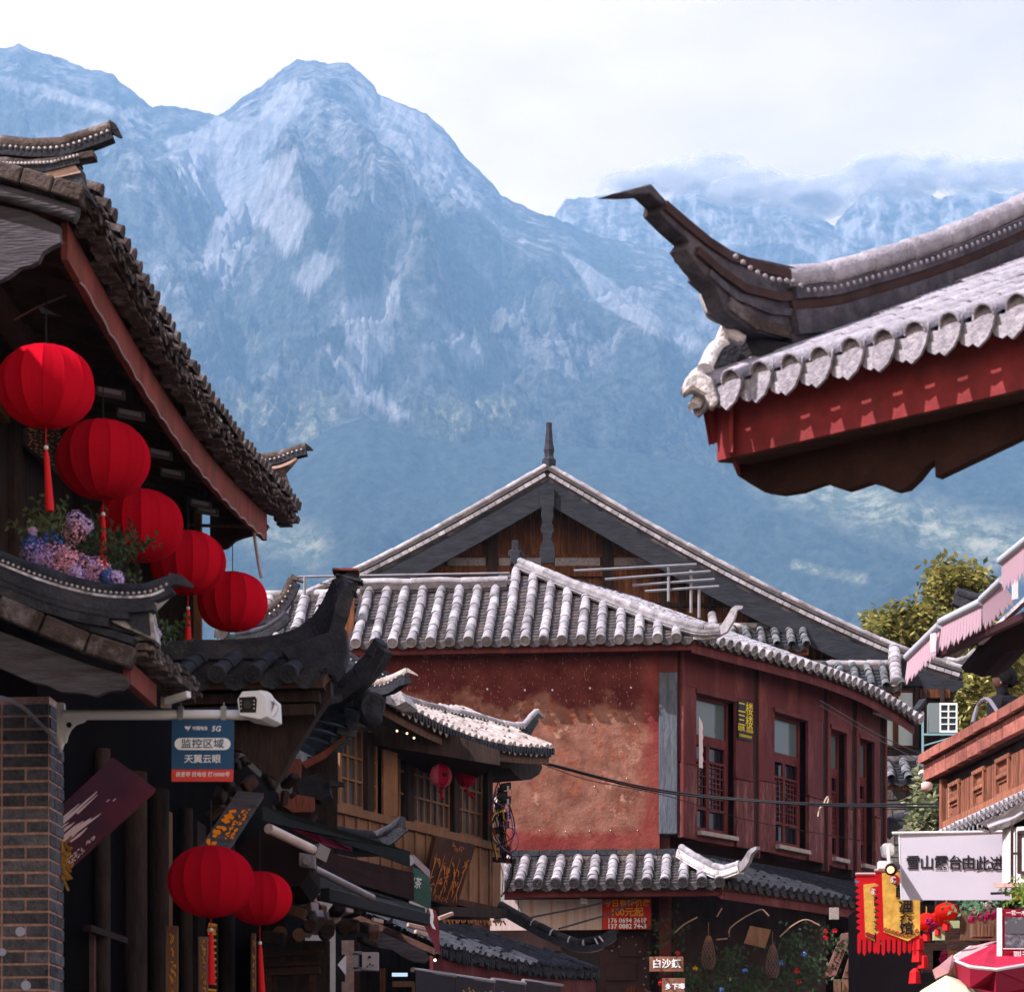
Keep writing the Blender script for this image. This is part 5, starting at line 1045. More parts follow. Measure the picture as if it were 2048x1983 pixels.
# ------------------------------------------------------------------ boards and signs of the left row
CAL = flat('pale brush lettering', (.62, .42, .38), .5)
def board(name, label, quad, Y, th, mt_, cat='sign'):
    """quad: (px, py, Y) corners"""
    c = P(sum(q[0] for q in quad)/4, sum(q[1] for q in quad)/4, Y); t = thing(name, c, label, cat); ps = [P(*q) for q in quad]; n_ = (ps[1]-ps[0]).cross(ps[3]-ps[0]).normalized()
    if n_.y > 0: n_ = -n_
    put('board', MB().prism(ps, -n_*th), mt_, t, bevel=.003); return t, ps, n_
def strokes(par, ps, n_, mt_, groups, off=.004, nm='lettering'):
    """brush strokes given in board coordinates (u right, v down)"""
    m = MB(); f = lambda u, v: lerp(lerp(ps[0], ps[1], u), lerp(ps[3], ps[2], u), v)+n_*off
    for st in groups:
        pts = spline([f(u, v) for u, v, w_ in st], 8) if len(st) > 2 else [f(u, v) for u, v, w_ in st]; L_ = len(pts); rows = [[], []]
        for i, p in enumerate(pts):
            k = i/(L_-1)*(len(st)-1); j = min(int(k), len(st)-2); w_ = lerp(st[j][2], st[j+1][2], k-j); d = (pts[min(i+1, L_-1)]-pts[max(i-1, 0)]).normalized(); s_ = d.cross(n_).normalized()*w_/2
            rows[0].append(p-s_); rows[1].append(p+s_)
        m.grid(rows); m.grid([[q+n_*.003 for q in r_] for r_ in rows])
    return put(nm, m, mt_, par)
def cursive(cols, rows, seed, w=.012, u0=.1, u1=.9, v0=.1, v1=.9):
    r_ = random.Random(seed); o = []
    cw, ch = (u1-u0)/cols, (v1-v0)/rows
    for i in range(cols):
        for j in range(rows):
            cx, cy = u0+cw*(i+.5), v0+ch*(j+.5)
            for k in range(4):
                a = (cx+r_.uniform(-.35, .1)*cw, cy+r_.uniform(-.4, .4)*ch); b = (a[0]+r_.uniform(.05, .5)*cw, a[1]+r_.uniform(-.25, .35)*ch); c = (b[0]+r_.uniform(-.2, .25)*cw, b[1]+r_.uniform(-.1, .35)*ch)
                o.append([(a[0], a[1], w*.5), (b[0], b[1], w), (c[0], c[1], w*.3)])
    return o
t, ps, n_ = board('tilted_board', 'dark red tilted signboard with pale brush lettering beside the brick pier', [(226, 1513, 15.9), (313, 1577, 15.9), (128, 1745, 15.4), (60, 1668, 15.4)], 15.6, .04, mat('dark red lacquer', (.075, .010, .014), .35, .4, 3, tint=(.03, .012, .014), tmix=.7, tscale=2))
def ray(u0, v0, u1, v1, w0=.02): return [(u0, v0, .004), (lerp(u0, u1, .5)+.01, lerp(v0, v1, .5), w0), (u1, v1, w0*.6)]
strokes(t, ps, n_, CAL, [ray(.28, .34, .24, .98, .02), ray(.33, .36, .30, 1.0, .016), ray(.22, .52, .18, .86, .014), ray(.40, .50, .38, .95, .016), ray(.55, .32, .52, .95, .022), ray(.62, .28, .58, .70, .02), ray(.50, .50, .46, .98, .018), ray(.58, .55, .56, 1.0, .014), ray(.36, .62, .44, .60, .012), ray(.3, .7, .2, .74, .012), ray(.5, .62, .6, .6, .012), ray(.66, .62, .64, .80, .014)])
strokes(t, ps, n_, CAL, cursive(1, 3, 5, .006, .84, .92, .62, .72)); strokes(t, ps, n_, CAL, cursive(3, 5, 8, .005, .84, .97, .76, .98))
t, ps, n_ = board('small_board', 'small pinkish board with dark characters under the tilted red sign', [(190, 1755, 17.2), (247, 1775, 18.6), (247, 1845, 18.6), (190, 1832, 17.2)], 17.9, .05, mat('pink board', (.28, .16, .14), .8, .2, 8))
strokes(t, ps, n_, BLACK, cursive(4, 1, 11, .014, .02, .98, .2, .8)+cursive(4, 2, 12, .010, .02, .98, .2, .8)); 
t, ps, n_ = board('gilded_board', 'weathered board with bright orange gold carving above the lower lanterns', [(475, 1580, 17.9), (528, 1585, 17.9), (455, 1698, 17.5), (398, 1695, 17.5)], 17.7, .04, GREYB)
OR = flat('orange gilding', (.90, .27, .01), .35); strokes(t, ps, n_, OR, cursive(1, 4, 21, .035, .05, .45, .35, .98)+cursive(2, 4, 22, .010, .55, .95, .3, .85))
for i, (x0, x1, y0, Y) in enumerate(((331, 355, 1850, 16.6), (397, 415, 1872, 17.6), (502, 511, 1865, 18.6))):
    t, ps, n_ = board('couplet_board', 'narrow vertical timber board with gilded characters, %s' % ['left of the lower lanterns', 'between post and lower tassel', 'behind the smaller lantern tassel'][i], [(x0, y0, Y), (x1, y0, Y), (x1, 2060, Y), (x0, 2060, Y)], Y, .05, TIMBER); strokes(t, ps, n_, GOLD, cursive(1, 5, 31+i, .008, .3, .8, .05, .7))
t, ps, n_ = board('black_gold_panel', 'black panel with gold blocks hanging behind the lower lantern tassel', [(414, 1850, 18.2), (435, 1850, 18.2), (435, 2010, 18.2), (414, 2010, 18.2)], 18.2, .03, BLACK); strokes(t, ps, n_, GOLD, [[(.1, v, .014), (.9, v+.01, .014)] for v in np.linspace(.02, .8, 11)]+[[(.1, .02, .06), (.9, .04, .06)]])
# ------------------------------------------------------------------ camera arm and blue sign
AY = 14.55
ca = thing('camera_arm', P(120, 1440, AY), 'white bracket arm with a surveillance camera fixed to the brick pier', 'camera')
m = MB(); m.prism([P(x, y, AY) for x, y in ((113, 1404), (128, 1404), (128, 1478), (120, 1500), (113, 1478))], Vector((0, .06, 0))); put('mount_plate', m, WPAINT, ca, bevel=.003)
m = MB(); m.tube([P(126, 1429, AY), P(505, 1429, AY)], 10*AY/F, 14); put('arm', m, WPAINT, ca, smooth=True)
m = MB(); m.prism([P(x, y, AY) for x, y in ((128, 1432), (175, 1436), (168, 1443), (152, 1448), (142, 1458), (136, 1470), (133, 1484), (128, 1484))], Vector((0, .02, 0))); put('gusset', m, WPAINT, ca, bevel=.002)
m = MB(); m.tube([P(138, 1449, AY-.005), P(138, 1449, AY+.03)], .015, 10); put('gusset_hole', m, BLACK, ca)
m = MB(); m.tube(spline([P(-20, 1392, AY+.1), P(15, 1398, AY+.1), P(50, 1417, AY+.1), P(85, 1452, AY+.05), P(115, 1480, AY), P(121, 1505, AY)], 14), .011, 8); put('conduit', m, mat('grey conduit', (.45, .45, .52), .5), ca, smooth=True)
ch = MB(); oo = P(512, 1410, AY); 
hx = [(474, 1398), (484, 1382), (518, 1380), (532, 1392), (534, 1432), (520, 1438), (478, 1430)]
ch.prism([P(x, y, AY-.10) for x, y in hx], Vector((.06, .24, .0))); body = put('camera_body', ch, WPAINT, ca, bevel=.004)
m = MB(); m.prism([P(x, y, AY-.104) for x, y in ((478, 1394), (510, 1392), (514, 1398), (512, 1424), (480, 1424))], Vector((0, .02, 0))); fc_ = put('camera_face', m, BLACK, ca)
m = MB()
for x in (482, 508):
    for y in (1401, 1408, 1416): m.tube([P(x, y, AY-.108), P(x, y, AY-.10)], .004, 8)
put('infrared_lamps', m, flat('lamp dots', (.6, .5, .48)), ca)
m = MB(); m.tube([P(495, 1409, AY-.115), P(495, 1409, AY-.10)], .022, 12); put('lens', m, flat('lens', (.02, .02, .03), .1), ca)
m = MB(); m.sweep(spline([P(520, 1381, AY), P(540, 1386, AY), P(550, 1402, AY), P(545, 1424, AY), P(532, 1434, AY)], 10), .05, .02); put('camera_yoke', m, WPAINT, ca)
m = MB(); m.tube([P(505, 1429, AY), P(520, 1434, AY)], .028, 12); put('arm_cap', m, WPAINT, ca)
bs = thing('blue_sign', P(405, 1500, AY), 'blue and red notice plate hanging from the white camera arm', 'sign')
for x in (362, 448):
    m = MB(); m.obox(P(x, 1430, AY), Vector((.014, 0, 0)), Vector((0, .035, 0)), Z*.04); m.beam(P(x, 1404, AY-.03), P(x, 1420, AY-.03), .006, .006); m.obox(P(x, 1414, AY-.03), Vector((.012, 0, 0)), Vector((0, .01, 0)), Z*.006); put('clamp', m, mat('steel clamp', (.2, .2, .22), .4, metal=.6), bs)
SY = AY-.04; W_ = flat('white print', (.85, .87, .92), .5); BL = flat('sign blue', (.015, .075, .17), .45); RD = flat('sign red', (.62, .05, .04), .45)
m = MB(); m.prism([P(343.5, 1439, SY), P(468, 1439, SY), P(467, 1537.5, SY), P(343, 1537.5, SY)], Vector((0, .008, 0))); put('blue_panel', m, BL, bs)
m = MB(); m.prism([P(343, 1538, SY), P(467, 1538, SY), P(466, 1562, SY), P(343, 1562, SY)], Vector((0, .008, 0))); put('red_panel', m, RD, bs)
q = AY/F; m = MB(); pl = []
for k in range(9): a = math.pi/2+math.pi*k/8; pl.append((361+12*math.cos(a), 1487-12*math.sin(a)))
for k in range(9): a = -math.pi/2+math.pi*k/8; pl.append((449+12*math.cos(a), 1487-12*math.sin(a)))
m.prism([P(x, y, SY-.002) for x, y in pl], Vector((0, .002, 0))); put('white_pill', m, W_, bs)
ux = Vector((1, 0, 0))
text('监控区域', 20*q, flat('navy print', (.02, .07, .15)), P(405, 1487.5, SY-.004), ux, Z, bs, sx=1.08, bold=.0002)
text('天翼云眼', 18*q, W_, P(405, 1518, SY-.002), ux, Z, bs, sx=1.02, bold=.0004)
text('装宽带 找电信 打10000号', 10.5*q, W_, P(405, 1548.5, SY-.002), ux, Z, bs, sx=.93, bold=.0001, shear=.15)
text('中国电信', 8.5*q, W_, P(400, 1456, SY-.002), ux, Z, bs, sx=.9, bold=.0004); text('5G', 15*q, W_, P(432, 1457, SY-.002), ux, Z, bs, bold=.0008, shear=.2)
m = MB(); m.prism([P(x, y, SY-.002) for x, y in ((369, 1452), (376, 1451), (374, 1455), (382, 1450), (378, 1458), (374, 1462), (376, 1457), (371, 1457))], Vector((0, .002, 0))); put('swoosh_mark', m, W_, bs)
sc_ = thing('small_camera', P(340, 1395, 14.3), 'small pale bullet camera under the reddish board end above the arm', 'camera')
m = MB(); m.beam(P(332, 1402, 14.3), P(378, 1388, 14.2), .035, .035); put('body', m, WPAINT, sc_, bevel=.004); m = MB(); m.obox(P(332, 1404, 14.33), Vector((.025, 0, 0)), Vector((0, .02, 0)), Z*.03); put('base', m, flat('pinkish base', (.35, .25, .25)), sc_)
# ------------------------------------------------------------------ flowers on the balcony
m = MB(); m.prism([P(45, 1165, 15.5), P(300, 1165, 16.3), P(300, 1165, 16.7), P(45, 1165, 15.9)], -Z*.25); fb = thing('flower_box', P(170, 1150, 15.9), 'dark planter with pink, violet and blue hydrangeas on the balcony below the lanterns', 'flower box'); put('box', m, DARKW, fb)
def petals(m, c, r_, n_, s_):
    for i in range(n_):
        d = Vector((rnd.gauss(0, 1), rnd.gauss(0, 1), rnd.gauss(0, 1))).normalized(); p = c+d*r_*rnd.uniform(.75, 1.05); a = d.orthogonal().normalized(); b = d.cross(a); t_ = rnd.uniform(0, 6.3); a, b = a*math.cos(t_)+b*math.sin(t_), b*math.cos(t_)-a*math.sin(t_); w_ = s_*rnd.uniform(.7, 1.3)
        m.add([p-a*w_, p-b*w_*.8+d*w_*.3, p+a*w_, p+b*w_*.8+d*w_*.3], [(0, 1, 2, 3)])
FC = {k: mat(k+' petals', c, .7, .3, 60) for k, c in dict(pink=(.75, .38, .50), violet=(.42, .30, .65), blue=(.06, .13, .40), lilac=(.55, .42, .75)).items()}
for (x, y, r_, k, Y) in ((70, 1105, 22, 'violet', 15.6), (85, 1120, 18, 'violet', 15.5), (105, 1090, 22, 'blue', 15.7), (62, 1088, 14, 'blue', 15.6), (115, 1120, 28, 'pink', 15.5), (145, 1135, 30, 'pink', 15.5), (135, 1115, 20, 'pink', 15.6), (175, 1140, 22, 'violet', 15.5), (195, 1140, 22, 'pink', 15.5), (152, 1148, 14, 'lilac', 15.4), (215, 1152, 12, 'blue', 15.4), (232, 1158, 14, 'lilac', 15.4), (152, 1042, 16, 'lilac', 16.0), (150, 1062, 20, 'pink', 16.0), (172, 1052, 12, 'lilac', 16.0), (65, 1062, 7, 'lilac', 16), (310, 1268, 10, 'lilac', 16.2)):
    m = MB(); petals(m, P(x, y, Y-.25), r_*1.3*Y/F, 190, .0095); put('flower_head', m, FC[k], fb)
LEAF = mat('dark leaf', (.035, .060, .028), .5, .4, 30)
def leafy(par, cx, cy, Y, sx, sy, n_, ls, mt_=LEAF, nm='leaves', sd=5):
    r_ = random.Random(sd); m = MB(); st = MB()
    for i in range(n_):
        a = r_.uniform(0, 6.28); q_ = math.sqrt(r_.random()); c = P(cx+sx*q_*math.cos(a), cy+sy*q_*math.sin(a), Y+r_.uniform(-.25, .25)); g_ = Vector((r_.uniform(-1, 1), r_.uniform(-.6, .6), r_.uniform(-.3, .8))).normalized()
        for k in range(5):
            o_ = c+g_*ls*1.1*k; sd_ = g_.cross(Vector((r_.uniform(-1, 1), -1, r_.uniform(-.5, .5)))).normalized()*(1 if k % 2 else -1); d = (g_*.5+sd_).normalized(); n__ = d.cross(g_).normalized(); w_ = n__.cross(d)*ls*.32
            m.add([o_, o_+d*ls*.45+w_, o_+d*ls*1.15, o_+d*ls*.45-w_], [(0, 1, 2, 3)])
        st.beam(c, c+g_*ls*5, .003, .003)
    put(nm, m, mt_, par, kind='stuff'); put('stems', st, mt_, par, kind='stuff')
leafy(fb, 95, 1055, 15.9, 40, 22, 26, .035, mat('pale leaf', (.10, .13, .06), .6, .3), sd=1); leafy(fb, 175, 1085, 16.1, 50, 36, 40, .032, sd=2); leafy(fb, 240, 1112, 15.9, 45, 40, 50, .032, sd=3); leafy(fb, 330, 1270, 16.2, 30, 20, 20, .03, sd=4)
# ------------------------------------------------------------------ the timber house with lattice windows
TH = Pl(682, 27, (.46, .89)); tn = TH.n; TD = TH.d
th = thing('timber_house', (-1.6, 29, 0), 'timber house with lattice windows, plank wall and sunlit curved tile roof', 'house')
zs_ = TH.on(682, 1617).z; zb_ = TH.on(993, 1814).z; zt_ = TH.on(688, 1450).z
T0, T1 = TH.t(640), TH.t(993)
def tb(nm, a, b, z0, z1, o0, o1, mt_, par=th, bev=.003):
    m = MB(); m.prism([TH.at(a, z0, o0), TH.at(b, z0, o0), TH.at(b, z0, o1), TH.at(a, z0, o1)], Z*(z1-z0)); return put(nm, m, mt_, par, bevel=bev)
tb('inner_wall', T0, T1, 0, zt_+.1, -.30, -1.2, BLACK)
x = T0
while x < T1-.02:
    w_ = min(.235, T1-x); tb('wall_plank', x, x+w_-.02, zb_, zs_-.05, -.02, .0, TIMBER); tb('batten', x+w_-.03, x+w_+.0, zb_, zs_-.05, .0, .022, TIMBER); x += w_
tb('sill_rail', T0, T1, zs_-.05, zs_+.035, -.05, .05, TIMBER); tb('bottom_rail', T0, T1, zb_-.07, zb_, -.05, .05, SOFF)
for px_ in (737, 818, 910, 976): t_ = TH.t(px_); tb('post', t_-.06, t_+.06, zs_+.035, zt_, -.1, .03, DARKW)
def lattice_win(pa, pb, cols, rows, lab=None, off=-.04, open_=False):
    a, b = TH.t(pa), TH.t(pb); z0, z1 = zs_+.04, zs_+.86; f = MB(); w_ = .022
    def br(x0, x1, y0, y1, o=.0): f.prism([TH.at(x0, y0, off+.012+o), TH.at(x1, y0, off+.012+o), TH.at(x1, y0, off-.012), TH.at(x0, y0, off-.012)], Z*(y1-y0))
    br(a, b, z0, z0+.04); br(a, b, z1-.04, z1); br(a, a+.035, z0+.04, z1-.04); br(b-.035, b, z0+.04, z1-.04)
    o = put('window', f, TIMBER, th)
    f = MB()
    for i in range(1, cols): x_ = lerp(a, b, i/cols); br(x_-w_/2, x_+w_/2, z0+.04, z1-.04)
    for j in range(1, rows): y_ = lerp(z0, z1, [0, .34, .62, 1][j] if rows == 3 else j/rows); br(a+.035, b-.035, y_-w_/2, y_+w_/2, .004)
    put('lattice_bars', f, TIMBER, o)
    for i in range(cols):
        m = MB(); xa, xb = lerp(a, b, i/cols), lerp(a, b, (i+1)/cols); m.prism([TH.at(xa, z0, off-.02), TH.at(xb, z0, off-.02+rnd.uniform(-.004, .004)), TH.at(xb, z0, off-.028), TH.at(xa, z0, off-.028)], Z*(z1-z0)); put('pane', m, WINB, o)
WINB = mat('dusty glass', (.07, .065, .08), .35, .5, 3, tint=(.16, .15, .17), tmix=.5, tscale=2)
lattice_win(645, 668, 2, 3); lattice_win(685, 733, 3, 3); lattice_win(745, 760, 1, 3); lattice_win(792, 816, 2, 3); lattice_win(826, 905, 6, 3); lattice_win(916, 970, 4, 3)
m = MB(); a = TH.t(768); z0 = zs_+.04; m.prism([TH.at(a, z0, -.03), TH.at(a+.13, z0, .06), TH.at(a+.13, z0, .085), TH.at(a, z0, -.005)], Z*.8); put('open_leaf', m, TIMBER, th)
tb('corner_strip', TH.t(976)+.07, T1+.05, zb_-.1, zs_+.05, -.06, .02, TIMBER); tb('white_edge', T1+.05, T1+.13, zb_-.15, zs_+.55, -.06, .03, WPAINT)
m = MB(); m.prism([TH.at(T0-.6, 0, -.3), TH.at(T1, 0, -.3), TH.at(T1, 0, -.9), TH.at(T0-.6, 0, -.9)], Z*(zb_-.05)); put('ground_floor_wall', m, DARKW, th)
# roof
TO = .62; zer = TH.on(793, 1399, TO).z; te = TH.t(748, TO); tw = TH.t(1103, TO)-te
sgT = lambda t, d: -.16*math.sin(math.pi*min(1, t/tw))**1.0
oT = TH.at(te, zer, TO)
TLIT = mat('sunlit tile', (.42, .37, .36), .9, .35, 10, bump=.6, bscale=50, tint=(.16, .085, .07), tmix=.7, tscale=6)  # paler tile colour carries the sunlight on this roof
rT, ST = roof(th, oT, TD, -tn, tw, .125, .042, lambda d: .47*d, lambda t: 1.05, L=.2, mt=TLIT, mp=TLIT, objs=False, disc=False, lift=sgT, row=.09, jitter=3, under=DARKW)
m = MB()
for i in range(int(tw/.0625)):
    t_ = .03+i*.0625; p = ST(t_, -.075)+Z*.02; m.add([p-TD*.024+Z*.03, p+TD*.024+Z*.03, p+TD*.012-Z*rnd.uniform(.04, .06), p-TD*.012-Z*.045, p-TD*.024+Z*.03-tn*.03, p+TD*.024+Z*.03-tn*.03, p-Z*.03-tn*.03], [(0,3,2,1), (0,1,5,4), (1,2,6,5), (3,0,4,6), (2,3,6)])
put('drip_tiles', m, TILED, rT, kind='stuff')  # dark colour paints the shade on the teeth facing away from the sun
hd = [ST(-.1, 1.05)+Z*.12, ST(tw*.35, 1.02)+Z*.10, ST(tw*.65, .85)+Z*.10, ST(tw*.88, .62)+Z*.10, ST(tw*.97, .45)+Z*.09, ST(tw, .40)+TD*.12+Z*.13]
ridge(th, spline(hd, 26), .040, .21, (.08, .10), TILE, TILED, beads=True, bead_sp=.055, brad=.012)
hq = [hd[-1], hd[-1]+TD*.14+Z*.10, hd[-1]+TD*.30+Z*.20, hd[-1]+TD*.46+Z*.17]
ridge(th, spline(hq[:3], 6), .034, .2, (.07, .05), TILE, TILED, beads=False); horn(th, [hq[2]+Z*.03, hq[3]], .06, [.05, .02], TLIT, 'ridge_tip')
horn(th, [hd[-2]-Z*.10, hd[-1]-Z*.08, hq[1]-Z*.07, hq[2]-Z*.08], .06, [.08, .10, .07, .03], TILED)
def board_path2(par, S_, L_, h, thk, drop, mt_, d, nm): 
    m = MB(); a = []
    for t in np.linspace(0, L_, 22): p = S_(t, d)-Z*drop; q = S_(t, d+thk)-Z*drop; a.append([p, p-Z*h, q-Z*h, q, p])
    m.grid(a); m.add(a[0][:4], [(0,1,2,3)]); m.add(a[-1][:4], [(3,2,1,0)]); return put(nm, m, mt_, par)
board_path2(th, ST, tw, .10, .03, .06, mat('streaked brown fascia', (.10, .055, .045), .85, .5, 20, stretch=(6, 6, .4), tint=(.22, .16, .15), tmix=.5, tscale=10), .03, 'fascia')
m = MB(); c = ST(tw, .2)-Z*.25; m.prism([TH.on(x, y, .25) for x, y in ((1000, 1500), (1080, 1520), (1085, 1535), (1078, 1548), (1062, 1558), (1045, 1560), (1030, 1548), (1020, 1535), (1000, 1530))], -tn*.4); put('bracket_end', m, DARKW, th)
# second small roof behind, at the upper left, with a horn
hz_ = spline([P(690, 1350, 26.3), P(745, 1366, 26.2), P(780, 1362, 26.1), P(800, 1348, 26), P(815, 1342, 26)], 10)
ridge(th, hz_, .040, .2, (.08, .10), TLIT, TILED, beads=True, bead_sp=.055, brad=.011); horn(th, [hz_[-1]+Z*.03, P(836, 1350, 26)], .05, [.04, .01], TLIT, 'ridge_tip')
hz2 = spline([P(680, 1300, 27), P(730, 1330, 27), P(775, 1352, 27.2)], 6); ridge(th, hz2, .040, .22, (.10, .08), TILED, TILED, beads=True, bead_sp=.055, brad=.011); ridge(th, [p+Vector((-.02, -.2, -.10)) for p in hz2], .040, .25, (.10, .08), TILED, TILED, beads=False)
m = MB(); m.prism([P(x, y, 26.4) for x, y in ((660, 1340), (750, 1372), (800, 1380), (812, 1402), (790, 1412), (760, 1400), (690, 1392))], Vector((.1, .5, 0))); put('lime_infill', m, LIME, th)
m = MB(); m.prism([P(x, y, 27.6) for x, y in ((640, 1380), (1000, 1500), (1000, 1530), (640, 1470))], Vector((-.3, 1.0, 0))); put('ceiling', m, DARKW, th)
# string of bulbs
sb_ = thing('bulb_string', TH.on(860, 1500, .5), 'string of small warm bulbs under the timber house eave', 'light string')
BULB = emis('bulb glow', (1, .78, .45), 1.6); pts = [TH.on(x, y, .45) for x, y in ((770, 1440), (800, 1458), (830, 1480), (870, 1498), (920, 1520), (960, 1530))]
m = MB(); m.tube(spline(pts, 20), .005, 5); put('cable', m, CABLE, sb_)
for (x, y) in ((794, 1461), (814, 1466), (828, 1475), (863, 1500), (877, 1511), (917, 1526), (934, 1524), (943, 1527), (956, 1531), (997, 1505), (1060, 1512), (922, 1521)): m = MB(); bead(m, TH.on(x, y, .47), .012, 6); put('bulb', m, BULB, sb_)
# two little faceted cloth lanterns
CL = bpy.data.materials.new('crimson gauze'); CL.use_nodes = True; cloth(CL, (.38, .012, .05), .45, (.5, .02, .06)); CP = bpy.data.materials.new('pink gauze'); CP.use_nodes = True; cloth(CP, (.55, .14, .22), .5, (.6, .15, .25))
for i, (x, y, w_, lab) in enumerate(((882, 1551, 46, 'small faceted pinkish red lantern with a dark rosette, left of the pair'), (932, 1551, 43, 'small plain crimson faceted lantern, right of the pair at the timber windows'))):
    c = TH.on(x, y, .42); r_ = w_/2*c.y/F; t = thing('small_lantern', c, lab, 'lantern', 'small faceted lanterns at the timber house')
    for k in range(6):
        a0 = math.pi/3*k+.3; a1 = a0+math.pi/3; am = (a0+a1)/2; m = MB()
        rows = []
        for v_ in np.linspace(-1, 1, 7):
            hw_ = math.sqrt(max(0, 1-v_*v_*.93)); b_ = .12+.88*hw_; rows.append([c+Vector((math.cos(a)*r_*b_*q, math.sin(a)*r_*b_*q, -v_*r_*1.02)) for a, q in ((a0, 1), (am, .94), (a1, 1))])
        m.grid(rows); put('cloth_panel', m, CP if (i == 0 and k % 2) else CL, t)
    m = MB(); m.tube([c+Z*r_*1.0, c+Z*r_*1.6], .008, 5); m.beam(c+Z*r_*1.2, c+Z*r_*1.5, .02, .02); put('cord', m, TASS, t)
    m = MB(); m.tube([c-Z*r_, c-Z*r_*1.35], .006, 5); m.tube([c-Z*r_*1.2, c-Z*r_*1.35, c-Z*r_*1.55], [.01, .035, .01], 6); m.tube([c-Z*r_*1.55+U*.02*i, c-Z*r_*2.05+U*(.02+.06*i)], [.012, .022], 6); put('tassel', m, CL, t)
    if i == 0: m = MB(); cc = c+Vector((r_*.35, -r_*.82, -.0)); m.lathe(cc, [(.02, -.02), (.028, -.01), (.02, .02)], 7); put('rosette', m, BLACK, t)
# signboard with flowing gold characters
t, ps, n_ = board('tilted_board', 'brown tilted board with flowing orange gold characters on the timber plank wall', [tuple((*proj(q), q.y)) for q in (TH.on(872, 1672, .42), TH.on(952, 1690, .42), TH.on(912, 1816, .16), TH.on(845, 1795, .16))], 28, .05, mat('dark brown lacquer', (.055, .022, .016), .5, .5, 3, tint=(.02, .012, .012), tmix=.8, tscale=2))
GB_ = flat('gilded strokes', (.50, .17, .04), .45); strokes(t, ps, n_, GB_, cursive(5, 2, 51, .016, .03, .97, .22, .85)+cursive(5, 1, 52, .008, .4, .72, .04, .14)+[ray(.1+.2*k, .25, .02+.2*k+.03, .92, .014) for k in range(5)]); strokes(t, ps, n_, GB_, cursive(6, 1, 53, .006, .3, .7, .88, .96))
# cable clutter at the house corner
cc_ = thing('cable_cluster', P(1010, 1640, 29.6), 'tangle of cables and grey connector boxes on the corner of the timber house', 'cables')
m = MB(); m.beam(P(1000, 1575, 29.6), P(1008, 1715, 29.6), .06, .06); m.beam(P(985, 1718, 29.6), P(1032, 1722, 29.6), .05, .05); put('bracket', m, BLACK, cc_)
for (x, y) in ((1012, 1572), (1012, 1600), (1012, 1630), (1005, 1590), (1000, 1610), (1008, 1650), (996, 1660), (1010, 1700)):
    m = MB(); m.obox(P(x, y, 29.5), Vector((.055, .01, .01)), Vector((0, .04, 0)), Z*.035); put('connector', m, BLACK, cc_, bevel=.006)
for (x, y) in ((1016, 1577), (1016, 1603), (1016, 1630)): m = MB(); m.obox(P(x, y, 29.44), Vector((.012, 0, 0)), Vector((0, .02, 0)), Z*.03); put('clip', m, flat('pale clip', (.4, .45, .5)), cc_)
for i in range(14):
    r_ = random.Random(i); a = P(r_.uniform(990, 1015), r_.uniform(1550, 1600), 29.5); b = P(r_.uniform(990, 1020), r_.uniform(1690, 1730), 29.5); md_ = P(r_.uniform(980, 1036), r_.uniform(1620, 1690), 29.4); m = MB(); m.tube(spline([a, lerp(a, md_, .5)+Vector((r_.uniform(-.1, .1), 0, 0)), md_, b], 12), .007, 5)
    put('wire', m, [CABLE, flat('yellow wire', (.6, .3, .02)), CABLE, flat('violet wire', (.2, .1, .3)), CABLE, flat('red wire', (.3, .02, .04)), CABLE][i % 7], cc_)
m = MB(); m.tube(spline([P(1000, 1650, 29.4), P(1030, 1660, 29.3), P(1036, 1690, 29.3), P(1020, 1704, 29.4), P(1000, 1690, 29.4)], 14), .006, 5); put('wire', m, flat('violet wire', (.2, .1, .3)), cc_)
m = MB(); m.tube(spline([P(1000, 1725, 29.5), P(1006, 1750, 29.5), P(1004, 1790, 29.5)], 8), .007, 5); put('wire', m, flat('orange wire', (.5, .2, .05)), cc_)
# ------------------------------------------------------------------ awning over the left shops
aw = thing('folding_awning', P(690, 1720, 20), 'folded black and magenta fabric awning with aluminium arms over the left shops', 'awning')
m = MB(); a, b = P(537, 1656, 18.2), P(628, 1700, 18.8); m.tube([a, b], .034, 12); put('roller', m, mat('pinkish aluminium', (.62, .50, .50), .4, .15, 4, metal=.2), aw, smooth=True)
m = MB(); m.tube([P(628, 1736, 18.6), P(745, 1795, 19.2)], .026, 10); put('arm', m, mat('grey aluminium', (.26, .24, .27), .35, .3, 6, metal=.6), aw, smooth=True)
m = MB(); m.obox(P(615, 1722, 18.55), Vector((.055, .0, -.01)), Vector((0, .05, 0)), Z*.045); m.tube([P(612, 1720, 18.45), P(612, 1720, 18.6)], .03, 12); put('elbow', m, flat('grey casting', (.16, .15, .17), .5), aw, bevel=.006)
m = MB(); m.beam(P(628, 1700, 18.8), P(650, 1712, 18.85), .09, .10); put('end_cap', m, flat('grey plastic', (.20, .19, .21), .5), aw)
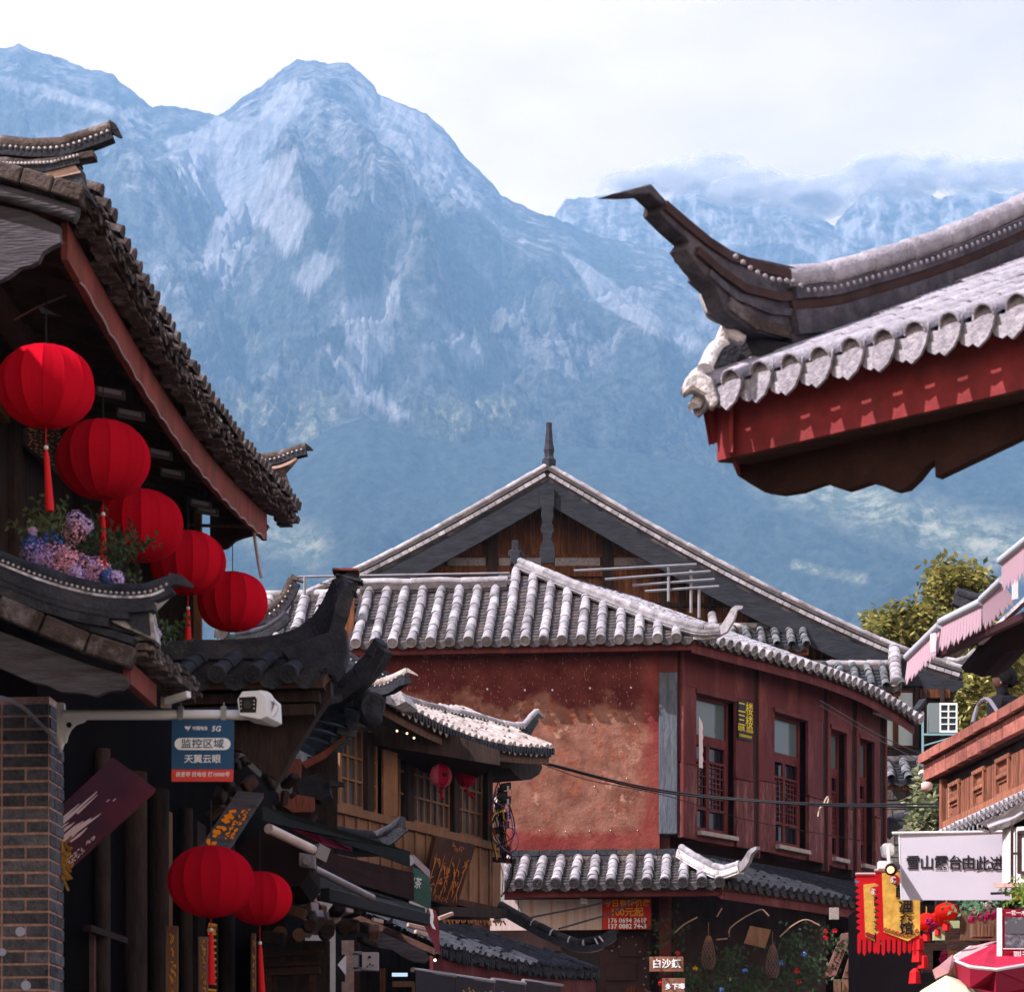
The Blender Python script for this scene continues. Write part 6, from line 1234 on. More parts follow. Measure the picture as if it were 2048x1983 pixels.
for nm, q, th_, mt_ in (('front_board', [(P(525, 1610, 18.4)), P(820, 1702, 20.6), P(820, 1732, 20.6), P(640, 1668, 19.3), P(525, 1640, 18.4)], .05, mat('black fabric', (.010, .014, .016), .8, .3, 8)),
                        ('valance', [P(648, 1702, 18.9), P(828, 1745, 20.5), P(828, 1800, 20.5), P(640, 1745, 18.9)], .03, mat('dark brown fabric', (.022, .010, .012), .9, .5, 6)),
                        ('magenta_cloth', [P(575, 1652, 19.2), P(620, 1645, 19.3), P(700, 1685, 19.9), P(706, 1703, 19.9), P(650, 1690, 19.5)], .03, flat('magenta cloth', (.17, .010, .04), .8)),
                        ('magenta_cloth', [P(618, 1643, 21.9), P(640, 1650, 21.9), P(706, 1668, 21.9), P(700, 1672, 21.9), P(650, 1660, 21.9)], .03, flat('magenta cloth', (.17, .010, .04), .8)),
                        ('cover_sheet', [P(640, 1795, 18.9), P(760, 1822, 20.0), P(852, 1835, 20.7), P(850, 1815, 20.7), P(740, 1780, 19.8), P(640, 1752, 18.9)], .04, mat('black sheet', (.016, .016, .022), .5, .5, 12))):
    put(nm, MB().prism(q, Vector((0, th_, 0))), mt_, aw)
m = MB(); m.beam(P(650, 1788, 18.8), P(852, 1838, 20.6), .07, .09); put('front_bar', m, BLACK, aw, bevel=.005)
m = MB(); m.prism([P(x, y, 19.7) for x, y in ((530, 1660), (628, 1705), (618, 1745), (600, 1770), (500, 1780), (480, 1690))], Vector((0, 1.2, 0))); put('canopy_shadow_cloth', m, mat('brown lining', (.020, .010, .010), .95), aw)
ea = thing('black_ridge', P(740, 1670, 23), 'short black curled ridge above the awning before the plank wall', 'roof')
hr = spline([P(600, 1640, 23), P(658, 1657, 23), P(717, 1670, 23), P(750, 1672, 23), P(772, 1667, 23), P(790, 1652, 23), P(804, 1640, 23)], 16); ridge(ea, hr, .045, .17, (.08, .08), TILED, TILED, beads=False); horn(ea, [hr[-3]+Z*.02, hr[-1]+Z*.03, P(812, 1636, 23)], .09, [.09, .07, .02], TILED)
m = MB(); m.prism([P(x, y, 23.1) for x, y in ((600, 1655), (700, 1680), (780, 1672), (788, 1682), (760, 1700), (700, 1702), (600, 1680))], Vector((0, .4, 0))); put('roof', m, TILEDP, ea); m = MB(); m.beam(P(765, 1695, 23), P(786, 1672, 23), .03, .02); put('lime_edge', m, LIME, ea)
# green and red fringed banner on a pole end
pb = thing('fringed_banner', P(840, 1790, 21), 'green banner with red lower tail and white fringe hanging from a round pole end', 'banner')
GRN = mat('dark green cloth', (.035, .085, .065), .9, .2, 40); MAR = mat('maroon cloth', (.20, .04, .055), .9, .3, 40)
m = MB(); m.tube([P(818, 1720, 20.6), P(818, 1720, 20.75)], .040, 16); put('pole_cap', m, flat('pale blue cap', (.40, .50, .60), .4), pb); m = MB(); m.beam(P(822, 1716, 20.8), P(855, 1748, 21.6), .04, .06); put('pole', m, mat('banner pole', (.35, .25, .27), .6, .3, 30), pb)
rows = []; 
for i in range(10):
    v_ = i/9; x0 = lerp(824, 821, v_)+2*math.sin(v_*5); x1 = lerp(856, 862, v_)+3*math.sin(v_*4); y0 = lerp(1730, 1800, v_); y1 = lerp(1752, 1818, v_); rows.append([lerp(P(x0, y0, 20.8), P(x1, y1, 21.5), k/6)+Vector((0, .03*math.sin(k*1.8+v_*3), 0)) for k in range(7)])
m = MB(); m.grid(rows); m.grid([[p+Vector((.003, .006, 0)) for p in r_] for r_ in rows]); put('green_cloth', m, GRN, pb, smooth='all')
m = MB()
for k in range(12): p = lerp(rows[-1][0], rows[-1][6], (k+.5)/12); m.add([p-U*.012, p+U*.012, p-Z*.06+U*rnd.uniform(-.01, .01), p-U*.012+V*.008, p+U*.012+V*.008], [(0, 1, 2), (3, 2, 4), (0, 2, 3), (1, 4, 2)])
put('white_fringe', m, W_, pb)
m = MB(); m.grid([[P(x0+2*math.sin(y0/9), y0, 21.4), P(lerp(x0, x1, .5), y0+4, 21.46), P(x1, y0+8, 21.5)] for x0, x1, y0 in ((850, 872, 1812), (852, 875, 1830), (850, 878, 1850), (856, 879, 1868), (864, 880, 1885), (874, 880, 1902))]); g2 = MB(); g2.v = m.v+[(a, b+.008, c) for a, b, c in m.v]; g2.f = m.f+[tuple(i+len(m.v) for i in f) for f in m.f]; put('maroon_tail', g2, MAR, pb)
m = MB(); m.grid([[P(x0, y0, 21.36), P(x0+7, y0+3, 21.38)] for x0, y0 in ((858, 1815), (861, 1828), (859, 1842), (865, 1855))]); put('white_print', m, W_, pb)
n_b = Vector((-.3, -1, 0)); text('藏茶', .09, W_, P(829, 1765, 20.78), Vector((.12, .0, -.05)), Vector((0, 0, 1)), pb, sx=.6)
# ------------------------------------------------------------------ dark lower roof of the timber house
lo = thing('lower_tiled_roof', P(1000, 1880, 29), 'dark slate coloured lower roof with a curled black ridge at its right end', 'roof')
LO = Pl(870, 26.2, (.50, .866)); on_ = LO.n; zo = LO.on(870, 1893).z; 
wO = LO.t(1195); sgO = lambda t, d: -.05*math.sin(math.pi*min(1, t/wO))+.0
oO = LO.at(0, zo, 0)
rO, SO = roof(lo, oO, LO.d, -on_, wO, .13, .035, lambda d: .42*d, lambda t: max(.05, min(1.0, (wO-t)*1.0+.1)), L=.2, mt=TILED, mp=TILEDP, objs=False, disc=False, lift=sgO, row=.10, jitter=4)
m = MB()
for i in range(int(wO/.04)):
    t_ = .02+i*.04; p = SO(t_, -.02)+Z*.02; m.beam(p, p-Z*rnd.uniform(.07, .12)+LO.d*rnd.uniform(-.02, .02), .03, .02)
put('drip_tiles', m, TILED, rO, kind='stuff')
board_path2(lo, SO, wO, .16, .04, .10, REDW, .02, 'fascia')
m = MB(); m.prism([LO.at(-.2, 0, -.15), LO.at(wO*.9, 0, -.15), LO.at(wO*.9, 0, -.5), LO.at(-.2, 0, -.5)], Z*(zo-.35)); 
hb = spline([P(1000, 1808, 29.7), P(1060, 1842, 29.5), P(1110, 1868, 29.3), P(1155, 1884, 29.2), P(1190, 1884, 29.1), P(1212, 1872, 29.1), P(1228, 1862, 29.1)], 16)
ridge(lo, hb, .044, .27, (.08, .07), TILED, TILED, beads=False); horn(lo, [hb[-2]+Z*.03, hb[-1]+Z*.02, P(1238, 1862, 29.1)], .08, [.07, .05, .02], TILED)
for k in (3, 5, 7, 9, 11, 12): m = MB(); m.tube([hb[k]-(hb[k+1]-hb[k]).normalized()*.008, hb[k]+(hb[k+1]-hb[k]).normalized()*.008], .049, 12); put('lime_joint', m, LIME, lo)
m = MB(); m.sweep([p-Z*.07 for p in hb], .06, .03); put('straw_course', m, LIMEP, lo)
m = MB(); m.beam(P(868, 1822, 28.2), P(1010, 1826, 29.7), .12, .10); put('beam', m, DARKW, lo); m = MB()
for i in range(30): a = P(885+i*4.2, 1838+i*.1, 28.2+.05*i); m.beam(a, a+Vector((rnd.uniform(-.02, .03), -.03, -rnd.uniform(.02, .06))), .012, .012)
put('straw', m, mat('orange straw', (.40, .16, .06), .9), lo, kind='stuff')
# things beneath: signs, door frames, bracket, lamps
m = MB(); m.prism([P(1005, 1900, 31.5), P(1215, 1900, 31.5), P(1215, 1900, 31.9), P(1005, 1900, 31.9)], -Z*3); 
us = thing('lower_shops', (-1.5, 26, 0), 'shadowed shop fronts with timber door frames below the dark lower roof', 'shop')
m = MB(); m.prism([P(640, 1900, 27.5), P(1200, 1900, 30.5), P(1200, 1900, 31.2), P(640, 1900, 28.2)], -Z*4.4); put('wall', m, DARKW, us)
for (x, y0, w_, mt_) in ((696, 1880, .11, LIMEP), (712, 1880, .06, SOFF), (765, 1935, .05, BROWN), (828, 1965, .04, TIMBER)): m = MB(); m.beam(P(x, y0, 24.5), P(x, 2060, 24.5), w_, w_*.6, up=Vector((0, 1, 0))); put('post', m, mt_, us)
m = MB(); m.beam(P(785, 1967, 24.4), P(828, 1967, 24.4), .05, .05); put('door_head', m, TIMBER, us)
m = MB(); m.beam(P(784, 1948, 24.3), P(815, 1948, 24.3), .03, .03); lt_ = put('strip_lamp', m, emis('cool lamp', (.45, .65, .8), .6), None); tag(lt_, 'short cool white strip lamp inside the shop under the carved beam', 'lamp')
m = MB(); bead(m, P(870, 1919, 24), .014, 10); tag(put('spot_lamp', m, emis('spot glow', (1, 1, .92), 1.2), None), 'small bright round spot lamp under the dark lower roof', 'lamp')
m = MB(); m.prism([P(x, y, 24.2) for x, y in ((728, 1855), (760, 1862), (800, 1880), (850, 1900), (860, 1915), (850, 1925), (828, 1922), (805, 1912), (785, 1898), (760, 1895), (745, 1880))], Vector((0, .08, 0))); put('carved_beam_end', m, GREYB, us)
br_ = thing('steel_bracket', P(735, 1922, 24), 'grey perforated steel bracket box fixed to a white post', 'bracket')
m = MB(); m.prism([P(x, y, 23.9) for x, y in ((724, 1903), (757, 1903), (757, 1940), (724, 1938))], Vector((0, .1, 0))); put('plate', m, flat('pale steel', (.38, .34, .37), .5), br_, bevel=.003)
m = MB(); m.beam(P(697, 1905, 23.95), P(724, 1905, 23.95), .03, .03); m.beam(P(697, 1937, 23.95), P(724, 1937, 23.95), .03, .03); m.beam(P(712, 1905, 23.95), P(712, 1937, 23.95), .05, .03, up=Vector((0, 1, 0))); put('frame', m, flat('steel frame', (.25, .23, .25), .5), br_)
m = MB()
for x, y, r_ in ((739, 1913, 3), (740, 1927, 2), (746, 1930, 1.5), (735, 1932, 1.5), (728, 1935, 1)): m.tube([P(x, y, 23.88), P(x, y, 23.91)], r_*23.9/F, 8)
put('holes', m, BLACK, br_)
t, ps, n_ = board('banner_flag', 'black pennant sign with an orange character beside the white post', [(653, 1908, 23.5), (692, 1908, 23.5), (690, 1962, 23.5), (653, 1962, 23.5)], 23.5, .01, BLACK)
text('毛', .11, flat('orange print', (.75, .22, .04)), P(658, 1935, 23.48), ux, Z, t)
m = MB(); m.prism([P(692, 1908, 23.49), P(692, 1950, 23.49), P(675, 1928, 23.49)], Vector((0, .012, 0))); put('white_notch', m, WHITEW, t)
for i, (x0, x1, y0, y1) in enumerate(((832, 910, 1938, 1950), (912, 988, 1950, 1962), (990, 1050, 1958, 1966), (1052, 1128, 1960, 1970))):
    t, ps, n_ = board('roller_banner', 'dark hanging cloth banner with gold characters on a pale rod, %s' % ['leftmost with a triangular cut', 'second from the left', 'third from the left', 'rightmost beside the barrel'][i], [(x0, y0, 23+i*1.4), (x1, y1, 24.3+i*1.4), (x1, y1+70, 24.3+i*1.4), (x0, y0+70, 23+i*1.4)], 24, .01, mat('charcoal cloth', (.045, .035, .042), .9, .2, 20))
    m = MB(); m.tube([ps[0]-U*.03, ps[1]], .020, 8); put('rod', m, flat('pale rod', (.30, .26, .27), .5), t, smooth=True)
    if i: strokes(t, ps, n_, GOLD, cursive(6, 2, 60+i, .012, .1, .95, .28, .9))
for i, (x0, y0, x1, y1) in enumerate(((595, 1830, 630, 1812), (610, 1868, 640, 1825), (632, 1862, 662, 1830), (650, 1862, 675, 1838), (668, 1825, 700, 1815))):
    m = MB(); m.beam(P(x0, y0, 21), P(x1, y1, 20.8), .07, .07); tag(put('spotlight', m, flat('spot housing', (.50, .40, .41), .5), None, bevel=.006), 'pale pinkish cylinder spotlight on the left shop beam, %s' % ['far left near the dark wall', 'tilted, large, second from left', 'third from left', 'fourth, short one', 'topmost beside the small camera'][i], 'lamp', 'spotlights on the left shop beam')
for i, (x0, y0, x1, y1) in enumerate(((745, 1838, 765, 1843), (815, 1848, 850, 1856), (830, 1862, 855, 1870), (878, 1836, 905, 1826))): m = MB(); m.beam(P(x0, y0, 24.5), P(x1, y1, 24.6), .035, .035); tag(put('floodlight', m, LIMEP, None, bevel=.004), 'white bar floodlight near the fringed banner tail, %s' % ['leftmost', 'middle, left of the tail', 'lowest', 'rightmost, angled upward'][i], 'lamp', 'white floodlights near the banner')
# ------------------------------------------------------------------ near roof corner at the upper right
rr_ = thing('near_roof', P(1700, 700, 11), 'large out of focus roof corner with tall dark horn and red fascia at upper right', 'roof')
RP = Pl(1440, 11.4, (1.074, -1.0)); rn = RP.n; RV = -rn; RD_ = RP.d
zr = RP.on(1400, 792).z; oR = RP.at(-.10, zr, 0)
def zre(py, px=1440): return RP.on(px, py).z
wR = RP.t(2200)+.1
REDN = mat('near red fascia', (.20, .030, .034), .85, .3, 6, bump=.3, bscale=20, tint=(.10, .03, .03), tmix=.7, tscale=4)
NT = mat('near grey tile', (.33, .31, .36), .85, .3, 14, bump=.5, bscale=70, tint=(.40, .38, .40), tmix=.5, tscale=8, obj_var=.12)
rfR, SR = roof(rr_, oR, RD_, RV, wR, .152, .047, lambda d: .46*d, lambda t: 3.6, L=.34, mt=NT, mp=NT, objs=True, disc=False, row=.10, thick=.03, start=.35, discs_mat=NT)
m = MB()                                        # long tongue-shaped drip tiles between the round ends
n_ = int(wR/.152)
for i in range(n_+1):
    t_ = .35*.152+.152*i; c = SR(t_, -.03)-Z*.0
    pts = [(-.052, .05), (-.025, .075), (.025, .075), (.052, .05), (.050, -.03), (.036, -.075), (0, -.105), (-.036, -.075), (-.050, -.03)]
    m.prism([c+RD_*a+Z*b-RV*(.03-b*.30) for a, b in pts], RV*.014)
put('drip_tiles', m, mat('drip tile', (.26, .24, .28), .9, .35, 40, bump=.8, bscale=90, tint=(.42, .40, .44), tmix=.6, tscale=20), rfR, kind='stuff')
m = MB(); p = SR(.02, .08)-Z*.04; q = SR(wR, .08)-Z*.04; m.prism([p, q, q+RV*.03, p+RV*.03], -Z*.255); put('red_fascia', m, REDN, rr_)
m = MB(); m.prism([SR(.02, .09)-Z*.285, SR(wR, .09)-Z*.285, SR(wR, .33)-Z*.36, SR(.02, .33)-Z*.36], -Z*.02); put('soffit', m, SOFF, rr_)
ob = [(1459, 912), (1475, 951), (1503, 969), (1529, 984), (1559, 988), (1598, 982), (1633, 969), (1650, 964), (1667, 973), (1689, 980), (1711, 973), (1737, 964), (1763, 971), (1788, 982), (1810, 977), (1832, 956), (1849, 934), (1869, 919), (1871, 954), (2048, 870), (2300, 750), (2300, 700), (1462, 880)]
m = MB(); m.prism([RP.on(x, y, -.30) for x, y in ob], rn*-.05); put('carved_board', m, mat('dark carved board', (.035, .016, .014), .85, .4, 6, bump=.4), rr_)
m = MB(); m.prism([RP.on(1458, 812, -.03)+Z*0, RP.on(1458, 905, -.03), RP.on(1475, 950, -.30), RP.on(1462, 812, -.30)], RD_*.02); put('end_board', m, REDN, rr_)
# left verge: lime, curved tiles
m = MB(); m.grid([[SR(.0, d)-Z*.02 for d in (0, .9, 1.8, 3.4)], [SR(.0, d)-Z*.22 for d in (.05, .9, 1.8, 3.4)]]); m.grid([[SR(.02, d)-Z*.02 for d in (0, .9, 1.8, 3.4)], [SR(.02, d)-Z*.22 for d in (.05, .9, 1.8, 3.4)]]); put('verge_board', m, REDN, rr_)
VP_ = Pl(1440, 11.4, (RV.x, RV.y))
def vq(x, y, o=0): return VP_.on(x, y, o)
vv = -VP_.n if VP_.n.y < 0 else VP_.n
for k, (a, b, r_) in enumerate((((1375, 782), (1415, 742), .032), ((1388, 812), (1432, 770), .030), ((1410, 735), (1445, 690), .034))):
    m = MB(); pa, pb_ = P(*a, 11.35), P(*b, 11.5); m.tube(spline([pa-Z*.01, lerp(pa, pb_, .5)+Z*.02, pb_], 8), r_, 10, arc=(0, math.pi)); put('curved_tile', m, LIME, rr_, smooth=True)
for (q, Y) in ((((1405, 745), (1440, 652), (1450, 640), (1496, 672), (1482, 684), (1455, 672), (1418, 742)), 11.5), (((1366, 770), (1372, 752), (1400, 740), (1425, 756), (1440, 800), (1425, 815), (1410, 790), (1386, 776), (1368, 788)), 11.3), (((1398, 580), (1410, 578), (1436, 612), (1442, 640), (1415, 625)), 11.8)):
    m = MB(); m.prism([P(x, y, Y) for x, y in q], Vector((0, .08, 0))); put('lime_lump', m, LIME, rr_, bevel=.01)
m = MB(); m.prism([P(x, y, 11.62) for x, y in ((1418, 742), (1455, 660), (1500, 668), (1600, 690), (1560, 740), (1440, 800))], Vector((0, .15, 0))); put('corner_mortar', m, TILED, rr_, bevel=.01)
# tall dark horn and the ridge with beads
DK = mat('near dark mortar', (.060, .056, .072), .8, .4, 10, bump=.6, bscale=40, tint=(.14, .12, .14), tmix=.5, tscale=5); BRN = mat('brown ridge course', (.05, .028, .028), .85, .4, 9, tint=(.06, .05, .06), tmix=.6, tscale=6)
cen = spline([vq(x, y) for x, y in ((1560, 560), (1640, 553), (1719, 532), (1800, 509), (1888, 479), (1960, 450), (2048, 411), (2180, 345), (2320, 270))], 30)
side = VP_.n if VP_.n.y < 0 else -VP_.n          # towards the camera
m = MB(); m.sweep([p-Z*.045 for p in cen], .17, .05); put('bead_course', m, DK, rr_)
m = MB(); m.sweep([p-Z*.095 for p in cen], .13, .05); put('brown_course', m, BRN, rr_)
m = MB(); m.sweep([p-Z*.145 for p in cen], .17, .10); put('slate_course', m, DK, rr_)
m = MB(); m.sweep([p-Z*.24 for p in cen], .12, .25); put('mortar_base', m, DK, rr_)
rg = thing('x', (0, 0, 0), None, None) if False else None
rid = put('ridge', MB().sweep([p-Z*.03 for p in cen], .08, .03), DK, rr_)
L0 = 0; me = um('tube', NT); tot = sum((b-a).length for a, b in zip(cen, cen[1:]))
def along(path, s_):
    for a, b in zip(path, path[1:]):
        l = (b-a).length
        if s_ <= l: return lerp(a, b, s_/l)
        s_ -= l
    return path[-1]
s_ = 0
while s_ < tot-.05:
    l = min(.33, tot-s_); a = along(cen, s_); b = along(cen, s_+l); y_ = b-a; x_ = y_.cross(Z).normalized(); z_ = x_.cross(y_).normalized(); inst('ridge_tile', me, frame(a, x_*.056, y_*1.02, z_*.056), rid); s_ += l
bp = [vq(x, y) for x, y in ((1455, 535), (1475, 550), (1496, 562))]+[p for p in cen]
m = MB(); s_ = 0
bpath = [vq(1440, 522)+Z*0, vq(1475, 550), vq(1510, 567), vq(1560, 572)]+[p-Z*.066 for p in cen[1:]]
tb_ = sum((b-a).length for a, b in zip(bpath, bpath[1:]))
while s_ < tb_:
    p = along(bpath, s_); bead(m, p+side*.083, .0125, 8); s_ += .050
put('beads', m, mat('pale beads', (.24, .22, .25), .6), rid, smooth='all', kind='stuff')
hpoly = [(1209, 393), (1248, 383), (1286, 373), (1317, 408), (1356, 442), (1392, 474), (1425, 494), (1462, 515), (1510, 524), (1560, 535), (1600, 545), (1640, 570), (1640, 640), (1589, 679), (1545, 681), (1503, 670), (1468, 653), (1434, 627), (1416, 579), (1382, 540), (1354, 501), (1364, 488), (1332, 460), (1302, 430), (1312, 418), (1284, 392), (1248, 394)]
m = MB(); m.prism([vq(x, y, 0)+side*.045 for x, y in hpoly], -side*.09); put('horn', m, DK, rr_, bevel=.004)
m = MB(); m.sweep([vq(x, y) for x, y in ((1312, 408), (1356, 446), (1400, 482), (1440, 508), (1500, 530), (1560, 545))], .12, .04); put('horn_course', m, BRN, rr_)
m = MB(); m.sweep([vq(x, y) for x, y in ((1375, 500), (1420, 540), (1470, 575), (1540, 592), (1620, 585))], .13, .035); put('horn_course', m, BRN, rr_)
m = MB(); m.sweep([vq(x, y) for x, y in ((1400, 545), (1450, 590), (1520, 620), (1600, 625))], .12, .03); put('horn_course', m, DK, rr_)
m = MB(); m.sweep([vq(x, y) for x, y in ((1440, 600), (1490, 640), (1560, 660))], .12, .05); put('horn_course', m, TILEW, rr_)

# the building under the near roof (beyond the right picture edge)
m = MB(); a = RP.at(2.4, 0, -.9); b = RP.at(9, 0, -.9); m.prism([a, b, b+RV*6, a+RV*6], Z*(zr-.3)); put('house_wall', m, REDW, rr_)
# ------------------------------------------------------------------ right edge: wooden terrace house, awning, person
RB = Pl(1873, 25.0, (.135, -1)); rbn = RB.n
if rbn.x > 0: rbn = -rbn
def rb(px, py, o=0): return RB.on(px, py, o if RB.n.x < 0 else -o)
tr = thing('terrace_house', (5.2, 23, 0), 'sunlit brown wooden terrace house with brick parapet at the right edge', 'house')
def rbz(py, px=1873): return rb(px, py).z
za, zb2, zc2, zd = rbz(1492)-.075, rbz(1530), rbz(1545, 1893), rbz(1655, 1893)
tE = RB.t(2260); t0 = RB.t(1873); t1 = RB.t(1893)
def rbx(nm, a, b, z0, z1, o0, o1, mt_, par=tr, bev=.004):
    s_ = 1 if RB.n.x < 0 else -1; m = MB(); m.prism([RB.at(a, z0, o0*s_), RB.at(b, z0, o0*s_), RB.at(b, z0, o1*s_), RB.at(a, z0, o1*s_)], Z*(z1-z0)); return put(nm, m, mt_, par, bevel=bev)
REDB = mat('red cap brick', (.36, .13, .10), .85, .3, 8, bump=.5, bscale=40, tint=(.20, .07, .06), tmix=.6, tscale=5, obj_var=.3)
cap = rbx('parapet', t0, tE, za-.26, za-.005, .05, -.35, mat('parapet core', (.10, .05, .045), .9))
for row, (z0, h, o) in enumerate(((za-.09, .09, .17), (za-.25, .155, .12))):
    x = t0-.02
    while x < tE:
        l = .33*rnd.uniform(.92, 1.08); s_ = 1 if RB.n.x < 0 else -1
        inst('brick', um('brick', REDB), frame(RB.at(x+l/2, z0+rnd.uniform(-.004, .004), (o)*s_), RB.d*(l-.012), rbn*-.2, Z*(h-.006)), cap); x += l
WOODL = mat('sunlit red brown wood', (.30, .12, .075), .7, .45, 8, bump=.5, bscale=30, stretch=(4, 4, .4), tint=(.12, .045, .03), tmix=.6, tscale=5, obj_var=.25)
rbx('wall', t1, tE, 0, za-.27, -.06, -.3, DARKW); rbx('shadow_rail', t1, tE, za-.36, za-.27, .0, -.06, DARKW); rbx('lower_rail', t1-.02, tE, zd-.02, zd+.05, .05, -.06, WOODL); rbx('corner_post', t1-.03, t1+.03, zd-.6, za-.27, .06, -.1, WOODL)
x = t1+.05
wins = [(1905, 1926), (1953, 1976), (1999, 2026)]
wt_ = [(RB.t(a), RB.t(b)) for a, b in wins]
while x < tE:
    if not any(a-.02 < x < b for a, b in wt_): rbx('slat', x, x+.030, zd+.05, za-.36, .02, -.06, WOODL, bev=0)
    x += .052
for i, (a, b) in enumerate(wt_):
    f = rbx('window', a, b, zd+.06, za-.35, .01, -.05, WOODL)
    for nm, q in (('window_frame', (a, a+.03, zd+.06, za-.35)), ('window_frame', (b-.03, b, zd+.06, za-.35)), ('window_frame', (a-.01, b+.01, za-.38, za-.34)), ('window_frame', (a-.01, b+.01, zd+.03, zd+.07)), ('window_frame', (a+.03, b-.03, zd+.2, zd+.225)), ('window_frame', (a+.03, b-.03, za-.52, za-.50))): rbx(nm, q[0], q[1], q[2], q[3], .045, .0, mat('pale carved wood', (.42, .20, .15), .7, .3, 20, bump=.8) if i == 0 and nm == 'window_frame' and q[0] == a else WOODL, par=f)
    for k in range(7): z_ = lerp(zd+.25, za-.54, k/6); rbx('lattice_bar', a+.035, b-.035, z_-.008, z_+.008, .025, .0, WOODL, par=f, bev=0)
# white lit skirt roof
sk0 = rb(1880, 1672, .55); s_ = 1 if RB.n.x < 0 else -1
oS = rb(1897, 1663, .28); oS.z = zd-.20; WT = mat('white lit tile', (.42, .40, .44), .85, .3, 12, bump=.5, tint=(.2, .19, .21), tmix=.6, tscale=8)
roof(tr, oS, RB.d, -rbn, tE-RB.t(1893)+.2, .12, .04, lambda d: .42*d, lambda t: .56, L=.2, mt=WT, mp=WT, objs=False, disc=True, row=.1)
# leaning white canvas umbrella? -> cloth on the parapet
m = MB(); m.tube(spline([rb(1945, 1450, .0)+Z*.02, rb(1955, 1430, -.1)+Z*.08, rb(1975, 1420, -.1)+Z*.10, rb(1995, 1428, -.1)+Z*.02], 8), .018, 6); tag(put('cable_coil', m, flat('grey coil', (.18, .16, .2), .5), None), 'grey coil lying on the brick parapet before the person', 'cable')
# person: head and shoulders in shade
pp = thing('person', P(2010, 1420, 25.5), 'dark haired person in black sitting behind the brick parapet at the right', 'person')
def skinned(name, verts, edges, radii, mt_, par, sub=2, root=0):
    me = bpy.data.meshes.new(name); base = WL[par]; me.from_pydata([tuple(Vector(v)-base) for v in verts], edges, []); o = bpy.data.objects.new(name, me); COL.objects.link(o); o.parent = par; WL[o] = base.copy()
    md = o.modifiers.new('skin', 'SKIN'); me.skin_vertices[0].data[root].use_root = True
    for i, r_ in enumerate(radii): me.skin_vertices[0].data[i].radius = (r_ if isinstance(r_, tuple) else (r_, r_))
    sb = o.modifiers.new('sub', 'SUBSURF'); sb.levels = sub; sb.render_levels = sub; me.materials.append(mt_); return o
q = lambda x, y, dy=0: P(x, y-4, 25.5+dy)
skinned('body', [q(2012, 1560), q(2012, 1470), q(2012, 1425), q(2008, 1397), q(2003, 1380), q(2003, 1366), q(1992, 1412, -.16), q(1988, 1450, -.22), q(1960, 1452, -.35), q(2034, 1412, .16), q(2040, 1455, .2), q(2000, 1460, .1)], [(0,1),(1,2),(2,3),(3,4),(4,5),(2,6),(6,7),(7,8),(2,9),(9,10),(10,11)], [.17, .16, .15, .07, .055, .06, .10, .07, .04, .10, .07, .04], flat('black clothes', (.010, .010, .014), .9), pp, root=1)
hm_ = MB(); c = q(2004, 1362); 
rows = []
for i in range(11):
    a = math.pi*i/10; row = []
    for j in range(17):
        b = 2*math.pi*j/16; r_ = math.sin(a); v = Vector((.088*r_*math.cos(b), .075*r_*math.sin(b), .112*math.cos(a)))
        if v.x < -.05 and abs(v.y) < .02: v.x -= .018*max(0, 1-abs(v.z+.015)/.035)
        row.append(c+v+Vector((-.012, -.01, -.01)))
    rows.append(row)
hm_.grid([[c+(p-c)*.86 for p in r_] for r_ in rows]); put('head', hm_, mat('shaded face skin', (.09, .045, .035), .6, .1, 10), pp, smooth='all')  # skin colour darkened so the face falls into shaded silhouette
hm_ = MB(); rows = []
for i in range(9):
    a = math.pi*.70*i/8; row = []
    for j in range(21):
        b = 2*math.pi*j/20; n_ = 1+.07*math.sin(j*2.7+i)+.04*math.sin(j*5.1); fr = math.cos(b); k = 1 if fr > -.55 else .66; row.append(c+Vector((.118*math.sin(a*k)*math.cos(b)*n_+.016, .112*math.sin(a)*math.sin(b)*n_-.012, .125*math.cos(a*k)+.010)))
    rows.append(row)
hm_.grid(rows); put('hair', hm_, mat('black hair', (.006, .005, .006), .6, .3, 60, bump=1, bscale=120), pp, smooth='all')
m = MB(); bead(m, c+Vector((-.02, -.085, -.045)), .016, 8); put('ear', m, mat('ear skin', (.28, .13, .09), .6, .1, 10), pp)
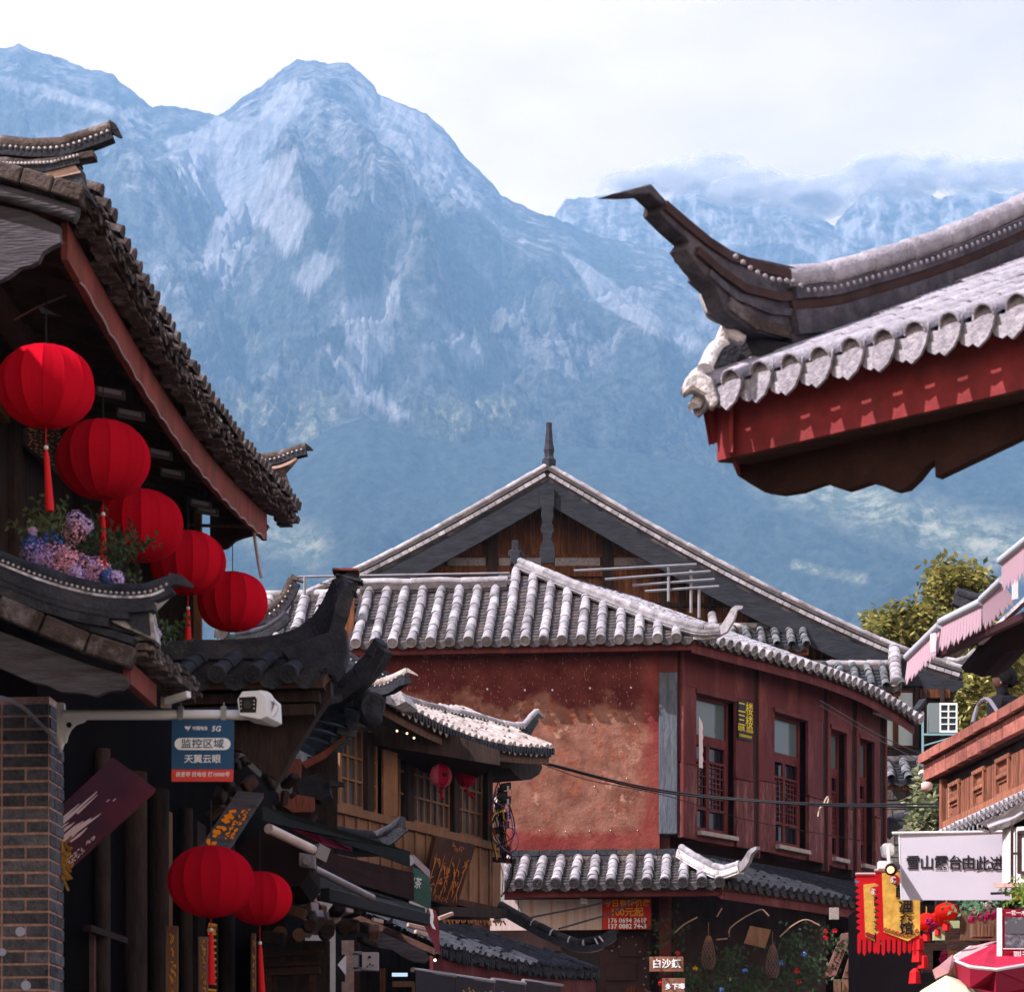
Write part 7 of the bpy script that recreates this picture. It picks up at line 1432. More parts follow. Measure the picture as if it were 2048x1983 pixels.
# pink fringed awning
pa = thing('fringed_awning', P(1940, 1250, 19.5), 'stepped awning with pale pink fringed valances and grey tubes at the right edge', 'awning')
PK = bpy.data.materials.new('pink fringe'); PK.use_nodes = True; cloth(PK, (.66, .47, .55), .35, (.7, .46, .55)); TUBE = mat('pale grey tube', (.42, .44, .50), .5, .1, 5)
pan = [((1815, 1318, 20.8), (1878, 1256, 20.3), (1876, 1310, 20.3), (1808, 1374, 20.8)), ((1883, 1248, 20.2), (1962, 1209, 19.6), (1961, 1264, 19.6), (1877, 1305, 20.2)), ((1964, 1204, 19.6), (2004, 1166, 19.2), (2032, 1206, 19.1), (1966, 1264, 19.6)), ((2003, 1126, 19.0), (2062, 1078, 18.5), (2062, 1142, 18.5), (2004, 1188, 19.0))]
for qd in pan:
    a, b, c_, d_ = [P(*v) for v in qd]; n_ = 26; m = MB(); hd_ = (b-a).cross(d_-a).normalized()
    for k in range(n_):
        f0, f1 = k/n_, (k+1)/n_; f_ = (.82+.18*abs(math.sin(k*.9))+rnd.uniform(-.05, .05)); o_ = hd_*(.003 if k % 2 else 0)
        p0, p1 = lerp(a, b, f0)+o_, lerp(a, b, f1)+o_; q0, q1 = lerp(d_, c_, f0)+o_, lerp(d_, c_, f1)+o_; mid = lerp(p0, q0, .86*f_), lerp(p1, q1, .86*f_); tip = lerp(lerp(p0, p1, .3), lerp(q0, q1, .3), f_)
        m.add([p0, p1, mid[1], mid[0], tip, p0+hd_*.004, p1+hd_*.004, mid[1]+hd_*.004, mid[0]+hd_*.004, tip+hd_*.004], [(0,1,2,3), (3,2,4), (5,8,7,6), (8,9,7)])
    put('fringed_valance', m, PK, pa)
    m = MB(); m.tube([lerp(a, b, -.02)+Z*.02, lerp(a, b, 1.02)+Z*.02], .030, 10); put('tube', m, TUBE, pa, smooth=True)
DM = mat('dark maroon frame', (.045, .014, .016), .6, .4, 6)
m = MB(); m.beam(P(1880, 1308, 20.4), P(2062, 1226, 19.0), .05, .05); m.beam(P(1873, 1268, 20.4), P(1880, 1312, 20.4), .04, .05); put('frame', m, DM, pa)
m = MB(); m.beam(P(1960, 1285, 20.4), P(2062, 1190, 19.5), .04, .03); put('white_seam', m, LIME, pa)
m = MB(); m.prism([P(x, y, Y) for x, y, Y in ((1885, 1304, 20.4), (2062, 1215, 19.2), (2062, 1240, 21.5), (1970, 1280, 21.5))], Z*-.02); put('canopy', m, DM, pa)
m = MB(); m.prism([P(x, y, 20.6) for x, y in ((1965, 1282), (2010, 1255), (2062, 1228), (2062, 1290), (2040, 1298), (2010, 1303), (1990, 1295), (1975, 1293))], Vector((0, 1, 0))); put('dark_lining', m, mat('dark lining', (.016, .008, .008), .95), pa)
m = MB(); m.prism([P(x, y, 19.2) for x, y in ((2034, 1085), (2062, 1078), (2062, 1110), (2045, 1102))], Vector((0, .3, 0))); put('maroon_end', m, REDC, pa)
for (x, y, Y) in ((1866, 1285, 20.3), (2030, 1178, 19.1)): m = MB(); m.obox(P(x, y, Y), Vector((.02, 0, .004)), Vector((0, .01, 0)), Z*.07); put('white_tag', m, WPAINT, pa)
# canvas roof piece and horn above the awning, far behind
fh = thing('far_ridge', P(1930, 1200, 30), 'dark ridge tip poking out above the pink awning before the tree', 'roof')
ridge(fh, spline([P(1910, 1186, 30), P(1925, 1192, 30), P(1950, 1200, 30), P(1985, 1202, 30)], 6), .06, .3, (.12, .10), TILED, TILED, beads=False); m = MB(); m.prism([P(x, y, 30.1) for x, y in ((1912, 1194), (1940, 1200), (1935, 1215), (1948, 1225), (1925, 1226), (1920, 1210), (1912, 1205))], Vector((0, .2, 0))); put('lime_lump', m, LIME, fh)
# ------------------------------------------------------------------ white banner, light box, lamps
LB = 20.0; wb = thing('white_banner', P(1905, 1730, LB), 'white cloth banner with black brush characters and an arrow at the lower right', 'banner')
rows = []
for i in range(9):
    v_ = i/8; rows.append([lerp(lerp(P(1798, 1665, LB), P(2014, 1662, LB-.25), k/14), lerp(P(1803, 1799, LB), P(2024, 1799, LB-.25), k/14), v_)+Vector((0, .0012*math.sin(k*.8+v_*2.5)*(.3+v_), 0)) for k in range(15)])
m = MB(); m.grid(rows); m.grid([[p+Vector((0, .008, 0)) for p in r_] for r_ in rows]); put('cloth', m, mat('white banner cloth', (.48, .46, .54), .9, .06, 2), wb, smooth='all')
m = MB(); m.tube([rows[0][0]-U*.05, rows[0][-1]], .010, 6); m.tube([rows[0][0], rows[-1][0]], .006, 6); put('rod', m, WPAINT, wb)
INK = flat('black ink', (.012, .010, .014), .6); bd = (rows[0][-1]-rows[0][0]).normalized()

def on_cloth(x, y): k_ = (x-1798)/216; a_ = lerp(P(1798, y, LB), P(2014, y, LB-.25), k_); return Vector((a_.x, a_.y-.0042, a_.z))
for c_, x in zip('雪山露台由此进', (1826, 1854, 1883, 1911, 1937, 1965, 1993)): text(c_, 30*LB/F, INK, on_cloth(x, 1726+(2 if c_ in '此进' else 0)), bd, Z, wb, sx=.98, bold=.0014)
m = MB(); a = P(1981, 1786, LB-.28); b = P(2010, 1785, LB-.32); m.beam(a, b, .006, .018); m.prism([b+Z*.022, b-Z*.022, b+bd*.045], Vector((0, .004, 0))); put('arrow', m, INK, wb)
bx_ = thing('light_box', P(2030, 1710, 19), 'white light box with brown frame and little tiled roof at the right edge', 'lamp')
BRF = flat('dark brown frame', (.05, .025, .022), .5); WB_ = mat('light box panel', (.74, .72, .74), .6, .05, 3)
m = MB(); m.prism([P(2007, 1655, 19.2), P(2070, 1650, 18.6), P(2070, 1768, 18.6), P(2007, 1768, 19.2)], Vector((0, .05, 0))); put('panel', m, WB_, bx_)
m = MB(); m.prism([P(2006, 1658, 19.15), P(2022, 1656, 19.0), P(2022, 1766, 19.0), P(2006, 1766, 19.15)], Vector((0, .02, 0))); put('side_panel', m, WPAINT, bx_)
for a, b, w_ in (((2024, 1650, 18.95), (2024, 1768, 18.95), .018), ((2038, 1662, 18.85), (2038, 1745, 18.85), .022), ((2038, 1744, 18.85), (2070, 1744, 18.55), .022), ((2024, 1706, 18.9), (2038, 1706, 18.83), .016), ((2038, 1663, 18.85), (2070, 1661, 18.55), .018), ((2012, 1660, 19.1), (2012, 1766, 19.1), .006)):
    m = MB(); m.beam(P(*a), P(*b), w_, w_, up=Vector((0, 1, 0)) if a[0] == b[0] else Z); put('frame', m, BRF, bx_)
m = MB(); m.beam(P(2003, 1770, 19.15), P(2070, 1768, 18.6), .12, .03); put('ledge', m, LIMEP, bx_)
rows = [[P(x, y, 19.2-.01*(x-1975)/2+dz) for x, y in ((1978, 1655), (2000, 1647), (2025, 1638), (2048, 1625), (2072, 1608))] for dz in (0,)]; top = [p+Vector((0, .5, .10)) for p in rows[0]]
m = MB(); m.grid([rows[0], top]); m.grid([[p-Z*.04 for p in rows[0]], rows[0]]); m.grid([[p-Z*.04 for p in rows[0]], [p-Z*.04 for p in top]]); rf_ = put('roof', m, TILEW, bx_)
m = MB()
for i in range(22): p = along(spline(rows[0], 20), .018*i+.01); m.tube([p, p+Vector((.05, .5, .11))], .008, 6)
put('cover_tiles', m, WT, rf_, kind='stuff')
fl = thing('flood_lamp', P(1776, 1705, 20), 'silver flood lamp on a small box above the yellow flags', 'lamp')
m = MB(); m.prism([P(x, y, 20) for x, y in ((1764, 1690), (1770, 1685), (1784, 1685), (1790, 1692), (1789, 1708), (1782, 1712), (1768, 1710))], Vector((0, .12, 0))); put('head', m, mat('chrome lamp', (.6, .62, .65), .25, .3, 20, metal=.5), fl, bevel=.006)
m = MB(); m.beam(P(1775, 1690, 19.97), P(1778, 1727, 19.97), .02, .03, up=Vector((0, 1, 0))); put('yoke', m, WPAINT, fl); m = MB(); m.obox(P(1770, 1730, 20.05), Vector((.05, 0, 0)), Vector((0, .05, 0)), Z*.028); put('box', m, WPAINT, fl)
sp2 = thing('spot_lamp', P(1785, 1738, 19.8), 'round black spotlight with a warm lit lens above the yellow flag', 'lamp')
m = MB(); m.tube([P(1792, 1732, 20.0), P(1782, 1738, 19.75)], [.032, .045], 14); put('housing', m, BLACK, sp2, smooth=True); m = MB(); m.tube([P(1781.5, 1738.3, 19.74), P(1781, 1738.5, 19.72)], .026, 14); put('lens', m, emis('warm lamp lens', (1, .50, .28), .7), sp2)
# ------------------------------------------------------------------ yellow and red festival flags
RFL = bpy.data.materials.new('red flag silk'); RFL.use_nodes = True; cloth(RFL, (.70, .02, .03), .35, (.9, .05, .04)); YFL = mat('gold brocade', (.68, .40, .08), .6, .3, 18, tint=(.50, .24, .05), tmix=.6, tscale=14)
def flag(name, label, x0, x1, yt, yb, Y, xin0, xin1, yin, tipx, tipy, chars, cs, csize, xo, cut):
    t = thing(name, P((x0+x1)/2, (yt+yb)/2, Y), label, 'flag', 'red and yellow tea house flags')
    m = MB(); m.tube([P(x0-1, yt, Y), P(x1, yt, Y)], .012, 6); put('rod', m, flat('pale pink rod', (.6, .3, .34)), t)
    pts = [(x0, yt)]; n_ = 9
    for i in range(n_): y = lerp(yt+6, yb-45, i/n_); dy = (yb-45-yt)/n_; pts += [(x0+1+i*.3, y), (x0-2+i*.3, y+dy*.35), (x0+8+i*.2, y+dy*.75)]
    pts += [(x0+3, yb-40)]
    nb_ = 8 if x1-x0 > 60 else 4; 
    for i in range(nb_):
        a = lerp(x0+3, x1-3, i/nb_); b = lerp(x0+3, x1-3, (i+.62)/nb_); dz_ = 3*math.sin(i*2.); pts += [(a, yb-6+dz_), ((a+b)/2, yb+dz_), (b, yb-6+dz_), (b+.6, yb-30), (lerp(x0+3, x1-3, (i+1)/nb_), yb-30)]
    pts += [(x1, yb-40), (x1, yt)]
    m = MB(); m.prism([P(x, y, Y) for x, y in pts], Vector((0, .006, 0))); put('red_border', m, RFL, t)
    m = MB(); m.prism([P(x, y, Y-.008) for x, y in ((xin0, yin), (xin1, yin-4), (xin1, tipy-14), (tipx, tipy), (xin0+4, tipy-18))], Vector((0, .006, 0))); put('yellow_field', m, YFL, t)
    m = MB()
    for i in range(9):
        x = lerp(xin0+8, xin1-6, i/8); y = (lerp(tipy-26, tipy-10, min(1, (x-xin0)/(tipx-xin0))) if x < tipx else lerp(tipy-10, tipy-24, (x-tipx)/(xin1-tipx+.1))); m.tube([P(x+4*math.cos(a), y+3.5*math.sin(a), Y-.012) for a in np.linspace(0, 5, 7)], .003, 4)
    put('scroll_print', m, flat('maroon print', (.30, .03, .03)), t)
    cx_ = xo; m = MB(); m.tube([P(cx_, chars[0][1], Y-.011), P(cx_, chars[0][1], Y-.009)], 11*Y/F, 18); put('red_disc', m, flat('crimson disc', (.42, .01, .02)), t)
    text(chars[0][0], 15*Y/F, flat('cream print', (.8, .75, .68)), P(cx_, chars[0][1]+.5, Y-.013), ux, Z, t, bold=.0008)
    for c_, x, y in cs: text(c_, csize*Y/F, INK, P(x, y, Y-.013), ux, Z, t, sx=1.05, bold=.002)
    return t
flag('festival_flag', 'yellow and red toothed flag, the left one, partly covered by its neighbour', 1712, 1760, 1747, 1908, 20.6, 1727, 1760, 1768, 1768, 1890, [('暖', 1783)], [('酥', 1758, 1803), ('油', 1758, 1827), ('茶', 1758, 1850), ('馆', 1758, 1876)], 20, 1750, 0)
flag('festival_flag', 'yellow and red toothed flag with tea house characters, the front right one', 1750, 1840, 1740, 1908, 20.3, 1764, 1840, 1745, 1815, 1881, [('暖', 1759)], [('酥', 1805, 1783), ('油', 1811, 1808), ('茶', 1812, 1832), ('馆', 1813, 1857)], 27, 1788, 0)
# ------------------------------------------------------------------ red info sign, umbrellas, lanterns, garlands
rs = thing('info_sign', P(2025, 1900, 19), 'crimson info sign with a town photo and white characters at the lower right', 'sign')
CRM = flat('crimson sign', (.30, .008, .028), .5)
m = MB(); m.prism([P(2004, 1816, 19), P(2080, 1820, 19), P(2080, 2060, 19), P(2004, 2060, 19)], Vector((0, .02, 0))); put('board', m, CRM, rs); m = MB(); m.prism([P(1995, 1814, 19.02), P(2004, 1815, 18.99), P(2004, 2060, 18.99), P(1995, 2060, 19.02)], Vector((0, .03, 0))); put('white_edge', m, WPAINT, rs)
m = MB(); m.prism([P(2010, 1833, 18.99), P(2080, 1833, 18.99), P(2080, 1894, 18.99), P(2010, 1894, 18.99)], Vector((0, .004, 0))); put('photo_print', m, mat('town photo print', (.10, .11, .14), .5, .8, 30, tint=(.40, .42, .5), tmix=.8, tscale=18), rs)
m = MB(); m.prism([P(x, y, 18.985) for x, y in ((2010, 1850), (2020, 1838), (2032, 1846), (2044, 1836), (2062, 1845), (2080, 1840), (2080, 1866), (2010, 1866))], Vector((0, .003, 0))); put('photo_hills', m, flat('photo hills', (.10, .11, .13)), rs)
m = MB(); m.beam(P(2006, 1896, 18.985), P(2080, 1896, 18.985), .004, .006); put('white_rule', m, W_, rs)
for s_, sz, x, y in (('一花一木园', 10, 2012, 1825), ('到云南', 17, 2026, 1910), ('就喝它', 17, 2026, 1928), ('云南雕梅酒', 8, 2026, 1941)): text(s_, sz*19/F, W_, P(x, y, 18.985), ux, Z, rs, align='LEFT', bold=.0006)
m = MB()
for k in range(5): m.beam(P(2027, 1950+6*k, 18.985), P(2046-(k % 2)*4, 1950+6*k, 18.985), .003, .004)
put('small_print', m, W_, rs)
um1 = thing('red_umbrella', P(1960, 1960, 18), 'red and pink market umbrella with a pale rim beside the crimson sign', 'umbrella')
RU = mat('red canvas', (.42, .015, .05), .8, .2, 3); PU = mat('pale pink canvas', (.60, .32, .34), .8, .15, 3)
ap_ = P(2010, 1875, 20.5); rim = [P(1908, 1913, 19.5), P(1912, 1921, 18.6), P(1940, 1932, 18.0), P(1992, 1938, 18.0), P(2070, 1925, 18.4), P(2080, 1905, 20), P(2030, 1890, 22), P(1940, 1893, 21)]
for i in range(8):
    a, b = rim[i], rim[(i+1) % 8]; mid = lerp(a, b, .5)-Z*.0; m = MB(); m.grid([[ap_, ap_, ap_], [lerp(ap_, a, .5), lerp(ap_, mid, .5)-Z*.01, lerp(ap_, b, .5)], [a, mid+Z*.01, b]]); put('canopy_panel', m, PU if i in (7, 0) else RU, um1)
m = MB(); m.prism([rim[1], rim[2], rim[3], rim[4], rim[4]-Z*.16, rim[3]-Z*.16, rim[2]-Z*.14, rim[1]-Z*.10], Vector((0, .01, 0))); put('valance', m, flat('dark red canvas', (.26, .008, .03), .8), um1)
m = MB(); m.tube(rim+[rim[0]], .012, 5, cap=False); put('pale_rim', m, WPAINT, um1); m = MB(); m.tube([ap_, Vector((ap_.x, ap_.y, 0))], .025, 8); put('pole', m, BLACK, um1); m = MB(); m.tube([rim[0]-Z*.02, rim[1]], .02, 6); put('rim_tube', m, flat('pale teal', (.5, .6, .6)), um1)
um2 = thing('yellow_umbrella', P(1870, 1990, 17), 'pale yellow green market umbrella top at the bottom edge under the pink cloth', 'umbrella')
ap_ = P(1893, 1949, 18); m = MB(); rim = [P(1790, 2030, 17.5), P(1830, 2060, 16.4), P(1910, 2070, 16.2), P(1990, 2050, 16.5), P(1960, 1990, 19.4), P(1880, 1985, 19.8)]
YU = [mat('lime canvas', (.68, .72, .36), .8, .1, 3), mat('cream canvas', (.74, .70, .50), .8, .1, 3)]
for i in range(6): a, b = rim[i], rim[(i+1) % 6]; m = MB(); m.grid([[ap_, ap_], [lerp(ap_, a, .5)+Z*.03, lerp(ap_, b, .5)+Z*.03], [a, b]]); put('canopy_panel', m, YU[i % 2], um2)
m = MB(); m.tube([ap_, Vector((ap_.x, ap_.y, 0))], .02, 8); put('pole', m, BLACK, um2)
pc = tag(put('pink_cloth', MB().prism([P(1866, 1938, 18.4), P(1880, 1929, 18.4), P(1905, 1908, 18.6), P(1912, 1925, 18.6), P(1897, 1944, 18.4), P(1872, 1956, 18.4)], Vector((0, .03, 0))), PU, None), 'small pink canvas corner between the red and the yellow umbrella', 'cloth')
DS = thing('right_shops', P(1850, 1900, 24), 'dark open shop fronts behind the flags and umbrellas', 'shop'); DS.location.z = 0; WL[DS].z = 0
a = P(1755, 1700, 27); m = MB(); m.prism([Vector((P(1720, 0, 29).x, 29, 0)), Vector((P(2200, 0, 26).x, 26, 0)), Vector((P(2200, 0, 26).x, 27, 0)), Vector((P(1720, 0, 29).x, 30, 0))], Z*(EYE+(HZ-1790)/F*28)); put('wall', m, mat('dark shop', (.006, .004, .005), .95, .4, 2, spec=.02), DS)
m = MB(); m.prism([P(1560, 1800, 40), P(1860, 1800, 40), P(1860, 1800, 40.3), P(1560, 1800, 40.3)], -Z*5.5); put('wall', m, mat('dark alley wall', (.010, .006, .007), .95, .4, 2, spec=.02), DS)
for x, w_ in ((1900, .14), (1938, .10), (1880, .08)): m = MB(); m.beam(P(x, 1795, 23.5), P(x+4, 2060, 23.5), w_, w_, up=Vector((0, 1, 0))); put('post', m, DARKW, DS)
m = MB(); m.prism([P(1850, 1780, 24), P(2080, 1775, 22.5), P(2080, 1800, 22.5), P(1850, 1798, 24)], Vector((0, .4, 0))); put('beam', m, SOFF, DS)
for i, (x, y, Y, w_, h) in enumerate(((1905, 1925, 22, .16, .10), (1925, 1885, 22.3, .14, .12), (1895, 1860, 22.6, .12, .08), (1868, 1915, 22, .10, .12), (1960, 1850, 22, .16, .12))):
    m = MB(); m.obox(P(x, y, Y), Vector((w_, 0, 0)), Vector((0, .02, 0)), Z*h); put('hanging_sign', m, [BROWN, SOFF, mat('lime shirt', (.5, .55, .3), .8, .2), SOFF, TIMBER][i], DS)
SM = bpy.data.materials.new('bright lantern silk'); SM.use_nodes = True; cloth(SM, (.80, .03, .02), .4, (1, .10, .04))
def small_lan(x, y, Y, w_, lab, mt_=SM):
    c = P(x, y, Y); r_ = w_/2*Y/F; t = thing('lantern', c, lab, 'lantern', 'small bright red lanterns by the flags')
    for k in range(8):
        a0 = math.pi/4*k; m = MB(); rows = []
        for v_ in np.linspace(-1, 1, 7): b_ = .25+.75*math.sqrt(max(0, 1-v_*v_)); rows.append([c+Vector((math.cos(a0+q_*math.pi/4)*r_*b_*(1 if q_ in (0, 1) else .95), math.sin(a0+q_*math.pi/4)*r_*b_*(1 if q_ in (0, 1) else .95), -v_*r_*.75)) for q_ in (0, .5, 1)])
        m.grid(rows); put('cloth_panel', m, mt_, t)
    m = MB(); m.tube([c+Z*r_*.7, c+Z*r_*1.3], .004, 4); m.lathe(c-Z*r_*.80, [(r_*.3, 0), (r_*.3, r_*.12)], 8); put('ring', m, GOLD, t); m = MB(); m.tube([c-Z*r_*.85, c-Z*r_*1.0, c-Z*r_*1.6], [.006, .03, .035], 7); put('tassel', m, TASS, t)
small_lan(1853, 1843, 21.5, 48, 'bright red lantern directly right of the front yellow flag'); small_lan(1893, 1822, 22, 48, 'bright red lantern under the white banner, the middle one'); small_lan(1875, 1838, 22.6, 40, 'red lantern half hidden behind the two beside the flag')
for i, (x, y) in enumerate(((1836, 1892), (1846, 1905), (1830, 1935), (1837, 1868))):
    m = MB(); a = P(x, y, 21.2); m.tube([a, a-Z*.03, a-Z*.12], [.012, .04, .05], 7); tag(put('red_tassel', m, TASS, None), 'red silk tassel hanging right of the flags, %s' % ['upper one', 'lower right one', 'lowest one', 'topmost beside the lantern'][i], 'tassel')
FLM = mat('magenta flower', (.50, .02, .12), .8, .5, 60); gl = thing('flower_garland', P(1960, 1830, 20.5), 'garland of magenta and white flowers with leaves under the light box', 'flowers')
for (x, y, r_) in ((1950, 1822, 8), (1944, 1838, 8), (1962, 1834, 7), (1972, 1838, 7), (1985, 1830, 8), (1978, 1826, 6), (1858, 1842, 7), (1868, 1850, 8), (1862, 1858, 6), (1888, 1908, 7), (1884, 1918, 6), (1990, 1820, 6)):
    m = MB(); petals(m, P(x, y, 20.5), r_*20.5/F, 90, .011); put('flower_head', m, FLM, gl)
for (x, y, r_) in ((1975, 1806, 11), (1985, 1814, 7)): m = MB(); petals(m, P(x, y, 20.4), r_*20.4/F, 60, .016); put('flower_head', m, mat('cream flower', (.6, .55, .5), .8, .1), gl)
m = MB(); petals(m, P(2036, 1790, 18.9), .030, 60, .012); put('flower_head', m, mat('yellow flower', (.7, .45, .02), .8, .2), gl)
leafy(gl, 1950, 1815, 20.5, 30, 18, 22, .035, mat('mint leaf', (.10, .22, .12), .6, .3), sd=9); leafy(gl, 2010, 1800, 20.2, 25, 14, 20, .035, LEAF, sd=10); leafy(gl, 2040, 1785, 18.7, 14, 20, 24, .03, mat('bright leaf', (.12, .2, .03), .6, .3), sd=12)
wbx = thing('wooden_basket', P(1968, 1860, 21), 'light wooden slatted crate hanging below the flower garland', 'crate')
for i in range(6): m = MB(); x = 1950+i*7; m.beam(P(x, 1842, 21), P(x, 1872, 21), .022, .012, up=Vector((0, 1, 0))); put('slat', m, TIMBER, wbx)
m = MB(); m.prism([P(1946, 1842, 21.02), P(1990, 1842, 21.02), P(1990, 1872, 21.02), P(1946, 1872, 21.02)], Vector((0, .14, 0))); put('box', m, TIMBER, wbx)
# ------------------------------------------------------------------ shop front of the red house: boards, lamps, plants
sb1 = thing('shop_sign_panel', wf(1150, 1830, .45), 'long pale rusty panel hanging under the lower roof of the red house', 'sign')
zt1 = wf(1205, 1797, .4).z; zb1 = wf(1205, 1858, .4).z
m = MB(); a, b = wf(980, 1797, .4), wf(1204, 1797, .4); 
RP_ = mat('rust streaked white panel', (.52, .42, .42), .7, .12, 6, bump=.2, stretch=(5, 5, .25), tint=(.42, .17, .10), tmix=.75, tscale=2.2); m.prism([Vector((a.x, a.y, zb1)), Vector((b.x, b.y, zb1)), Vector((b.x, b.y, zb1))+V*.04, Vector((a.x, a.y, zb1))+V*.04], Z*(zt1-zb1)); put('panel', m, RP_, sb1)
m = MB(); m.beam(wf(1036, 1797, .42), wf(1038, 1822, .42), .012, .012, up=Vector((0, 1, 0))); put('hanger', m, BLACK, sb1)
rsn = thing('red_price_sign', wf(1255, 1830, .45), 'red sign with yellow characters and white telephone numbers under the eave', 'sign')
m = MB(); a, b = wf(1205, 1797, .42), wf(1302, 1797, .42); z0, z1_ = zb1, zt1; m.prism([Vector((a.x, a.y, z0)), Vector((b.x, b.y, z0)), Vector((b.x, b.y, z0))+V*.03, Vector((a.x, a.y, z0))+V*.03], Z*(z1_-z0)); put('board', m, mat('red print', (.50, .022, .022), .5, .25, 2, tint=(.58, .06, .025), tmix=.7, tscale=2), rsn)
yel = flat('amber print', (.85, .36, .04), .5); q_ = 33.6/F
text('今日有特价房', 14.5*q_, yel, wf(1254, 1806, .425), U, Z, rsn, sx=1.08, bold=.0018); text('100元起', 19*q_, yel, wf(1254, 1824, .425), U, Z, rsn, sx=1.0, bold=.003)
text('176 0694 3610', 13*q_, W_, wf(1254, 1840, .425), U, Z, rsn, sx=1.0, bold=.002); text('137 0882 7443', 13*q_, W_, wf(1254, 1851.5, .425), U, Z, rsn, sx=1.0, bold=.002)
c5 = thing('bullet_camera', wf(1170, 1800, .6), 'tiny white bullet camera under the lower eave before the rusty panel', 'camera'); m = MB(); a = wf(1168, 1801, .62); m.obox(a, Vector((.042, 0, -.008)), Vector((0, .04, 0)), Z*.028); put('body', m, WPAINT, c5, bevel=.004); m = MB(); m.beam(a, wf(1176, 1787, .6), .02, .02); put('bracket', m, METAL, c5)
# door of boards with studs
bd_ = thing('studded_door', wf(1250, 1930, .1), 'dark panelled timber door with pale studs behind the curled ridge', 'door')
def wfb(nm, px0, px1, py0, py1, o0, o1, mt_, par): a, b, c_ = wf(px0, py1, o0), wf(px1, py1, o0), wf(px0, py0, o0); m = MB(); m.prism([a, b, b+V*(o0-o1), a+V*(o0-o1)], Z*(c_.z-a.z)); return put(nm, m, mt_, par, bevel=.004)
MD = mat('dull maroon door', (.045, .024, .026), .7, .3, 6); wfb('leaf', 1190, 1300, 1862, 2100, .05, 0, MD, bd_)
for (a, b, c_, d_) in ((1205, 1230, 1870, 1895), (1212, 1272, 1925, 1960), (1212, 1272, 1968, 2020), (1238, 1290, 1870, 1912)): wfb('panel', a, b, c_, d_, .075, .05, MD, bd_)
for (x, y) in ((1252, 1875), (1272, 1888), (1238, 1892), (1224, 1900), (1280, 1902), (1287, 1916), (1290, 1935), (1292, 1952), (1288, 1968), (1265, 1872)): m = MB(); bead(m, wf(x, y, .09), .012, 6); put('stud', m, STONE, bd_)
for i, (s_, x0, x1, y0, y1, sz) in enumerate((('白沙鎮', 1299, 1367, 1912, 1942, 19), ('多下喝', 1324, 1370, 1955, 1990, 13))):
    t = thing('hanging_board', wf(x0+20, y0+15, .8), ['brown hanging board with three pale characters beside the porch post', 'small brown board with scribbled pale characters below the larger one'][i], 'sign')
    wfb('board', x0, x1, y0, y1, .8, .76, mat('warm brown board', (.22, .10, .065), .8, .3, 8, bump=.3), t); text(s_, sz*q_, W_, wf((x0+x1)/2+(3 if i else 0), (y0+y1)/2, .805), U, Z, t, bold=.002)
# wicker lamps
WK = bpy.data.materials.new('wicker'); WK = mat('wicker weave', (.08, .045, .04), .8, .3, 20)
for i, (x, y0, y1, w_) in enumerate(((1417, 1880, 1937, 27), (1545, 1898, 1955, 27))):
    c = wf(x, (y0+y1)/2, .35); t = thing('wicker_lamp', c, ['pale wicker bottle shaped lamp hanging left of the flowers', 'pale wicker bottle shaped lamp hanging amid dark foliage, the right one'][i], 'lamp', 'wicker lamps under the porch')
    h = (y1-y0)*c.y/F/2; r_ = w_/2*c.y/F; pr_ = [(r_*.55, h), (r_*.8, h*.5), (r_, -.1*h), (r_*.95, -.6*h), (r_*.55, -h)]; m = MB(); m.lathe(c, pr_, 12); put('shade', m, WK, t)
    m = MB()
    for k in range(12):
        for s2 in (1, -1):
            pts = []
            for v_ in range(9):
                f_ = v_/8*4; j = min(3, int(f_)); rr2 = lerp(pr_[j][0], pr_[j+1][0], f_-j)*1.05; hh2 = lerp(pr_[j][1], pr_[j+1][1], f_-j); a_ = 2*math.pi*k/12+s2*v_*.33; pts.append(c+Vector((rr2*math.cos(a_), rr2*math.sin(a_), hh2)))
            m.tube(pts, .004, 3, cap=False)
    put('weave', m, mat('pale cane', (.18, .12, .11), .7, .2), t, kind='stuff'); m = MB(); m.tube([c+Z*h, c+Z*(h+.22)], .006, 4); m.lathe(c+Z*h*1.0, [(r_*.6, 0), (r_*.3, .06)], 8); put('cord', m, TIMBER, t)
tw_ = thing('twig', wf(1470, 1830, .9), 'bare pale twigs hanging under the porch beam', 'twig')
for i, pts in enumerate((((1459, 1872), (1460, 1855), (1490, 1833), (1520, 1818), (1530, 1822), (1538, 1831)), ((1560, 1872), (1585, 1850), (1612, 1838), (1640, 1850)), ((1350, 1864), (1368, 1848), (1395, 1833)), ((1433, 1878), (1455, 1876)), ((1434, 1832), (1444, 1815)))):
    m = MB(); m.tube(spline([wf(x, y, .8) for x, y in pts], 10), .009, 5); put('branch', m, mat('pale twig', (.30, .18, .14), .8), tw_)
pf = thing('porch_plants', wf(1480, 1950, .9), 'dark hanging plants with red and blue flowers along the red house shop front', 'plant')
for k, (x, y, sx, sy, n_) in enumerate(((1380, 1955, 36, 26, 32), (1455, 1930, 24, 34, 26), (1470, 1975, 50, 16, 30), (1590, 1900, 40, 30, 30), (1560, 1975, 60, 18, 36), (1660, 1880, 26, 26, 16), (1620, 1950, 34, 26, 20), (1325, 1870, 10, 28, 18))): leafy(pf, x, y, 33.7, sx, sy, n_, .06, sd=20+k)
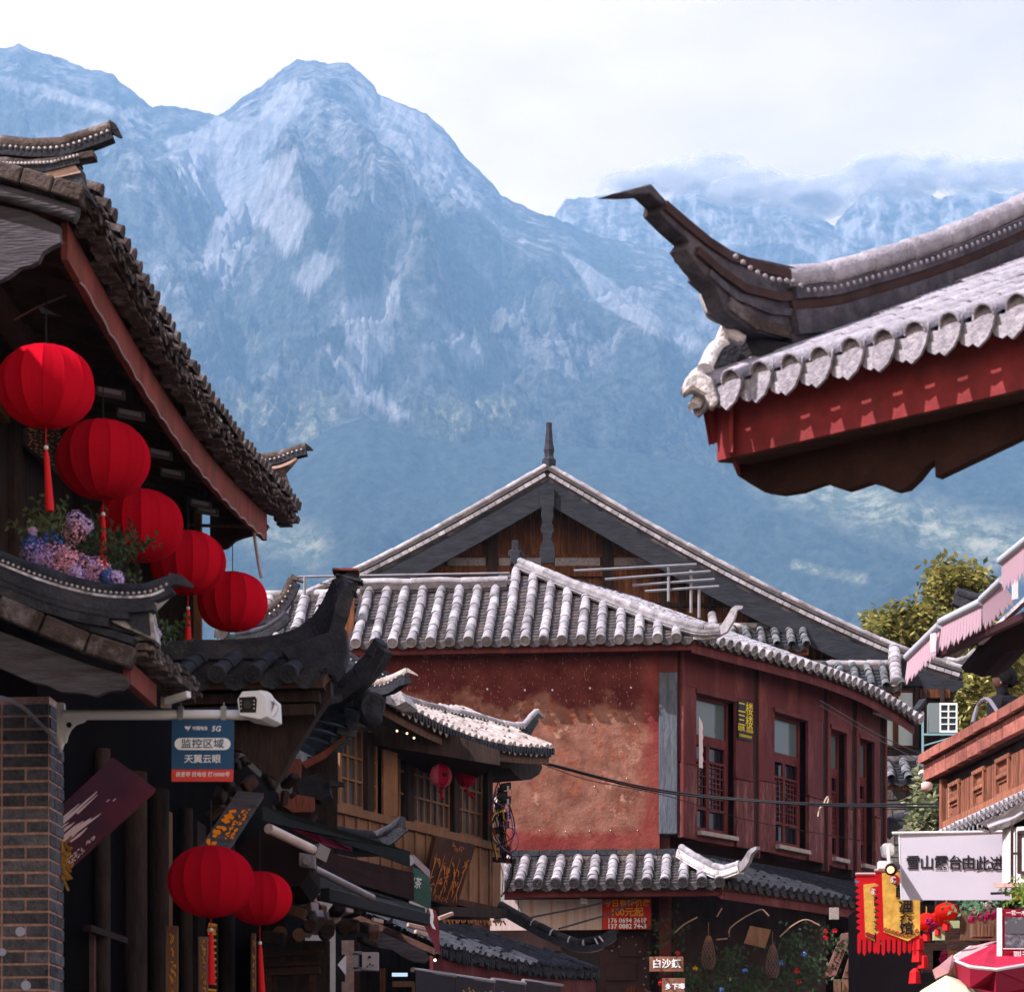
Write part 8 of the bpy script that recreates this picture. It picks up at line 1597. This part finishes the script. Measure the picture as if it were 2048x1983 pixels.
for (x, y, k) in ((1608, 1907, 'blue'), (1489, 1940, 'blue'), (1443, 1978, 'blue'), (1651, 1862, 'red'), (1669, 1860, 'red'), (1652, 1874, 'red'), (1594, 1940, 'red'), (1598, 1962, 'red'), (1391, 1935, 'yellow'), (1563, 1925, 'blue'), (1320, 1965, 'red'), (1356, 1905, 'red')):
    m = MB(); petals(m, P(x, y, 33.4), .03, 24, .014); put('flower_head', m, {'blue': mat('blue bloom', (.12, .25, .65), .7, .1), 'red': mat('red bloom', (.6, .02, .03), .7, .1), 'yellow': mat('yellow bloom', (.7, .4, .02), .7, .1)}[k], pf)
for i, (pts, Y) in enumerate(((((1683, 1866), (1706, 1862), (1672, 1950), (1646, 1955)), 33.8), (((1700, 1905), (1720, 1900), (1705, 1955), (1685, 1955)), 33.7), (((1735, 1915), (1758, 1910), (1745, 1965), (1722, 1970)), 34.0))):
    t, ps, n_ = board('carved_plank', 'slanted wooden plank sign with carved dark characters beside the flags, %s' % ['largest leftmost', 'middle one', 'rightmost in shade'][i], [(x, y, Y) for x, y in pts], Y, .05, mat('worn pinkish plank', (.24-.07*i, .12-.03*i, .10-.03*i), .8, .3, 8)); strokes(t, ps, n_, BLACK, cursive(2, 5, 70+i, .012, .15, .85, .15, .85))
m = MB(); m.prism([wf(1500, 1850, .5), wf(1542, 1858, .5), wf(1530, 1895, .5), wf(1488, 1885, .5)], V*.03); tag(put('picture_frame', m, TIMBER, None), 'tilted brown framed picture in the shadows under the porch', 'picture')
m = MB(); a = wf(1668, 1826, .95); m.obox(a, Vector((.055, 0, 0)), Vector((0, .03, 0)), Z*.07); tag(put('lace_lamp', m, STONE, None), 'small pale perforated hanging box under the porch eave', 'lamp')
m = MB(); m.tube([Vector((P(1270, 0, 30).x, 30, 3.8)), Vector((P(1290, 0, 30.4).x, 30.6, 3.8))], .15, 14); tag(put('barrel', m, BROWN, None), 'round brown barrel end behind the hanging cloth banners', 'barrel')
for i, (x0, x1) in enumerate(((1667, 1682), (1684, 1723))): m = MB(); m.prism([wf(x0, 1957, .2), wf(x1, 1957, .2), wf(x1, 2060, .2), wf(x0, 2060, .2)], V*.05); tag(put('wooden_crate', m, TIMBER, None), ['narrow light wooden panel beside the slanted planks', 'wide light wooden panel under the middle slanted plank'][i], 'panel')
# overhead cables
oc = thing('overhead_cables', P(1300, 1580, 30), 'black overhead cables sagging across the red house to the right', 'cables')
for pts in (((700, 1435, 26.3), (900, 1478, 28.5), (1095, 1526, 30), (1320, 1579, 31), (1600, 1605, 30), (1900, 1607, 27)), ((850, 1470, 28), (1095, 1529, 30), (1320, 1583, 31), (1600, 1608, 30), (1780, 1612, 28), (1900, 1614, 27)), ((1095, 1532, 30), (1180, 1560, 30.6), (1330, 1590, 31.5), (1500, 1640, 32), (1720, 1680, 32)), ((1640, 1400, 33), (1760, 1470, 31), (1850, 1510, 30), (1900, 1530, 29)), ((1640, 1410, 33), (1760, 1480, 31), (1870, 1535, 29))):
    m = MB(); m.tube(spline([P(*p) for p in pts], 40), .010 if pts[0][0] < 1000 else .005, 5); put('cable', m, CABLE, oc)
m = MB(); m.tube(spline([P(1636, 1632, 29.8), P(1640, 1615, 29.8), P(1655, 1605, 29.8), P(1656, 1592, 29.8), P(1650, 1600, 29.8), P(1648, 1612, 29.8)], 14), .009, 5); put('knot', m, flat('pale strap', (.55, .42, .32)), oc)
for pts in (((1064, 1833, 30), (1120, 1822, 31), (1170, 1812, 32), (1225, 1799, 33)), ((1118, 1856, 30), (1180, 1838, 31), (1230, 1822, 32), (1270, 1797, 33)), ((1020, 1700, 29.5), (1026, 1740, 29.6), (1018, 1770, 29.6), (1002, 1792, 29.6))):
    m = MB(); m.tube(spline([P(*p) for p in pts], 14), .011, 5); put('cable', m, CABLE, oc)
# ------------------------------------------------------------------ trees
def tree(name, label, base, clumps, Y, leafm, n_leaf, ls, sd, depth=1.6):
    r_ = random.Random(sd); bx0, by0 = base; t = thing(name, Vector((P(bx0, 0, Y).x, Y, 0)), label, 'tree'); BK = mat('bark', (.10, .07, .055), .9, .4, 20, bump=.6)
    c0 = clumps[0]; top = P(*c0[:2], Y); b = Vector((P(bx0, 0, Y).x, Y, 0)); k = P(bx0, by0, Y)
    put('trunk', MB().tube(spline([b, lerp(b, k, .6)+Vector((.1, 0, 0)), k], 8), [.22-.012*i for i in range(9)], 9), BK, t)
    lb_ = MB(); lf_ = MB()
    for (x, y, sx, sy) in clumps:
        c = P(x, y, Y+r_.uniform(-.8, .8)); lb_.tube(spline([k, lerp(k, c, .5)+Vector((r_.uniform(-.2, .2), r_.uniform(-.3, .3), -.1)), c], 6), [.08, .07, .06, .045, .035, .025, .015], 6)
        n_ = int(n_leaf*sx*sy/1200)
        for i in range(n_):
            a = r_.uniform(0, 6.28); q2 = r_.random()**.6; z_ = r_.uniform(-1, 1); p = c+Vector((sx*Y/F*q2*math.cos(a), r_.uniform(-1, 1)*depth*.5*q2, sy*Y/F*q2*math.sin(a)))
            g_ = Vector((r_.uniform(-1, 1), r_.uniform(-1, 1), r_.uniform(-.9, .35))).normalized(); sd_ = g_.cross(Vector((r_.uniform(-1, 1), r_.uniform(-1, 1), 1))).normalized()
            for j in range(4):
                o_ = p+g_*ls*.55*j; s2 = 1 if j % 2 else -1; d = (g_*.7+sd_*s2).normalized(); w_ = d.cross(g_).normalized().cross(d)*ls*.26; lf_.add([o_, o_+d*ls*.5+w_, o_+d*ls, o_+d*ls*.5-w_], [(0, 1, 2, 3)])
    put('limbs', lb_, BK, t); put('foliage', lf_, leafm, t, kind='stuff')
def leafmat(nm, a, b, tr=.35):
    m = bpy.data.materials.new(nm); m.use_nodes = True; t = m.node_tree; n = t.nodes; l = t.links
    for x in list(n): n.remove(x)
    o = n.new('ShaderNodeOutputMaterial'); d = n.new('ShaderNodeBsdfDiffuse'); k = n.new('ShaderNodeBsdfTranslucent'); mx_ = n.new('ShaderNodeMixShader'); mx_.inputs[0].default_value = tr; g_ = n.new('ShaderNodeNewGeometry')
    cr = n.new('ShaderNodeValToRGB'); cr.color_ramp.elements[0].color = (*a, 1); cr.color_ramp.elements[1].color = (*b, 1); l.new(g_.outputs['Random Per Island'], cr.inputs[0]); l.new(cr.outputs[0], d.inputs[0]); l.new(cr.outputs[0], k.inputs[0]); l.new(d.outputs[0], mx_.inputs[1]); l.new(k.outputs[0], mx_.inputs[2]); l.new(mx_.outputs[0], o.inputs[0]); return m
LM1 = leafmat('olive leaf', (.05, .065, .022), (.46, .40, .12)); LM2 = leafmat('yellow green leaf', (.12, .15, .04), (.72, .64, .26)); LM3 = leafmat('pine leaf', (.05, .08, .04), (.38, .38, .22))
tree('broadleaf_tree', 'olive yellow tree crown rising behind the right end of the long gable', (1880, 1330), [(1800, 1245, 42, 26), (1765, 1238, 20, 12), (1835, 1235, 26, 22), (1805, 1265, 36, 14), (1890, 1150, 30, 20), (1920, 1160, 34, 22), (1950, 1165, 22, 16), (1885, 1185, 22, 20), (1905, 1215, 30, 22), (1880, 1245, 26, 20), (1930, 1235, 34, 26), (1970, 1260, 30, 20)], 47, LM1, 250, .16, 1)
tree('broadleaf_tree', 'sunlit yellow green tree behind the person and the terrace parapet', (1970, 1400), [(1960, 1330, 45, 35), (2000, 1310, 40, 28), (2035, 1330, 34, 40), (1945, 1380, 40, 36), (1985, 1400, 40, 34), (1925, 1430, 30, 40), (1965, 1450, 45, 30), (2040, 1290, 30, 22), (1915, 1330, 22, 28), (1940, 1480, 50, 34), (2040, 1380, 30, 40)], 50, LM2, 330, .18, 2)
tree('conifer_tree', 'pale feathery evergreen shrub before the stone wall left of the terrace house', (1872, 1720), [(1870, 1560, 20, 24), (1858, 1590, 24, 20), (1876, 1600, 18, 30), (1868, 1630, 24, 26), (1880, 1660, 16, 34), (1850, 1660, 22, 22), (1880, 1690, 14, 20)], 30, LM3, 330, .10, 3, .6)
tr2 = thing('lamp_globe', P(1852, 1575, 29), 'pale round lamp globe with a white disc shade in the evergreen', 'lamp'); m = MB(); bead(m, P(1853, 1572, 28.9), .065, 12); put('globe', m, mat('pinkish globe', (.6, .4, .38), .5, .3, 10), tr2, smooth='all'); m = MB(); m.obox(P(1865, 1545, 28.9), Vector((.14, 0, 0)), Vector((0, .08, 0)), Z*.022); put('disc', m, WPAINT, tr2, bevel=.01); m = MB(); m.tube([P(1862, 1505, 29), P(1862, 1545, 29)], .012, 6); put('post', m, METAL, tr2)
